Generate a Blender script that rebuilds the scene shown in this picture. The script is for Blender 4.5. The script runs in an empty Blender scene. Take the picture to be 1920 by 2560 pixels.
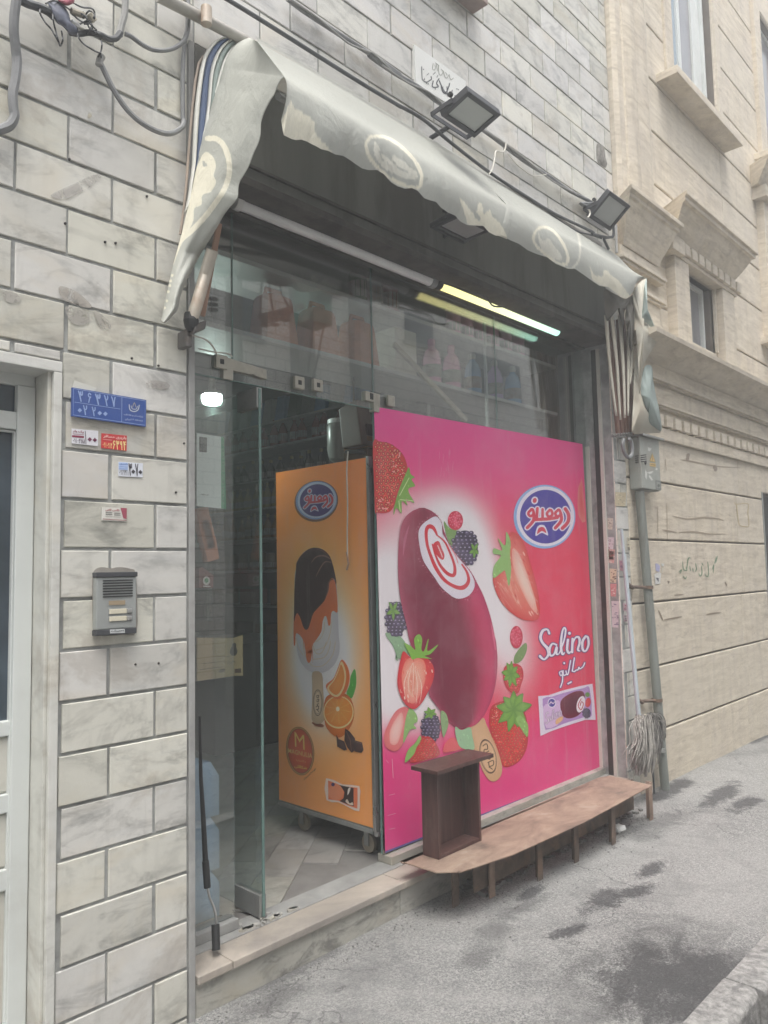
import bpy, bmesh, math, random
import numpy as np
from mathutils import Vector, Matrix
random.seed(7)
SC = bpy.context.scene
COL = SC.collection
R = math.radians

# ------------------------------------------------------------------ camera
GZ = 1.48                      # eye height above the pavement
CAM = np.array([0.0, -2.32016, GZ])
FPX = 1900.0                   # focal length in photo pixels (1920 x 2560)
def _axes(yaw, pitch, roll):
    cy, sy, cp, sp = math.cos(yaw), math.sin(yaw), math.cos(pitch), math.sin(pitch)
    f = np.array([sy*cp, cy*cp, sp]); r = np.array([cy, -sy, 0.0]); u = np.cross(r, f)
    c, s = math.cos(roll), math.sin(roll)
    return r*c+u*s, -r*s+u*c, f
CR, CU, CF = _axes(R(46.47621), R(4.55244), R(-1.20402))
cam = bpy.data.cameras.new('camera'); camo = bpy.data.objects.new('camera', cam); COL.objects.link(camo)
cam.sensor_fit = 'VERTICAL'; cam.sensor_height = 36.0; cam.lens = FPX/2560*36.0
cam.clip_start = 0.05; cam.clip_end = 400
camo.matrix_world = Matrix(((CR[0], CU[0], -CF[0], CAM[0]), (CR[1], CU[1], -CF[1], CAM[1]), (CR[2], CU[2], -CF[2], CAM[2]), (0, 0, 0, 1)))
SC.camera = camo

# ------------------------------------------------------------------ sky, sun, exposure
SUN_EL, SUN_AZ = R(70), R(228)
world = bpy.data.worlds.new("World"); SC.world = world; world.use_nodes = True
nt = world.node_tree; nt.nodes.clear()
sky = nt.nodes.new('ShaderNodeTexSky'); sky.sky_type = 'NISHITA'; sky.sun_disc = False
sky.sun_elevation = SUN_EL; sky.sun_rotation = SUN_AZ; sky.dust_density = 5.0; sky.air_density = 1.0; sky.ozone_density = 1.0
hs = nt.nodes.new('ShaderNodeHueSaturation'); hs.inputs['Saturation'].default_value = 0.30
bg = nt.nodes.new('ShaderNodeBackground'); bg.inputs['Strength'].default_value = 0.15
wo = nt.nodes.new('ShaderNodeOutputWorld')
nt.links.new(sky.outputs[0], hs.inputs['Color']); nt.links.new(hs.outputs[0], bg.inputs['Color']); nt.links.new(bg.outputs[0], wo.inputs[0])
sl = bpy.data.lights.new('sun', 'SUN'); sl.energy = .95; sl.angle = R(30); sl.color = (1.0, 0.96, 0.90)
so = bpy.data.objects.new('sun', sl); COL.objects.link(so)
# sun_rotation is measured clockwise from +Y
sd = Vector((math.sin(SUN_AZ)*math.cos(SUN_EL), math.cos(SUN_AZ)*math.cos(SUN_EL), math.sin(SUN_EL)))
so.rotation_euler = sd.to_track_quat('Z', 'Y').to_euler(); so.location = (0, -3, 12)
SC.view_settings.view_transform = 'Standard'; SC.view_settings.look = 'None'
SC.view_settings.exposure = 1.32; SC.view_settings.gamma = 1.0
SC.view_settings.use_curve_mapping = False
SC.cycles.use_denoising = True
SC.cycles.max_bounces = 10; SC.cycles.transparent_max_bounces = 16; SC.cycles.diffuse_bounces = 4
SC.cycles.caustics_reflective = False; SC.cycles.caustics_refractive = False
SC.cycles.sample_clamp_indirect = 6.0

# ------------------------------------------------------------------ photo point -> place on a real plane
def ray(px, py): return CF*FPX + CR*(px-960) - CU*(py-1280)
def W(px, py, y=0.0):
    d = ray(px, py); return CAM + d*((y-CAM[1])/d[1])
def WX(px, py, x):
    d = ray(px, py); return CAM + d*((x-CAM[0])/d[0])
def WZ(px, py, z):
    d = ray(px, py); return CAM + d*((z-CAM[2])/d[2])
def MIR(px, py, y, gy=0.2):
    """place on plane y in the street whose mirror image in the glass (plane gy) is seen at px,py"""
    p = W(px, py, 2*gy-y); return np.array([p[0], y, p[2]])
def crop(x0, y0, w, pw=1659.0):
    s = w/pw
    return lambda P: [(x0+a*s, y0+b*s) for a, b in P]
cA = crop(920, 1050, 560); cB = crop(920, 1550, 600)
cC = crop(660, 1120, 300, 1276.0); cD = crop(660, 1600, 320, 1264.0)
c2 = crop(400, 0, 600); c3 = crop(900, 0, 600); c4 = crop(1450, 0, 470); c5 = crop(1380, 450, 540)
c8 = crop(1480, 900, 440); c9 = crop(1480, 1300, 440, 1217.0); z1 = crop(0, 0, 960); z2 = crop(960, 0, 960)
z3 = crop(0, 800, 960); z5 = crop(0, 1600, 960); z6 = crop(960, 1600, 960); c1 = crop(0, 0, 500)
c56 = crop(380, 500, 520); c7 = crop(880, 600, 600); cI = crop(150, 950, 330, 1043.0); cE = crop(480, 880, 480)
cF = crop(480, 1380, 240, 885.0)

# ------------------------------------------------------------------ colours and materials
def lin(c):
    if isinstance(c, str):
        c = c.lstrip('#'); c = [int(c[i:i+2], 16)/255 for i in (0, 2, 4)]
        return tuple(v/12.92 if v <= 0.04045 else ((v+0.055)/1.055)**2.4 for v in c)
    return tuple(c)
class NT:
    def __init__(s, name):
        s.m = bpy.data.materials.new(name); s.m.use_nodes = True; s.t = s.m.node_tree; s.t.nodes.clear()
        s.out = s.n('ShaderNodeOutputMaterial')
    def n(s, kind, **kw):
        nd = s.t.nodes.new(kind)
        for k, v in kw.items(): setattr(nd, k, v)
        return nd
    def l(s, a, b): s.t.links.new(a, b)
    def val(s, nd, key, v):
        if isinstance(v, bpy.types.NodeSocket): s.l(v, nd.inputs[key])
        else: nd.inputs[key].default_value = v
    def mix(s, fac, a, b, mode='MIX'):
        nd = s.n('ShaderNodeMix', data_type='RGBA', blend_type=mode)
        for i, v in ((0, fac), (6, a), (7, b)):
            if isinstance(v, bpy.types.NodeSocket): s.l(v, nd.inputs[i])
            else: nd.inputs[i].default_value = v if i == 0 else (*lin(v), 1)
        return nd.outputs[2]
    def noise(s, vec, scale, detail=4, rough=.55, dist=0.0):
        nd = s.n('ShaderNodeTexNoise'); nd.inputs['Scale'].default_value = scale; nd.inputs['Detail'].default_value = detail
        nd.inputs['Roughness'].default_value = rough; nd.inputs['Distortion'].default_value = dist
        s.l(vec, nd.inputs['Vector']); return nd.outputs['Fac']
    def ramp(s, fac, stops):
        nd = s.n('ShaderNodeValToRGB'); e = nd.color_ramp.elements
        while len(e) < len(stops): e.new(0.5)
        for i, (p, c) in enumerate(stops):
            e[i].position = p; e[i].color = (*lin(c), 1) if not isinstance(c, (int, float)) else (c, c, c, 1)
        s.l(fac, nd.inputs[0]); return nd.outputs[0]
    def math(s, op, a, b=None, c=None, clamp=False):
        nd = s.n('ShaderNodeMath', operation=op, use_clamp=clamp)
        for i, v in enumerate((a, b, c)):
            if v is None: continue
            if isinstance(v, bpy.types.NodeSocket): s.l(v, nd.inputs[i])
            else: nd.inputs[i].default_value = v
        return nd.outputs[0]
    def pos(s): return s.n('ShaderNodeNewGeometry').outputs['Position']
    def mapv(s, vec, scale=(1, 1, 1), loc=(0, 0, 0), rot=(0, 0, 0)):
        nd = s.n('ShaderNodeMapping'); nd.inputs['Scale'].default_value = scale; nd.inputs['Location'].default_value = loc
        nd.inputs['Rotation'].default_value = rot
        s.l(vec, nd.inputs['Vector']); return nd.outputs[0]
    def bump(s, h, strength=.3, dist=.01):
        nd = s.n('ShaderNodeBump'); nd.inputs['Strength'].default_value = strength; nd.inputs['Distance'].default_value = dist
        s.l(h, nd.inputs['Height']); return nd.outputs[0]
    def bsdf(s, color, rough=.6, metal=0.0, normal=None, spec=.5, **kw):
        p = s.n('ShaderNodeBsdfPrincipled')
        s.val(p, 'Base Color', color if isinstance(color, bpy.types.NodeSocket) else (*lin(color), 1))
        s.val(p, 'Roughness', rough); s.val(p, 'Metallic', metal); s.val(p, 'Specular IOR Level', spec)
        if normal is not None: s.l(normal, p.inputs['Normal'])
        for k, v in kw.items(): s.val(p, k, v)
        return p.outputs[0]
    def done(s, sh): s.l(sh, s.out.inputs['Surface']); return s.m

def basic(name, c, rough=.6, metal=0.0, var=.18, scale=9, dirt=None, dirt_amt=.35, bump=.12, bscale=60, spec=.4, streak=False, **kw):
    """a worn plain material: colour varied by broad noise, optional dirt/rust patches, fine bump"""
    t = NT(name); p = t.pos(); c = lin(c)
    v = t.mapv(p, (1, 1, .18)) if streak else p
    n1 = t.noise(v, scale, 5, .6)
    dk = tuple(x*(1-var) for x in c); lt = tuple(min(1, x*(1+var)) for x in c)
    col = t.ramp(n1, [(.3, dk), (.7, lt)])
    if dirt is not None:
        n2 = t.noise(v, scale*.45, 8, .68, .6)
        f = t.ramp(n2, [(.5, 0.0), (.62, 1.0)]); f = t.math('MULTIPLY', f, dirt_amt)
        col = t.mix(f, col, dirt)
    n3 = t.noise(p, bscale, 4, .6)
    rr = t.math('ADD', t.math('MULTIPLY', n1, .25), rough-.12, clamp=True)
    return t.done(t.bsdf(col, rr, metal, t.bump(n3, bump, .004) if bump else None, spec, **kw))

# ------------------------------------------------------------------ mesh building
class MB:
    def __init__(s): s.v = []; s.f = []; s.c = []
    def add(s, vs, fs, col=None):
        o = len(s.v); s.v += [tuple(map(float, p)) for p in vs]; s.f += [tuple(i+o for i in f) for f in fs]
        if col is None: col = (1, 1, 1)
        if len(col) and isinstance(col[0], (int, float)): s.c += [tuple(col)]*len(vs)
        else: s.c += [tuple(q) for q in col]
        return s
    def box(s, x0, x1, y0, y1, z0, z1, col=None):
        return s.add([(x0, y0, z0), (x1, y0, z0), (x1, y1, z0), (x0, y1, z0), (x0, y0, z1), (x1, y0, z1), (x1, y1, z1), (x0, y1, z1)],
                     [(0, 3, 2, 1), (4, 5, 6, 7), (0, 1, 5, 4), (1, 2, 6, 5), (2, 3, 7, 6), (3, 0, 4, 7)], col)
    def hexa(s, p, col=None):
        return s.add(p, [(0, 3, 2, 1), (4, 5, 6, 7), (0, 1, 5, 4), (1, 2, 6, 5), (2, 3, 7, 6), (3, 0, 4, 7)], col)
    def bbox(s, x0, x1, y0, y1, z0, z1, b=.004, col=None):
        """box with chamfered edges on the street side (-y)"""
        vs = [(x0, y1, z0), (x1, y1, z0), (x1, y1, z1), (x0, y1, z1),
              (x0, y0+b, z0), (x1, y0+b, z0), (x1, y0+b, z1), (x0, y0+b, z1),
              (x0+b, y0, z0+b), (x1-b, y0, z0+b), (x1-b, y0, z1-b), (x0+b, y0, z1-b)]
        fs = [(0, 3, 2, 1)[::1], (4, 5, 1, 0), (5, 6, 2, 1), (6, 7, 3, 2), (7, 4, 0, 3), (8, 9, 5, 4), (9, 10, 6, 5), (10, 11, 7, 6), (11, 8, 4, 7), (8, 11, 10, 9)]
        return s.add(vs, fs, col)
    def obox(s, c, ax, ay, az, col=None):
        """oriented box: centre and three half-axis vectors"""
        c, ax, ay, az = map(np.array, (c, ax, ay, az))
        P = [c-ax-ay-az, c+ax-ay-az, c+ax+ay-az, c-ax+ay-az, c-ax-ay+az, c+ax-ay+az, c+ax+ay+az, c-ax+ay+az]
        return s.hexa(P, col)
    def tube(s, path, r, n=10, col=None, caps=True):
        P = [np.array(p, float) for p in path]; k = len(P)
        rs = r if isinstance(r, (list, tuple)) else [r]*k
        T = []
        for i in range(k):
            d = P[min(i+1, k-1)]-P[max(i-1, 0)]; T.append(d/(np.linalg.norm(d)+1e-12))
        a = np.cross(T[0], (0, 0, 1.0))
        if np.linalg.norm(a) < 1e-3: a = np.cross(T[0], (0, 1.0, 0))
        a /= np.linalg.norm(a); vs = []
        for i in range(k):
            a = a-T[i]*np.dot(a, T[i]); a /= np.linalg.norm(a); b = np.cross(T[i], a)
            for j in range(n):
                t = 2*math.pi*j/n; vs.append(P[i]+rs[i]*(a*math.cos(t)+b*math.sin(t)))
        fs = [(i*n+j, i*n+(j+1) % n, (i+1)*n+(j+1) % n, (i+1)*n+j) for i in range(k-1) for j in range(n)]
        if caps: fs += [tuple(range(n))[::-1], tuple((k-1)*n+j for j in range(n))]
        return s.add(vs, fs, col)
    def lathe(s, o, prof, n=14, col=None, axis=(0, 0, 1)):
        o = np.array(o, float); ax = np.array(axis, float); ax /= np.linalg.norm(ax)
        a = np.cross(ax, (0, 1.0, 0.2)); a /= np.linalg.norm(a); b = np.cross(ax, a); vs = []
        for r, h in prof:
            for j in range(n):
                t = 2*math.pi*j/n; vs.append(o+ax*h+r*(a*math.cos(t)+b*math.sin(t)))
        k = len(prof); fs = [(i*n+j, i*n+(j+1) % n, (i+1)*n+(j+1) % n, (i+1)*n+j) for i in range(k-1) for j in range(n)]
        fs += [tuple(range(n))[::-1], tuple((k-1)*n+j for j in range(n))]
        return s.add(vs, fs, col)
    def grid(s, P, col=None):
        """P: array of rows of points"""
        P = np.array(P); a, b = P.shape[:2]
        fs = [(i*b+j, i*b+j+1, (i+1)*b+j+1, (i+1)*b+j) for i in range(a-1) for j in range(b-1)]
        c = None if col is None else [tuple(q) for q in np.array(col).reshape(-1, 3)]
        return s.add(P.reshape(-1, 3), fs, c)
    def build(s, name, mat, parent=None, smooth=False, bevel=0.0, sharp=35, solid=0.0, normals=True):
        me = bpy.data.meshes.new(name)
        off = np.zeros(3)
        if parent is not None:
            r = parent
            while r.parent is not None: r = r.parent
            off = np.array(r.location)
        v = np.array(s.v, float)-off
        me.from_pydata([tuple(p) for p in v], [], s.f); me.update()
        ca = me.color_attributes.new('Col', 'FLOAT_COLOR', 'POINT')
        ca.data.foreach_set('color', np.hstack([np.array(s.c, dtype=np.float32).reshape(-1, 3), np.ones((len(s.v), 1), np.float32)]).ravel())
        me.materials.append(mat)
        if normals:
            bm = bmesh.new(); bm.from_mesh(me); bmesh.ops.recalc_face_normals(bm, faces=bm.faces)
            if bevel > 0:
                bmesh.ops.bevel(bm, geom=[e for e in bm.edges if len(e.link_faces) == 2 and e.calc_face_angle(0) > .6], offset=bevel, segments=2, affect='EDGES', profile=.6)
            bm.to_mesh(me); bm.free()
        if smooth:
            me.polygons.foreach_set('use_smooth', [True]*len(me.polygons))
            me.set_sharp_from_angle(angle=R(sharp))
        o = bpy.data.objects.new(name, me); COL.objects.link(o)
        if solid > 0:
            md = o.modifiers.new('thickness', 'SOLIDIFY'); md.thickness = solid; md.offset = 0
        if parent is not None: o.parent = parent
        return o

def tag(o, label=None, cat=None, group=None, kind=None):
    if label: o['label'] = label
    if cat: o['category'] = cat
    if group: o['group'] = group
    if kind: o['kind'] = kind
    return o
def thing(name, label, cat, loc, group=None):
    o = bpy.data.objects.new(name, None); COL.objects.link(o); o.location = tuple(map(float, loc)); o.empty_display_size = .1
    return tag(o, label, cat, group)
def part(o, label): o['label'] = label; return o
def copy_thing(root, loc, label, group=None, cat=None):
    r = root.copy(); COL.objects.link(r); r.location = tuple(map(float, loc)); r['label'] = label
    if group: r['group'] = group
    if cat: r['category'] = cat
    for ch in list(root.children):
        c = ch.copy(); COL.objects.link(c); c.parent = r
        for g in list(ch.children):
            d = g.copy(); COL.objects.link(d); d.parent = c
    return r

def smooth(P, n=6, closed=True):
    P = [np.array(p, float) for p in P]; k = len(P); out = []
    rng = range(k) if closed else range(k-1)
    for i in rng:
        if closed: p0, p1, p2, p3 = P[(i-1) % k], P[i], P[(i+1) % k], P[(i+2) % k]
        else: p0, p1, p2, p3 = P[max(i-1, 0)], P[i], P[i+1], P[min(i+2, k-1)]
        for j in range(n):
            t = j/n; out.append(.5*((2*p1)+(-p0+p2)*t+(2*p0-5*p1+4*p2-p3)*t*t+(-p0+3*p1-3*p2+p3)*t**3))
    if not closed: out.append(P[-1])
    return out
def inside(px, py, poly):
    P = np.array(poly, float); r = np.zeros(px.shape, bool); n = len(P); j = n-1
    for i in range(n):
        xi, yi = P[i]; xj, yj = P[j]
        c = ((yi > py) != (yj > py)) & (px < (xj-xi)*(py-yi)/(yj-yi+1e-12)+xi); r ^= c; j = i
    return r
def segdist(px, py, path):
    d = np.full(px.shape, 1e9)
    for (ax, ay), (bx, by) in zip(path[:-1], path[1:]):
        vx, vy = bx-ax, by-ay; L = vx*vx+vy*vy+1e-9
        t = np.clip(((px-ax)*vx+(py-ay)*vy)/L, 0, 1); d = np.minimum(d, np.hypot(px-ax-t*vx, py-ay-t*vy))
    return d

# Arabic / Persian text as presentation forms, laid out left to right
_J = {'\u0627': 'FE8D FE8E', '\u0628': 'FE8F FE90 FE91 FE92', '\u062a': 'FE95 FE96 FE97 FE98', '\u062d': 'FEA1 FEA2 FEA3 FEA4', '\u062f': 'FEA9 FEAA', '\u0631': 'FEAD FEAE',
      '\u0633': 'FEB1 FEB2 FEB3 FEB4', '\u0634': 'FEB5 FEB6 FEB7 FEB8', '\u0635': 'FEB9 FEBA FEBB FEBC', '\u0636': 'FEBD FEBE FEBF FEC0', '\u0637': 'FEC1 FEC2 FEC3 FEC4', '\u0644': 'FEDD FEDE FEDF FEE0',
      '\u0645': 'FEE1 FEE2 FEE3 FEE4', '\u0646': 'FEE5 FEE6 FEE7 FEE8', '\u0647': 'FEE9 FEEA FEEB FEEC', '\u0648': 'FEED FEEE', '\u06cc': 'FBFC FBFD FBFE FBFF', '\u06a9': 'FB8E FB8F FB90 FB91',
      '\u0642': 'FED5 FED6 FED7 FED8', '\u0641': 'FED1 FED2 FED3 FED4', '\u06af': 'FB92 FB93 FB94 FB95', '\u0645': 'FEE1 FEE2 FEE3 FEE4', '\u0632': 'FEAF FEB0', '\u0639': 'FEC9 FECA FECB FECC', '\u0622': 'FE81 FE82'}
def fa(s):
    out = []; n = len(s)
    dual = lambda ch: ch in _J and len(_J[ch].split()) == 4
    for i, ch in enumerate(s):
        if ch not in _J: out.append(ch); continue
        f = _J[ch].split(); pj = i > 0 and dual(s[i-1]); nj = i < n-1 and s[i+1] in _J and len(f) == 4
        k = (3 if nj else 1) if pj else (2 if nj else 0)
        out.append(chr(int(f[k], 16)))
    # digits keep their order, letters run right to left
    res = []; buf = []
    for ch in out[::-1]:
        if '\u06f0' <= ch <= '\u06f9': buf.insert(0, ch)
        else: res += buf; buf = []; res.append(ch)
    return ''.join(res+buf)
_tc = {}
def text2d(s, bold=0.0, shear=0.0):
    """outline of a text as flat verts/faces, x and y normalised to its own box 0..1"""
    key = (s, bold, shear)
    if key in _tc: return _tc[key]
    c = bpy.data.curves.new('t', 'FONT'); c.body = s; c.offset = bold; c.shear = shear; c.resolution_u = 3
    o = bpy.data.objects.new('t', c); COL.objects.link(o)
    dg = bpy.context.evaluated_depsgraph_get(); dg.update()
    m = bpy.data.meshes.new_from_object(o.evaluated_get(dg))
    V = np.array([v.co[:2] for v in m.vertices]); F = [tuple(p.vertices) for p in m.polygons]
    bpy.data.objects.remove(o); bpy.data.curves.remove(c); bpy.data.meshes.remove(m)
    U = V[sorted({i for f in F for i in f})]; mn, mx = U.min(0), U.max(0); V = (V-mn)/(mx-mn)
    _tc[key] = (V, F); return _tc[key]

class Art:
    """flat print laid on a real surface; shapes given in photo pixels are put on that surface"""
    def __init__(s, place, nrm, d=.001): s.p = place; s.n = np.array(nrm, float); s.d = d; s.mb = MB(); s.k = 0; s.off = 0.0
    def nx(s): s.k = (s.k+1) % 8; s.off = s.k*.00001
    def P(s, q, lv): return s.p(q[0], q[1])+s.n*(s.d*lv+s.off)
    def poly(s, pts, col, lv=1, sm=0, edge=None, rings=4, cen=None):
        s.nx()
        if sm: pts = smooth(pts, sm)
        pts = [np.array(p, float) for p in pts]; col = lin(col)
        if edge is None:
            s.mb.add([s.P(p, lv) for p in pts], [tuple(range(len(pts)))], col); return
        edge = lin(edge); c = np.mean(pts, 0) if cen is None else np.array(cen, float); n = len(pts); vs = []; cs = []
        for k in range(rings+1):
            t = k/rings; vs += [s.P(c+(p-c)*max(t, .001), lv) for p in pts]
            w = t*t; cs += [tuple(a*(1-w)+b*w for a, b in zip(col, edge))]*n
        fs = [(k*n+j, k*n+(j+1) % n, (k+1)*n+(j+1) % n, (k+1)*n+j) for k in range(rings) for j in range(n)]
        s.mb.add(vs, fs, cs)
    def ell(s, cx, cy, rx, ry, col, lv=1, rot=0, n=28, edge=None):
        c, si = math.cos(R(rot)), math.sin(R(rot))
        pts = [(cx+rx*math.cos(t)*c-ry*math.sin(t)*si, cy+rx*math.cos(t)*si+ry*math.sin(t)*c) for t in np.linspace(0, 2*math.pi, n, endpoint=False)]
        s.poly(pts, col, lv, edge=edge)
    def stroke(s, pts, w, col, lv=1, sm=6, closed=False):
        s.nx()
        if sm: pts = smooth(pts, sm, closed)
        P = [np.array(p, float) for p in pts]; n = len(P); col = lin(col)
        if closed: P.append(P[0]); n += 1
        ws = [w]*n if isinstance(w, (int, float)) else list(np.interp(np.linspace(0, 1, n), np.linspace(0, 1, len(w)), w))
        vs = []
        for i in range(n):
            d = P[min(i+1, n-1)]-P[max(i-1, 0)]; d = d/(np.linalg.norm(d)+1e-9); nn = np.array((-d[1], d[0]))*ws[i]/2
            vs += [s.P(P[i]+nn, lv+.04*i/n), s.P(P[i]-nn, lv+.04*i/n)]
        s.mb.add(vs, [(2*i, 2*i+1, 2*i+3, 2*i+2) for i in range(n-1)], col)
        if not closed:
            for e, q in ((0, ws[0]), (n-1, ws[-1])):
                s.ell(P[e][0], P[e][1], q/2, q/2, col, lv+(-.1 if e == 0 else .12), n=10)
    DG = {'\u06f0': [[(.5, .62), (.62, .5), (.5, .38), (.38, .5), (.5, .62)]], '\u06f1': [[(.35, 1), (.5, .7), (.6, 0)]], '\u06f2': [[(.1, 1), (.3, .6), (.45, 0)], [(.2, .7), (.5, .58), (.8, .72), (.85, 1)]],
          '\u06f3': [[(.05, 1), (.25, .6), (.42, 0)], [(.18, .74), (.38, .62), (.48, .78), (.5, .95)], [(.48, .74), (.66, .62), (.85, .72), (.92, 1)]], '\u06f4': [[(.05, 1), (.25, .6), (.42, 0)], [(.85, .95), (.55, .98), (.45, .8), (.6, .66), (.85, .66)], [(.2, .64), (.5, .64)]],
          '\u06f6': [[(.85, .85), (.5, .98), (.2, .78), (.4, .58), (.8, .6)], [(.8, .6), (.45, .4), (.2, 0)]], '\u06f7': [[(.05, 1), (.3, .6), (.5, 0)], [(.5, 0), (.7, .6), (.95, 1)]], '\u06f8': [[(.05, 0), (.3, .5), (.5, 1)], [(.5, 1), (.7, .5), (.95, 0)]],
          '\u06f9': [[(.7, .72), (.35, .62), (.2, .8), (.45, .98), (.68, .85), (.7, .5), (.75, 0)]]}
    def digits(s, txt, bl, br, tl, col, lv=1, w=None):
        bl, br, tl = (np.array(q, float) for q in (bl, br, tl)); n = len(txt); W_ = np.linalg.norm(br-bl)/n
        for i, ch in enumerate(txt):
            for st_ in s.DG[ch]: s.stroke([tuple(bl+(br-bl)*((i+.12+.76*a)/n)+(tl-bl)*b) for a, b in st_], w or W_*.22, col, lv, 3)
    def text(s, txt, bl, br, tl, col, lv=1, bold=0.0, shear=0.0):
        if all(ch in s.DG for ch in txt): return s.digits(txt, bl, br, tl, col, lv)
        s.nx(); V, F = text2d(txt, bold, shear); bl, br, tl = (np.array(q, float) for q in (bl, br, tl)); col = lin(col)
        s.mb.add([s.P(bl+(br-bl)*a+(tl-bl)*b, lv) for a, b in V], F, col)
    def scan(s, pts, colf, lv=1, sm=4, rows=70, cols=14):
        """fill an outline row by row; colf(u, v) gives the printed colour, u across and v down"""
        s.nx(); P = np.array(smooth(pts, sm)); y0, y1 = P[:, 1].min(), P[:, 1].max(); Q = np.roll(P, -1, 0); G_ = []; Cc = []
        for i in range(rows+1):
            y = y0+(y1-y0)*min(max(i/rows, .0015), .9985); a, b = P[:, 1], Q[:, 1]; m = (a > y) != (b > y)
            xs = P[m, 0]+(Q[m, 0]-P[m, 0])*(y-a[m])/(b[m]-a[m]); l, r = xs.min(), xs.max()
            G_.append([s.P((l+(r-l)*j/cols, y), lv) for j in range(cols+1)]); Cc.append([colf(j/cols, i/rows) for j in range(cols+1)])
        s.mb.grid(np.array(G_), np.array(Cc))
def cmix(stops, t):
    for (a, ca), (b, cb) in zip(stops[:-1], stops[1:]):
        if t <= b: w = max(0, (t-a)/(b-a)); return tuple(x*(1-w)+y*w for x, y in zip(lin(ca), lin(cb)))
    return lin(stops[-1][1])
# ------------------------------------------------------------------ materials of the setting
def vcol_(name):
    t = NT(name); a = t.n('ShaderNodeVertexColor'); a.layer_name = 'Col'; p = t.pos(); n = t.noise(p, 22, 7, .75, .6)
    b = t.n('ShaderNodeBsdfPrincipled'); t.l(a.outputs[0], b.inputs['Base Color']); b.inputs['Roughness'].default_value = .7; t.l(t.ramp(n, [(.40, 0.0), (.52, .8)]), b.inputs['Alpha'])
    return t.done(b.outputs[0])
def marble_mat(name, light, dark, vein, tint=.10, scale=1.0):
    t = NT(name); p = t.pos(); g = t.n('ShaderNodeNewGeometry'); rnd = g.outputs['Random Per Island']
    off = t.n('ShaderNodeVectorMath', operation='SCALE'); cx = t.n('ShaderNodeCombineXYZ')
    t.l(t.math('MULTIPLY', rnd, 37.0), cx.inputs[0]); t.l(t.math('MULTIPLY', rnd, 91.0), cx.inputs[1]); t.l(t.math('MULTIPLY', rnd, 57.0), cx.inputs[2])
    add = t.n('ShaderNodeVectorMath', operation='ADD'); t.l(p, add.inputs[0]); t.l(cx.outputs[0], add.inputs[1])
    v = t.mapv(add.outputs[0], (.75, 1, 1.55), rot=(0, .75, 0))
    n1 = t.noise(v, 6*scale, 9, .66, .55)
    col = t.ramp(n1, [(.30, dark), (.47, light), (.75, tuple(min(1, c*1.12) for c in lin(light)))])
    n2 = t.noise(v, 2.6*scale, 7, .62, .9)
    vn = t.math('MULTIPLY', t.ramp(n2, [(.455, 0.0), (.495, 1.0), (.535, 0.0)]), t.ramp(n1, [(.38, 1.0), (.62, .15)]))
    col = t.mix(t.math('MULTIPLY', vn, .48), col, vein)
    n2c = t.noise(t.mapv(add.outputs[0], (.35, 1, 4.5), rot=(0, .9, 0)), 5*scale, 6, .6, .3)
    col = t.mix(t.math('MULTIPLY', t.ramp(n2c, [(.56, 0.0), (.66, 1.0)]), .20), col, (.66, .67, .65))
    n2b = t.noise(v, 2.2*scale, 4, .6, 1.0)
    warm = t.math('MULTIPLY', t.ramp(n2b, [(.52, 0.0), (.7, 1.0)]), .42)
    col = t.mix(warm, col, tuple(c*k for c, k in zip(lin(light), (1.0, .90, .74))))
    br = t.math('ADD', t.math('MULTIPLY', rnd, 2*tint), 1-tint)
    m = t.n('ShaderNodeMix', data_type='RGBA', blend_type='MULTIPLY'); m.inputs[0].default_value = 1; t.l(col, m.inputs[6])
    cc = t.n('ShaderNodeCombineColor'); t.l(br, cc.inputs[0]); t.l(br, cc.inputs[1]); t.l(t.math('MULTIPLY', br, t.math('ADD', t.math('MULTIPLY', t.math('FRACT', t.math('MULTIPLY', rnd, 17.3)), .09), .95)), cc.inputs[2]); t.l(cc.outputs[0], m.inputs[7])
    col = m.outputs[2]
    # grime: streaks and blotches of its own shape
    ns = t.noise(t.mapv(p, (5, 5, .6)), 4, 6, .65); col = t.mix(t.math('MULTIPLY', t.ramp(ns, [(.55, 0.0), (.75, 1.0)]), .22), col, (.20, .19, .17))
    nb = t.noise(p, 2.3, 8, .7, .4); col = t.mix(t.math('MULTIPLY', t.ramp(nb, [(.56, 0.0), (.63, 1.0)]), .36), col, (.33, .285, .235))
    pit = t.ramp(t.noise(p, 55, 6, .8), [(.66, 0.0), (.74, 1.0)]); col = t.mix(t.math('MULTIPLY', pit, .35), col, (.22, .22, .21))
    nf = t.noise(p, 140, 3, .6)
    return t.done(t.bsdf(col, t.math('ADD', t.math('MULTIPLY', n1, .3), .28), 0, t.bump(t.math('ADD', t.math('MULTIPLY', nf, .4), n1), .14, .004), .45))
M = {}
M['marble'] = marble_mat('marble', (.585, .575, .53), (.36, .36, .335), (.23, .225, .21), .12)
M['jamb_stone'] = basic('jamb_stone', (.80, .69, .61), .5, var=.10, scale=5, dirt=(.50, .38, .31), dirt_amt=.45)
M['step_stone'] = marble_mat('step_stone', (.42, .41, .38), (.20, .195, .185), (.12, .115, .11), .08, 1.6)
M['mortar'] = basic('mortar', (.34, .35, .34), .9, var=.3, scale=14, dirt=(.16, .16, .155), dirt_amt=.5, bump=.6)
M['mortar_light'] = basic('mortar_light', (.34, .34, .33), .9, var=.15, scale=12, dirt=(.2, .2, .19))
M['white_paint'] = basic('white_paint', (.66, .69, .67), .45, var=.06, scale=3, dirt=(.40, .38, .35), dirt_amt=.25, bump=.05)
M['cream_paint'] = basic('cream_paint', (.58, .57, .51), .55, var=.06, scale=5, dirt=(.4, .37, .32))
M['tinted_glass'] = basic('tinted_glass', (.055, .075, .095), .22, var=.3, scale=6, bump=.02, spec=.6)
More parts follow.
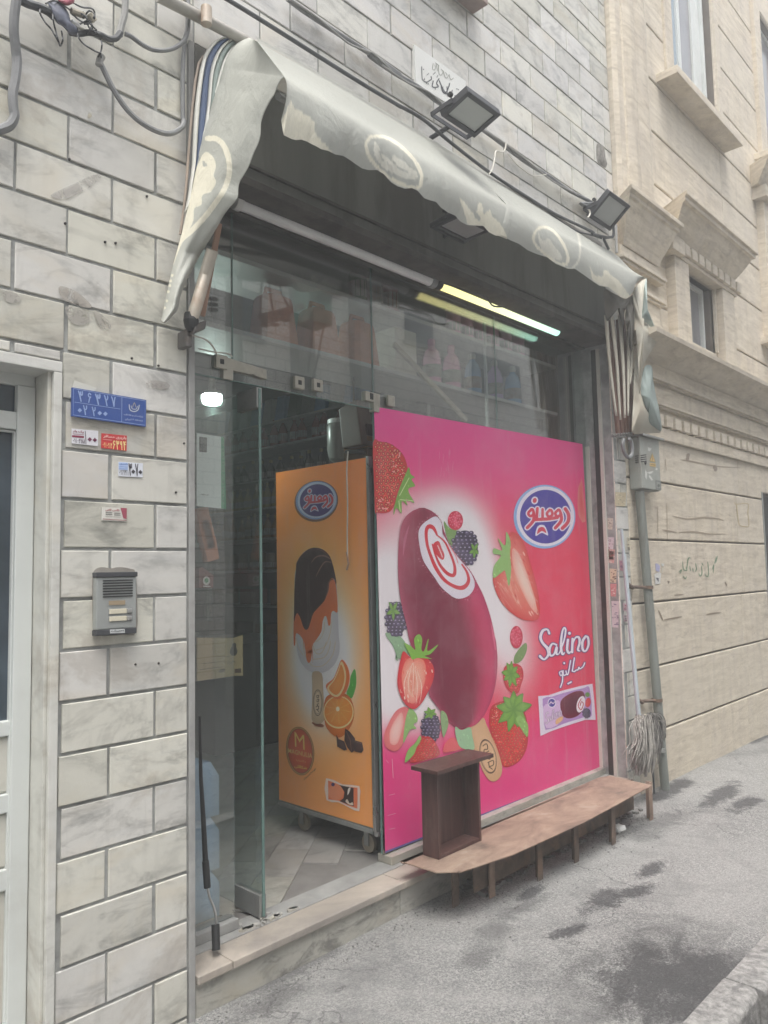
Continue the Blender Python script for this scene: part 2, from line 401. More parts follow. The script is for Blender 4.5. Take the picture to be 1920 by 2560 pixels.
M['plaster_dark'] = basic('plaster_dark', (.20, .20, .19), .9, var=.2)
M['grey_metal'] = basic('grey_metal', (.30, .31, .30), .5, .3, var=.12, dirt=(.16, .14, .12))
M['galvanised'] = basic('galvanised', (.36, .37, .36), .42, .55, var=.12, scale=14, dirt=(.2, .18, .16))
M['dark_metal'] = basic('dark_metal', (.035, .034, .034), .55, .3, var=.3, dirt=(.12, .09, .07))
M['black_plastic'] = basic('black_plastic', (.028, .029, .030), .5, var=.2)
M['steel'] = basic('steel', (.55, .55, .54), .3, .8, var=.12)
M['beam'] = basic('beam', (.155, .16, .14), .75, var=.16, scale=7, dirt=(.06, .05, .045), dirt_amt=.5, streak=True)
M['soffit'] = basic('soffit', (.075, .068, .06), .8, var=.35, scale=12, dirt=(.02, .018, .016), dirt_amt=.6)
M['white_plastic'] = basic('white_plastic', (.72, .72, .70), .4, var=.05, bump=.02)
M['grey_plastic'] = basic('grey_plastic', (.27, .28, .28), .5, var=.14, bump=.05)

def travertine():
    t = NT('travertine'); p = t.pos(); g = t.n('ShaderNodeNewGeometry'); rnd = g.outputs['Random Per Island']
    cx = t.n('ShaderNodeCombineXYZ'); t.l(t.math('MULTIPLY', rnd, 41.0), cx.inputs[0]); t.l(t.math('MULTIPLY', rnd, 13.0), cx.inputs[2])
    add = t.n('ShaderNodeVectorMath', operation='ADD'); t.l(p, add.inputs[0]); t.l(cx.outputs[0], add.inputs[1])
    n1 = t.noise(t.mapv(add.outputs[0], (.8, .8, 5.5)), 4.2, 10, .74, .6)
    col = t.ramp(n1, [(.34, (.47, .405, .31)), (.50, (.62, .55, .44)), (.66, (.74, .67, .55))])
    n2 = t.noise(t.mapv(add.outputs[0], (2, 2, 2)), 1.6, 6, .65, .6)
    col = t.mix(t.math('MULTIPLY', t.ramp(n2, [(.45, 0.0), (.7, 1.0)]), .45), col, (.48, .425, .38))
    n3 = t.noise(t.mapv(p, (4, 4, .45)), 3, 6, .7)
    col = t.mix(t.math('MULTIPLY', t.ramp(n3, [(.50, 0.0), (.72, 1.0)]), .42), col, (.29, .25, .205))
    n5 = t.noise(t.mapv(p, (1, 1, 4)), 5, 8, .72, .3)
    col = t.mix(t.math('MULTIPLY', t.ramp(n5, [(.58, 0.0), (.62, 1.0)]), .42), col, (.30, .25, .20))
    col = t.mix(t.math('MULTIPLY', rnd, .30), col, (.60, .565, .49))
    nr = t.noise(t.mapv(p, (7, 7, .35)), 2.2, 7, .7); col = t.mix(t.math('MULTIPLY', t.ramp(nr, [(.60, 0.0), (.75, 1.0)]), .30), col, (.25, .22, .185))
    nf = t.noise(t.mapv(p, (1, 1, 3)), 60, 6, .7)
    return t.done(t.bsdf(col, .72, 0, t.bump(nf, .28, .004), .3))
M['travertine'] = travertine()
M['groove'] = basic('groove', (.15, .13, .11), .9, var=.2)

def asphalt():
    t = NT('asphalt'); p = t.pos(); xy = t.mapv(p, (1, 1, 0))
    f1 = t.noise(xy, 70, 6, .8); f2 = t.noise(xy, 260, 3, .7); b = t.noise(xy, 1.6, 7, .65, .5); b2 = t.noise(xy, 5.5, 8, .72, .8)
    vg = t.n('ShaderNodeTexVoronoi'); vg.inputs['Scale'].default_value = 190; t.l(xy, vg.inputs['Vector']); sg = t.n('ShaderNodeSeparateColor'); t.l(vg.outputs['Color'], sg.inputs[0])
    f1 = t.math('ADD', t.math('MULTIPLY', f1, .72), t.math('MULTIPLY', sg.outputs[0], .28))
    col = t.ramp(f1, [(.30, (.20, .20, .20)), (.50, (.37, .37, .36)), (.72, (.62, .61, .59))])
    col = t.mix(t.math('MULTIPLY', t.ramp(b, [(.42, 0.0), (.64, 1.0)]), .40), col, (.46, .455, .44))
    col = t.mix(t.math('MULTIPLY', t.ramp(t.noise(xy, 3.1, 9, .75, .5), [(.50, 0.0), (.62, 1.0)]), .50), col, (.22, .22, .22))
    # spilt white plaster dust, strongest near the bench
    pale = t.math('MULTIPLY', t.ramp(b2, [(.52, 0.0), (.66, 1.0)]), t.ramp(f1, [(.35, .2), (.6, 1.0)]))
    def spot(x, y, rx, ry, rot=0.0):
        mp = t.n('ShaderNodeMapping', vector_type='TEXTURE'); mp.inputs['Location'].default_value = (x, y, 0); mp.inputs['Scale'].default_value = (rx, ry, 1); mp.inputs['Rotation'].default_value = (0, 0, rot)
        t.l(xy, mp.inputs['Vector']); ln = t.n('ShaderNodeVectorMath', operation='LENGTH'); t.l(mp.outputs[0], ln.inputs[0]); return ln.outputs['Value']
    wob = t.math('ADD', t.math('MULTIPLY', t.math('SUBTRACT', b2, .5), 3.4), t.math('MULTIPLY', t.math('SUBTRACT', f1, .5), .9))
    def mask(d, edge=.18): return t.math('MULTIPLY', t.math('SUBTRACT', 1+edge, t.math('ADD', d, wob)), 1/(2*edge), clamp=True)
    dust = None
    for q in DUST:
        m = mask(spot(*q), .6); dust = m if dust is None else t.math('MAXIMUM', dust, m)
    col = t.mix(t.math('MULTIPLY', t.math('MULTIPLY', dust, t.math('ADD', t.math('MULTIPLY', pale, .9), .22), clamp=True), .85), col, (.62, .61, .59))
    wet = None
    for q in STAIN:
        m = mask(spot(*q), .34); wet = m if wet is None else t.math('MAXIMUM', wet, m)
    dcol = t.ramp(f1, [(.35, (.055, .055, .06)), (.62, (.10, .10, .105)), (.8, (.24, .24, .23))])
    col = t.mix(t.math('MULTIPLY', wet, .78), col, dcol)
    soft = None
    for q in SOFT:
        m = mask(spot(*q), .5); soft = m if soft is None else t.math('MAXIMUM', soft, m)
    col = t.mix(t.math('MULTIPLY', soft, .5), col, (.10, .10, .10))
    # pale grout line across the pavement
    h = t.math('ADD', t.math('MULTIPLY', f1, .9), t.math('MULTIPLY', f2, .5))
    # cracks
    vo = t.n('ShaderNodeTexVoronoi', feature='DISTANCE_TO_EDGE'); vo.inputs['Scale'].default_value = 1.3
    ad = t.n('ShaderNodeVectorMath', operation='ADD'); t.l(xy, ad.inputs[0])
    nn = t.n('ShaderNodeTexNoise'); nn.inputs['Scale'].default_value = 6; nn.inputs['Detail'].default_value = 5; t.l(xy, nn.inputs['Vector'])
    sc = t.n('ShaderNodeVectorMath', operation='SCALE'); sc.inputs[3].default_value = .35; t.l(nn.outputs['Color'], sc.inputs[0]); t.l(sc.outputs[0], ad.inputs[1]); t.l(ad.outputs[0], vo.inputs['Vector'])
    ck = t.ramp(vo.outputs['Distance'], [(.002, 1.0), (.007, 0.0)])
    ckm = t.math('MULTIPLY', ck, t.ramp(t.noise(xy, .9, 3), [(.5, 0.0), (.58, 1.0)]))
    col = t.mix(t.math('MULTIPLY', ckm, .55), col, (.08, .08, .08))
    return t.done(t.bsdf(col, t.math('SUBTRACT', .95, t.math('MULTIPLY', wet, .3)), 0, t.bump(h, 1.0, .016), .25))
def G(px, py): return WZ(px, py, 0.0)[:2]
def gspot(px, py, rx, ry, rot=0.0):
    p = G(px, py); return (float(p[0]), float(p[1]), rx, ry, rot)
STAIN = [gspot(1670, 2450, .26, .22), gspot(1600, 2485, .10, .12), gspot(1740, 2420, .16, .12), gspot(1505, 2252, .14, .055), gspot(1590, 2225, .16, .04, -.3),
         gspot(1630, 2170, .12, .04), gspot(1325, 2230, .10, .035), gspot(1690, 1965, .28, .06, .1), gspot(1800, 1985, .35, .07, .1), gspot(1860, 2005, .25, .06), gspot(1410, 2330, .10, .03, -.3),
         gspot(1900, 1790+50, .25, .03), gspot(1640, 1990, .14, .07)]
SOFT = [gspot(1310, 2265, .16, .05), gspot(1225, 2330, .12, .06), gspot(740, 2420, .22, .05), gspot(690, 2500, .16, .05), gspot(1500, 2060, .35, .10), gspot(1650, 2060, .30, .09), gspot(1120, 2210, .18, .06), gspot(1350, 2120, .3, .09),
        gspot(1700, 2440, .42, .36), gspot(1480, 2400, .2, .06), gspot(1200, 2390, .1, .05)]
DUST = [gspot(1380, 2150, .45, .22, .2), gspot(1600, 2120, .5, .25), gspot(1680, 2060, .35, .22), gspot(1800, 1950, .7, .25), gspot(1080, 2290, .25, .07, -.9), gspot(1180, 2370, .22, .04, -1.0), gspot(1500, 2340, .5, .05, -.6),
        gspot(1380, 2500, .5, .04, -.9), gspot(1300, 2290, .35, .12), gspot(1850, 2200, .6, .25), gspot(1240, 2200, .25, .08)]
M['asphalt'] = asphalt()
M['kerb'] = basic('kerb', (.26, .255, .245), .9, var=.45, scale=42, dirt=(.12, .12, .12), dirt_amt=.6, bump=1.0, bscale=70)
M['road'] = basic('road', (.10, .10, .10), .95, var=.25, scale=4, bump=.7, bscale=120)

# ------------------------------------------------------------------ ground
def ground_piece(x0, x1, y0, y1, z, nx, ny, amp, name, mat, kind='structure'):
    xs = np.linspace(x0, x1, nx); ys = np.linspace(y0, y1, ny); X, Y = np.meshgrid(xs, ys, indexing='ij')
    Z = z+amp*(np.sin(X*2.3+1)*np.sin(Y*3.1)+.5*np.sin(X*5.7)*np.cos(Y*4.3))
    Z -= np.clip(X-4.6, 0, 4)*.012
    mb = MB().grid(np.stack([X, Y, Z], -1)); return tag(mb.build(name, mat, smooth=True, normals=False), kind=kind)
KY = -1.235
ground_piece(-6, 14, KY, .02, 0.0, 120, 24, .004, 'pavement', M['asphalt'])
tag(MB().add([(-24, -14, -.13), (26, -14, -.13), (26, KY-.11, -.13), (-24, KY-.11, -.13)], [(0, 1, 2, 3)]).build('road', M['road'], normals=False), kind='structure')
ground_mb = MB().add([(-24, .0, -.14), (26, .0, -.14), (26, 12, -.14), (-24, 12, -.14)], [(0, 1, 2, 3)])
tag(ground_mb.build('ground', M['road'], normals=False), kind='structure')
mb = MB(); x = -6.0; random.seed(3)
kx = 2.86
xs = [kx+i*.62 for i in range(-15, 20)]
for a, b in zip(xs[:-1], xs[1:]):
    j = random.uniform(-.006, .006)
    mb.bbox(a+.008, b-.008, KY-.115+j, KY+.01, -.13, .022+j, .016)
tag(mb.build('kerb', M['kerb'], bevel=.008, smooth=True), kind='structure')

# ------------------------------------------------------------------ tiling helper
def subtract(rect, holes, eps=.004):
    out = [rect]
    for hx0, hx1, hz0, hz1 in holes:
        nx = []
        for x0, x1, z0, z1 in out:
            if hx0 >= x1 or hx1 <= x0 or hz0 >= z1 or hz1 <= z0: nx.append((x0, x1, z0, z1)); continue
            if x0 < hx0: nx.append((x0, hx0, z0, z1))
            if x1 > hx1: nx.append((hx1, x1, z0, z1))
            a, b = max(x0, hx0), min(x1, hx1)
            if z0 < hz0: nx.append((a, b, z0, hz0))
            if z1 > hz1: nx.append((a, b, hz1, z1))
        out = nx
    return [r for r in out if r[1]-r[0] > .012 and r[3]-r[2] > .012]

# ------------------------------------------------------------------ the shop building
Z0, TH, TW = 3.2783, .155, .30997
OPX0, OPX1, OPZ1 = 1.475, 4.65, 3.45
HOLES = [(-.12, 1.0, -1, 2.155), (OPX0, OPX1, -1, OPZ1)]
shop = thing('marble_clad_building', 'shop building faced in grey veined marble tiles around the open shop front', 'building', (1.4, .3, 0))
random.seed(11)
mb = MB()
for k in range(-22, 22):
    zt, zb = Z0-TH*k, Z0-TH*(k+1)
    if zt <= 0.0: continue
    zb = max(zb, -.02); base = (1.0119 if k % 2 == 0 else 1.162)
    for n in range(-8, 14):
        x0 = base+n*TW+random.uniform(-.003, .003); x1 = base+(n+1)*TW+random.uniform(-.003, .003)
        x0, x1 = max(x0, -1.3), min(x1, 4.828)
        if x1-x0 < .02: continue
        if 0 < x0 < 1.5 and x1 > 1.449 and x0 < 1.449: x1 = 1.449 if zt < OPZ1+.1 else x1
        elif x0 >= 1.449 and x0 < OPX0 and zt < OPZ1: x0 = OPX0
        for a, b, c, d in subtract((x0, x1, zb, zt), HOLES):
            gj = .0055 if zt < 3.4 else .0042
            if b-a < .03: continue
            mb.bbox(a+gj, b-gj, random.uniform(-.002, .002), .03, c+gj, d-gj, .0022)
mb.build('tile_cladding', M['marble'], shop)
mb = MB()
for a, b, c, d in subtract((-1.3, 4.83, -.05, 6.8), HOLES): mb.box(a, b, .007, .28, c, d)
mb.build('wall', M['mortar'], shop)
MB().box(1.451, 1.474, -.004, .19, .0, 3.45).build('corner_trim', M['mortar_light'], shop, bevel=.003)
# reveal of the opening on the right: stone, shutter slot, metal guide, stone
mb = MB(); random.seed(5); z = .2
while z < 2.96:
    h = random.choice((.155, .155, .17, .14)); zn = min(z+h, 2.96)
    mb.box(4.655, 4.68, .128, .2, z+.003, zn-.003); mb.box(4.652, 4.68, .004, .066, z+.003, zn-.003); z = zn
mb.build('reveal_stone', M['jamb_stone'], shop, bevel=.002)
MB().box(4.664, 4.70, .0, .2, .14, 3.0).build('reveal_backing', M['mortar'], shop)
# step and threshold
mb = MB()
xx = [1.478, 2.50, 3.25, 4.0, 4.66]
for a, b in zip(xx[:-1], xx[1:]): mb.box(a+.002, b-.002, .006, .03, -.02, .112)
mb.build('step_riser', M['step_stone'], shop, bevel=.003)
M['tread'] = basic('tread', (.41, .365, .315), .6, var=.16, scale=3.5, dirt=(.20, .19, .18), dirt_amt=.6, bump=.3)
mb = MB(); xx = [1.478, 1.62, 2.515, 4.66]
for a, b in zip(xx[:-1], xx[1:]): mb.box(a+.0015, b-.0015, -.012, .125, .112, .14)
mb.build('step_tread', M['tread'], shop, bevel=.004)
M['screed'] = basic('screed', (.30, .30, .29), .85, var=.2, scale=7, dirt=(.42, .41, .39), dirt_amt=.5, bump=.5, bscale=40)
MB().box(1.478, 4.66, .125, .235, .10, .143).build('threshold', M['screed'], shop, bevel=.003)
MB().box(2.605, 4.66, .15, .24, .143, .181).build('glass_sill', M['step_stone'], shop, bevel=.004)
MB().box(1.478, 1.775, .17, .24, .143, .181).build('glass_sill', M['screed'], shop, bevel=.004)
# floor inside, herringbone-ish marble offcuts
fl = marble_mat('floor_marble', (.40, .385, .36), (.26, .25, .235), (.17, .16, .15), .12)
mb = MB(); random.seed(21)
for i in range(-14, 30):
    for j in range(0, 44):
        # diamond-laid slabs
        a = .19; cx = 1.3+i*.30*.7071*1.0+((j % 2)*.0); 
        u, v = i*.34, j*.17
        th = R(38); x = 3.0+u*math.cos(th)-v*math.sin(th); y = .24+u*math.sin(th)+v*math.cos(th)
        if not (1.5 < x < 4.7 and .1 < y < 5.9): continue
        ax = np.array((math.cos(th), math.sin(th), 0)); ay = np.array((-math.sin(th), math.cos(th), 0)); c = np.array((x+(.17*math.cos(th) if j % 2 else 0), y+(.17*math.sin(th) if j % 2 else 0), .133))
        if c[1] < .335: continue
        mb.obox(c, ax*.1685, ay*.0835, (0, 0, .009))
mb.build('floor_tiles', fl, shop)
M['room'] = basic('room', (.085, .085, .08), .9, var=.2)
mb = MB(); mb.box(1.3, 4.9, .236, 6.1, .05, .1345)
mb.build('shop_floor', basic('grout', (.22, .21, .20), .9), shop)
mb = MB(); mb.box(1.2, 1.45, .28, 6.0, .05, 3.3); mb.box(4.85, 4.95, .28, 6.0, .05, 3.3); mb.box(1.2, 4.95, 6.0, 6.1, .05, 3.3); mb.box(1.2, 4.95, .28, 6.1, 3.3, 3.4)
mb.build('inner_wall', M['room'], shop)
# shutter housing over the shop front
mb = MB(); mb.box(1.478, 4.648, .0, .14, 2.985, 3.449)
mb.build('shutter_housing', M['beam'], shop, bevel=.004)
mb = MB()
mb.box(1.478, 4.648, -.03, -.002, 2.972, 3.004); mb.box(1.478, 4.648, -.016, -.002, 3.06, 3.072)
mb.build('housing_lip', M['soffit'], shop, bevel=.004)
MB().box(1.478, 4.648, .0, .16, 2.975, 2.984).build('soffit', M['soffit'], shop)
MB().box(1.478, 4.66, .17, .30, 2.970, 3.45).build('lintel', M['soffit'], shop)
# shutter guide on the right
mb = MB(); mb.box(4.642, 4.664, .092, .127, .145, 2.95); mb.build('shutter_guide', M['dark_metal'], shop)
mb = MB(); mb.box(4.640, 4.664, .067, .0915, .02, 2.95); mb.build('shutter_guide', M['cream_paint'], shop, bevel=.002)

# white metal street door on the left
DY = .10
mb = MB()
mb.box(-.12, .96, DY, DY+.06, 2.085, 2.155); mb.box(.905+.0, .96, DY-.004, DY+.06, .0, 2.085)
mb.box(-.12, -.06, DY-.004, DY+.06, .0, 2.085); mb.box(-.06, .905, DY, DY+.05, 1.945, 2.0)
frame = mb.build('door_frame', M['white_paint'], shop, bevel=.004)
ds = thing('x', 'x', 'x', (0, 0, 0)); bpy.data.objects.remove(ds)
def Dz(px, py, y): return float(W(px, py, y)[2])
dx = lambda px, py: float(W(px, py, DY)[0])
sx0, sx1 = .02, dx(44, 1200)          # panel opening between the stiles
zg1, zg0 = Dz(30, 1078, DY), Dz(10, 1805, DY)
zp = [(Dz(15, 1843, DY), Dz(10, 1990, DY)), (Dz(10, 2037, DY), Dz(5, 2180, DY)), (Dz(10, 2232, DY), .18)]
mb = MB(); mb.box(-.06, sx0, DY+.01, DY+.045, .02, 1.94); mb.box(sx1, .902, DY+.01, DY+.045, .02, 1.94)
prev = 1.94
for a, b in [(zg1, zg0)]+zp:
    mb.box(sx0, sx1, DY+.011, DY+.044, a, prev); prev = b
mb.box(sx0, sx1, DY+.011, DY+.044, .02, prev)
door = mb.build('door', M['white_paint'], shop, bevel=.004)
MB().box(sx0, sx1, DY+.028, DY+.034, zg0, zg1).build('door_glass', M['tinted_glass'], door)
for a, b in zp:
    mb = MB(); mb.bbox(sx0-.003, sx1+.003, DY+.022, DY+.04, b-.003, a+.003, .012); mb.build('door_panel', M['cream_paint'], door)
tb1, tb0 = Dz(60, 952, DY), Dz(60, 1008, DY)
mb = MB(); mb.box(-.06, .905, DY+.02, DY+.026, 2.0, 2.085); mb.build('transom_glass', M['tinted_glass'], frame)
mb = MB(); mb.box(.962, .974, .012, DY+.07, 0, 2.15); mb.box(.974, 1.0, -.006, .20, 0, 2.12); mb.box(-.12, 1.0, -.006, .20, 2.12, 2.154)
mb.build('door_surround', M['white_paint'] if False else M['jamb_stone'] if False else marble_mat('surround', (.60, .60, .57), (.50, .50, .47), (.42, .41, .38), .03), shop, bevel=.003)

# ------------------------------------------------------------------ neighbour building
nb = thing('travertine_clad_building', 'beige travertine building with grooved courses, cornices and windows beyond the shop', 'building', (7.2, .3, 0))
NX0, NX1 = 4.834, 15.0
WIN = [(5.95, 6.62, 3.30, 3.86), (6.0, 7.0, 5.35, 7.2), (8.25, 9.1, 3.75, 5.05), (8.35, 9.3, 5.60, 7.4)]
DOOR = [(7.6, 8.7, -1, 2.15)]
zj = [-.1, .36, .795, 1.235, 1.67, 2.09, 2.41, 2.94, 3.44, 3.98, 4.40, 4.83, 5.262, 5.70, 6.14, 6.56, 7.0, 7.43, 7.86, 8.29, 8.72, 9.15, 9.58]
mb = MB()
for i, (a, b) in enumerate(zip(zj[:-1], zj[1:])):
    xs_ = [NX0, 6.9+(i % 2)*.08, 9.2, NX1] if b < 2.2 else [NX0 if b < 4 else 5.48, 6.99+(i % 2)*.0, 9.4, NX1]
    for x0, x1 in zip(xs_[:-1], xs_[1:]):
        for r in subtract((x0, x1, a, b), WIN+DOOR):
            gz = .007
            mb.bbox(r[0]+(.001 if b < 4 else .001), r[1]-.001, 0, .05, r[2]+gz, r[3]-gz, .006)
mb.build('stone_cladding', M['travertine'], nb)
mb = MB()
for r in subtract((NX0-.001, NX1, -.1, 9.6), WIN+DOOR): mb.box(r[0], r[1], .02, .30, r[2], r[3])
mb.build('wall', M['groove'], nb)
# plinth bevel lines, cornices : profile extruded along x
def profile(pts, x0, x1, splay=0.0):
    """pts (y,z) closed outline extruded along x; splay widens by how far it stands out"""
    m = MB(); vs = []
    for X, s in ((x0, -1), (x1, 1)):
        for y, z in pts: vs.append((X+s*splay*max(0, -y), y, z))
    n = len(pts); fs = [(i, (i+1) % n, n+(i+1) % n, n+i) for i in range(n)]+[tuple(range(n))[::-1], tuple(range(n, 2*n))]
    return m.add(vs, fs)
T = M['travertine']
big = profile([(.03, 2.94), (-.03, 2.94), (-.05, 2.96), (-.20, 3.035), (-.245, 3.045), (-.25, 3.075), (-.23, 3.08), (.03, 3.095)], NX0+.02, NX1, 0)
big.build('main_cornice', T, nb, smooth=True, sharp=20)
mb = profile([(.03, 2.845), (-.045, 2.845), (-.045, 2.94), (.03, 2.94)], NX0+.02, NX1)
for zz, yy in ((2.835, -.06), (2.822, -.035)): mb.box(NX0+.02, NX1, yy, .03, zz-.008, zz+.006)
for zz, yy in ((2.655, -.055), (2.64, -.035)): mb.box(NX0+.02, NX1, yy, .03, zz-.008, zz+.007)
mb.box(NX0+.02, NX1, -.028, .03, 2.405, 2.488); mb.box(NX0+.02, NX1, -.012, .03, 2.67, 2.81)
mb.build('string_course', T, nb, bevel=.002)
mb = MB()
for i in range(36):
    xa = 4.95+i*.158; mb.box(xa, xa+.108, -.045, .02, 2.502, 2.585)
mb.build('dentil_row', T, nb, bevel=.003)
# corner pilaster above and its capital
pr = [(NX0, .02), (NX0, -.03), (4.87, -.055), (4.93, -.062), (4.935, -.075), (5.0, -.095), (5.08, -.095), (5.135, -.072), (5.14, -.06), (5.22, -.066), (5.33, -.064), (5.39, -.045), (5.395, -.02), (5.475, -.018), (5.48, .02)]
m = MB(); n = len(pr); vs = [(x, y, z) for z in (4.04, 9.6) for x, y in pr]
m.add(vs, [(i, i+1, n+i+1, n+i) for i in range(n-1)]+[tuple(range(n))[::-1], tuple(range(n, 2*n))]); m.build('corner_pilaster', T, nb, smooth=True, sharp=25)
mb = profile([(.02, 3.71), (-.04, 3.71), (-.055, 3.76), (-.10, 3.86), (-.145, 3.965), (-.16, 3.975), (-.16, 4.00), (-.185, 4.01), (-.185, 4.04), (.02, 4.06)], 4.90, 5.40, 1.0)
mb.box(4.836, 5.46, -.03, .02, 3.60, 3.708); mb.box(4.80, 5.50, -.07, .02, 3.600, 3.625); mb.box(4.82, 5.48, -.055, .02, 3.575, 3.598); mb.box(4.80, 5.50, -.06, .02, 3.425, 3.45); mb.box(4.82, 5.48, -.045, .02, 3.405, 3.424)
mb.box(4.838, 5.44, -.025, .02, 3.10, 3.404)
mb.build('pilaster_capital', T, nb, bevel=.003)
def bay(x0, x1, zs, zt, lab):
    """window bay: side strips, dentilled lintel, flared hood"""
    m = MB(); m.box(x0-.30, x0-.03, -.075, .02, zs-.26, zt-.003); m.box(x0-.025, x0-.001, -.02, .14, zs, zt); m.box(x1+.001, x1+.025, -.02, .14, zs, zt); m.box(x1+.03, x1+.30, -.075, .02, zs-.26, zt-.003)
    m.box(x0-.42, x0-.20, -.12, .02, zt, zt+.12); m.box(x0-.199, x1+.36, -.085, .02, zt, zt+.03)
    m.box(x0-.03, x1+.03, .0, .13, zt-.0, zt+.05)
    m.build('window_surround', T, nb, bevel=.004)
    d = MB(); xa = x0-.17
    while xa < x1+.3: d.box(xa, xa+.105, -.11, .018, zt+.034, zt+.118); xa += .142
    d.build('dentil_row', T, nb, bevel=.003)
    h = profile([(.02, zt+.122), (-.10, zt+.122), (-.16, zt+.20), (-.225, zt+.30), (-.25, zt+.305), (-.25, zt+.335), (-.27, zt+.34), (-.27, zt+.37), (.02, zt+.385)], x0-.30, x1+.20, .75)
    h.build('window_hood', T, nb, bevel=.003)
M['win_glass'] = basic('win_glass', (.26, .26, .27), .08, var=.12, scale=3, bump=0, spec=.8)
M['win_blue'] = basic('win_blue', (.30, .37, .44), .08, var=.1, scale=2, bump=0, spec=.9)
M['curtain_grey'] = basic('curtain_grey', (.38, .37, .35), .7, var=.1)
def window(x0, x1, z0, z1, mullions, glass, name='window'):
    f = MB(); fw = .035
    f.box(x0, x0+fw, .07, .13, z0, z1); f.box(x1-fw, x1, .07, .13, z0, z1); f.box(x0+fw, x1-fw, .07, .13, z0, z0+fw); f.box(x0+fw, x1-fw, .07, .13, z1-fw, z1)
    for q in mullions: f.box(q-.03, q+.03, .075, .125, z0+fw, z1-fw)
    w = f.build(name, M['white_paint'], nb, bevel=.004)
    ed = [x0+fw]+list(mullions)+[x1-fw]
    for i, (a, b) in enumerate(zip(ed[:-1], ed[1:])):
        MB().box(a+.02, b-.02, .095, .105, z0+fw, z1-fw).build('pane', glass[i % len(glass)], w)
    return w
window(5.975, 6.595, 3.305, 3.86, [6.28], [M['curtain_grey'], M['win_glass']])
bay(5.95, 6.62, 3.30, 3.86, 'a')
window(6.03, 6.97, 5.352, 7.2, [6.38, 6.72], [M['win_blue'], M['win_glass'], M['white_paint']])
mb = MB(); mb.box(5.84, 5.995, -.02, .12, 5.352, 7.2); mb.box(7.005, 7.10, -.02, .12, 5.352, 7.2); mb.build('window_surround', T, nb, bevel=.004)
mb = MB(); mb.box(5.66, 7.12, -.17, .09, 5.285, 5.350); mb.build('window_sill', T, nb, bevel=.004)
window(8.37, 9.28, 5.63, 7.4, [8.70], [M['win_blue'], M['win_glass']])
mb = MB(); mb.box(8.15, 8.345, -.04, .1, 5.635, 7.4); mb.build('window_surround', T, nb, bevel=.004)
MB().box(8.0, 9.5, -.17, .09, 5.57, 5.633).build('window_sill', T, nb, bevel=.004)
window(8.27, 9.08, 3.76, 5.05, [8.6], [M['win_glass']])
mb = MB(); mb.box(7.95, 8.22, -.075, .02, 3.70, 5.10); mb.box(7.86, 8.30, -.13, .02, 5.10, 5.22); mb.build('window_surround', T, nb, bevel=.004)
profile([(.02, 5.222), (-.08, 5.222), (-.20, 5.38), (-.22, 5.39), (-.22, 5.43), (.02, 5.45)], 7.85, 9.3, .7).build('window_hood', T, nb, bevel=.003)
MB().box(7.85, 9.3, -.15, .09, 3.63, 3.698).build('window_sill', T, nb, bevel=.004)
mb = MB(); mb.box(7.62, 8.7, .12, .18, -.1, 2.15); mb.build('street_door', M['dark_metal'], nb)
MB().box(7.585, 7.62, -.004, .2, -.1, 2.16).build('door_jamb', M['grey_metal'], nb)
# tall upper body so that nothing ends in mid air
MB().box(-1.3, 4.83, .3, 6.1, 3.42, 6.8).build('upper_floor', M['mortar_light'], shop)
# stub of the upstairs window sill of the shop building
a = W(1205, 22, -.06)
MB().box(a[0]-.9, a[0], -.10, .02, a[2], a[2]+.05).build('window_sill', basic('terracotta_sill', (.34, .25, .22), .7, dirt=(.1, .1, .1)), shop, bevel=.004)

# ------------------------------------------------------------------ across the street (seen mirrored in the glass, and lighting this side)
OY = -7.6
op = thing('pale_brick_building', 'pale brick building across the street, seen only mirrored in the shop glass', 'building', (3, OY-1, 0))
def pale_brick():
    t = NT('pale_brick'); p = t.pos(); b = t.n('ShaderNodeTexBrick'); b.inputs['Scale'].default_value = 1.0
    b.inputs['Brick Width'].default_value = .42; b.inputs['Row Height'].default_value = .21; b.inputs['Mortar Size'].default_value = .008
    b.inputs['Color1'].default_value = (.84, .82, .77, 1); b.inputs['Color2'].default_value = (.78, .76, .72, 1); b.inputs['Mortar'].default_value = (.26, .26, .25, 1)
    t.l(t.mapv(p, (1, 1, 1), rot=(R(90), 0, 0)), b.inputs['Vector']); return t.done(t.bsdf(b.outputs[0], .8))
M['pale_brick'] = pale_brick()
MB().box(-18, 24, OY-4, OY, -.13, 8.4).build('wall', M['pale_brick'], op)
def mrect(px0, py0, px1, py1, y): a = MIR(px0, py0, y); b = MIR(px1, py1, y); return (min(a[0], b[0]), max(a[0], b[0]), min(a[2], b[2]), max(a[2], b[2]))
for q in [(592, 715, 650, 850), (1180, 880, 1300, 1010), (780, 610, 835, 720), (1010, 780, 1080, 870)]:
    x0, x1, z0, z1_ = mrect(*q, OY); w = MB().box(x0, x1, OY-.02, OY+.03, z0, z1_).build('window', M['tinted_glass'], op)
    MB().box(x0-.05, x1+.05, OY+.001, OY+.06, z0-.08, z0-.01).build('sill', M['mortar_light'], w)
x0, x1, z0, z1_ = mrect(722, 640, 765, 800, OY); MB().box(x0, x1, OY, OY+.25, -.1, 8.3).build('pilaster', M['plaster_dark'], op)
x0, x1, z0, z1_ = mrect(868, 640, 905, 800, OY); MB().box(x0, x1, OY, OY+.3, -.1, 8.3).build('pilaster', M['grey_metal'], op)
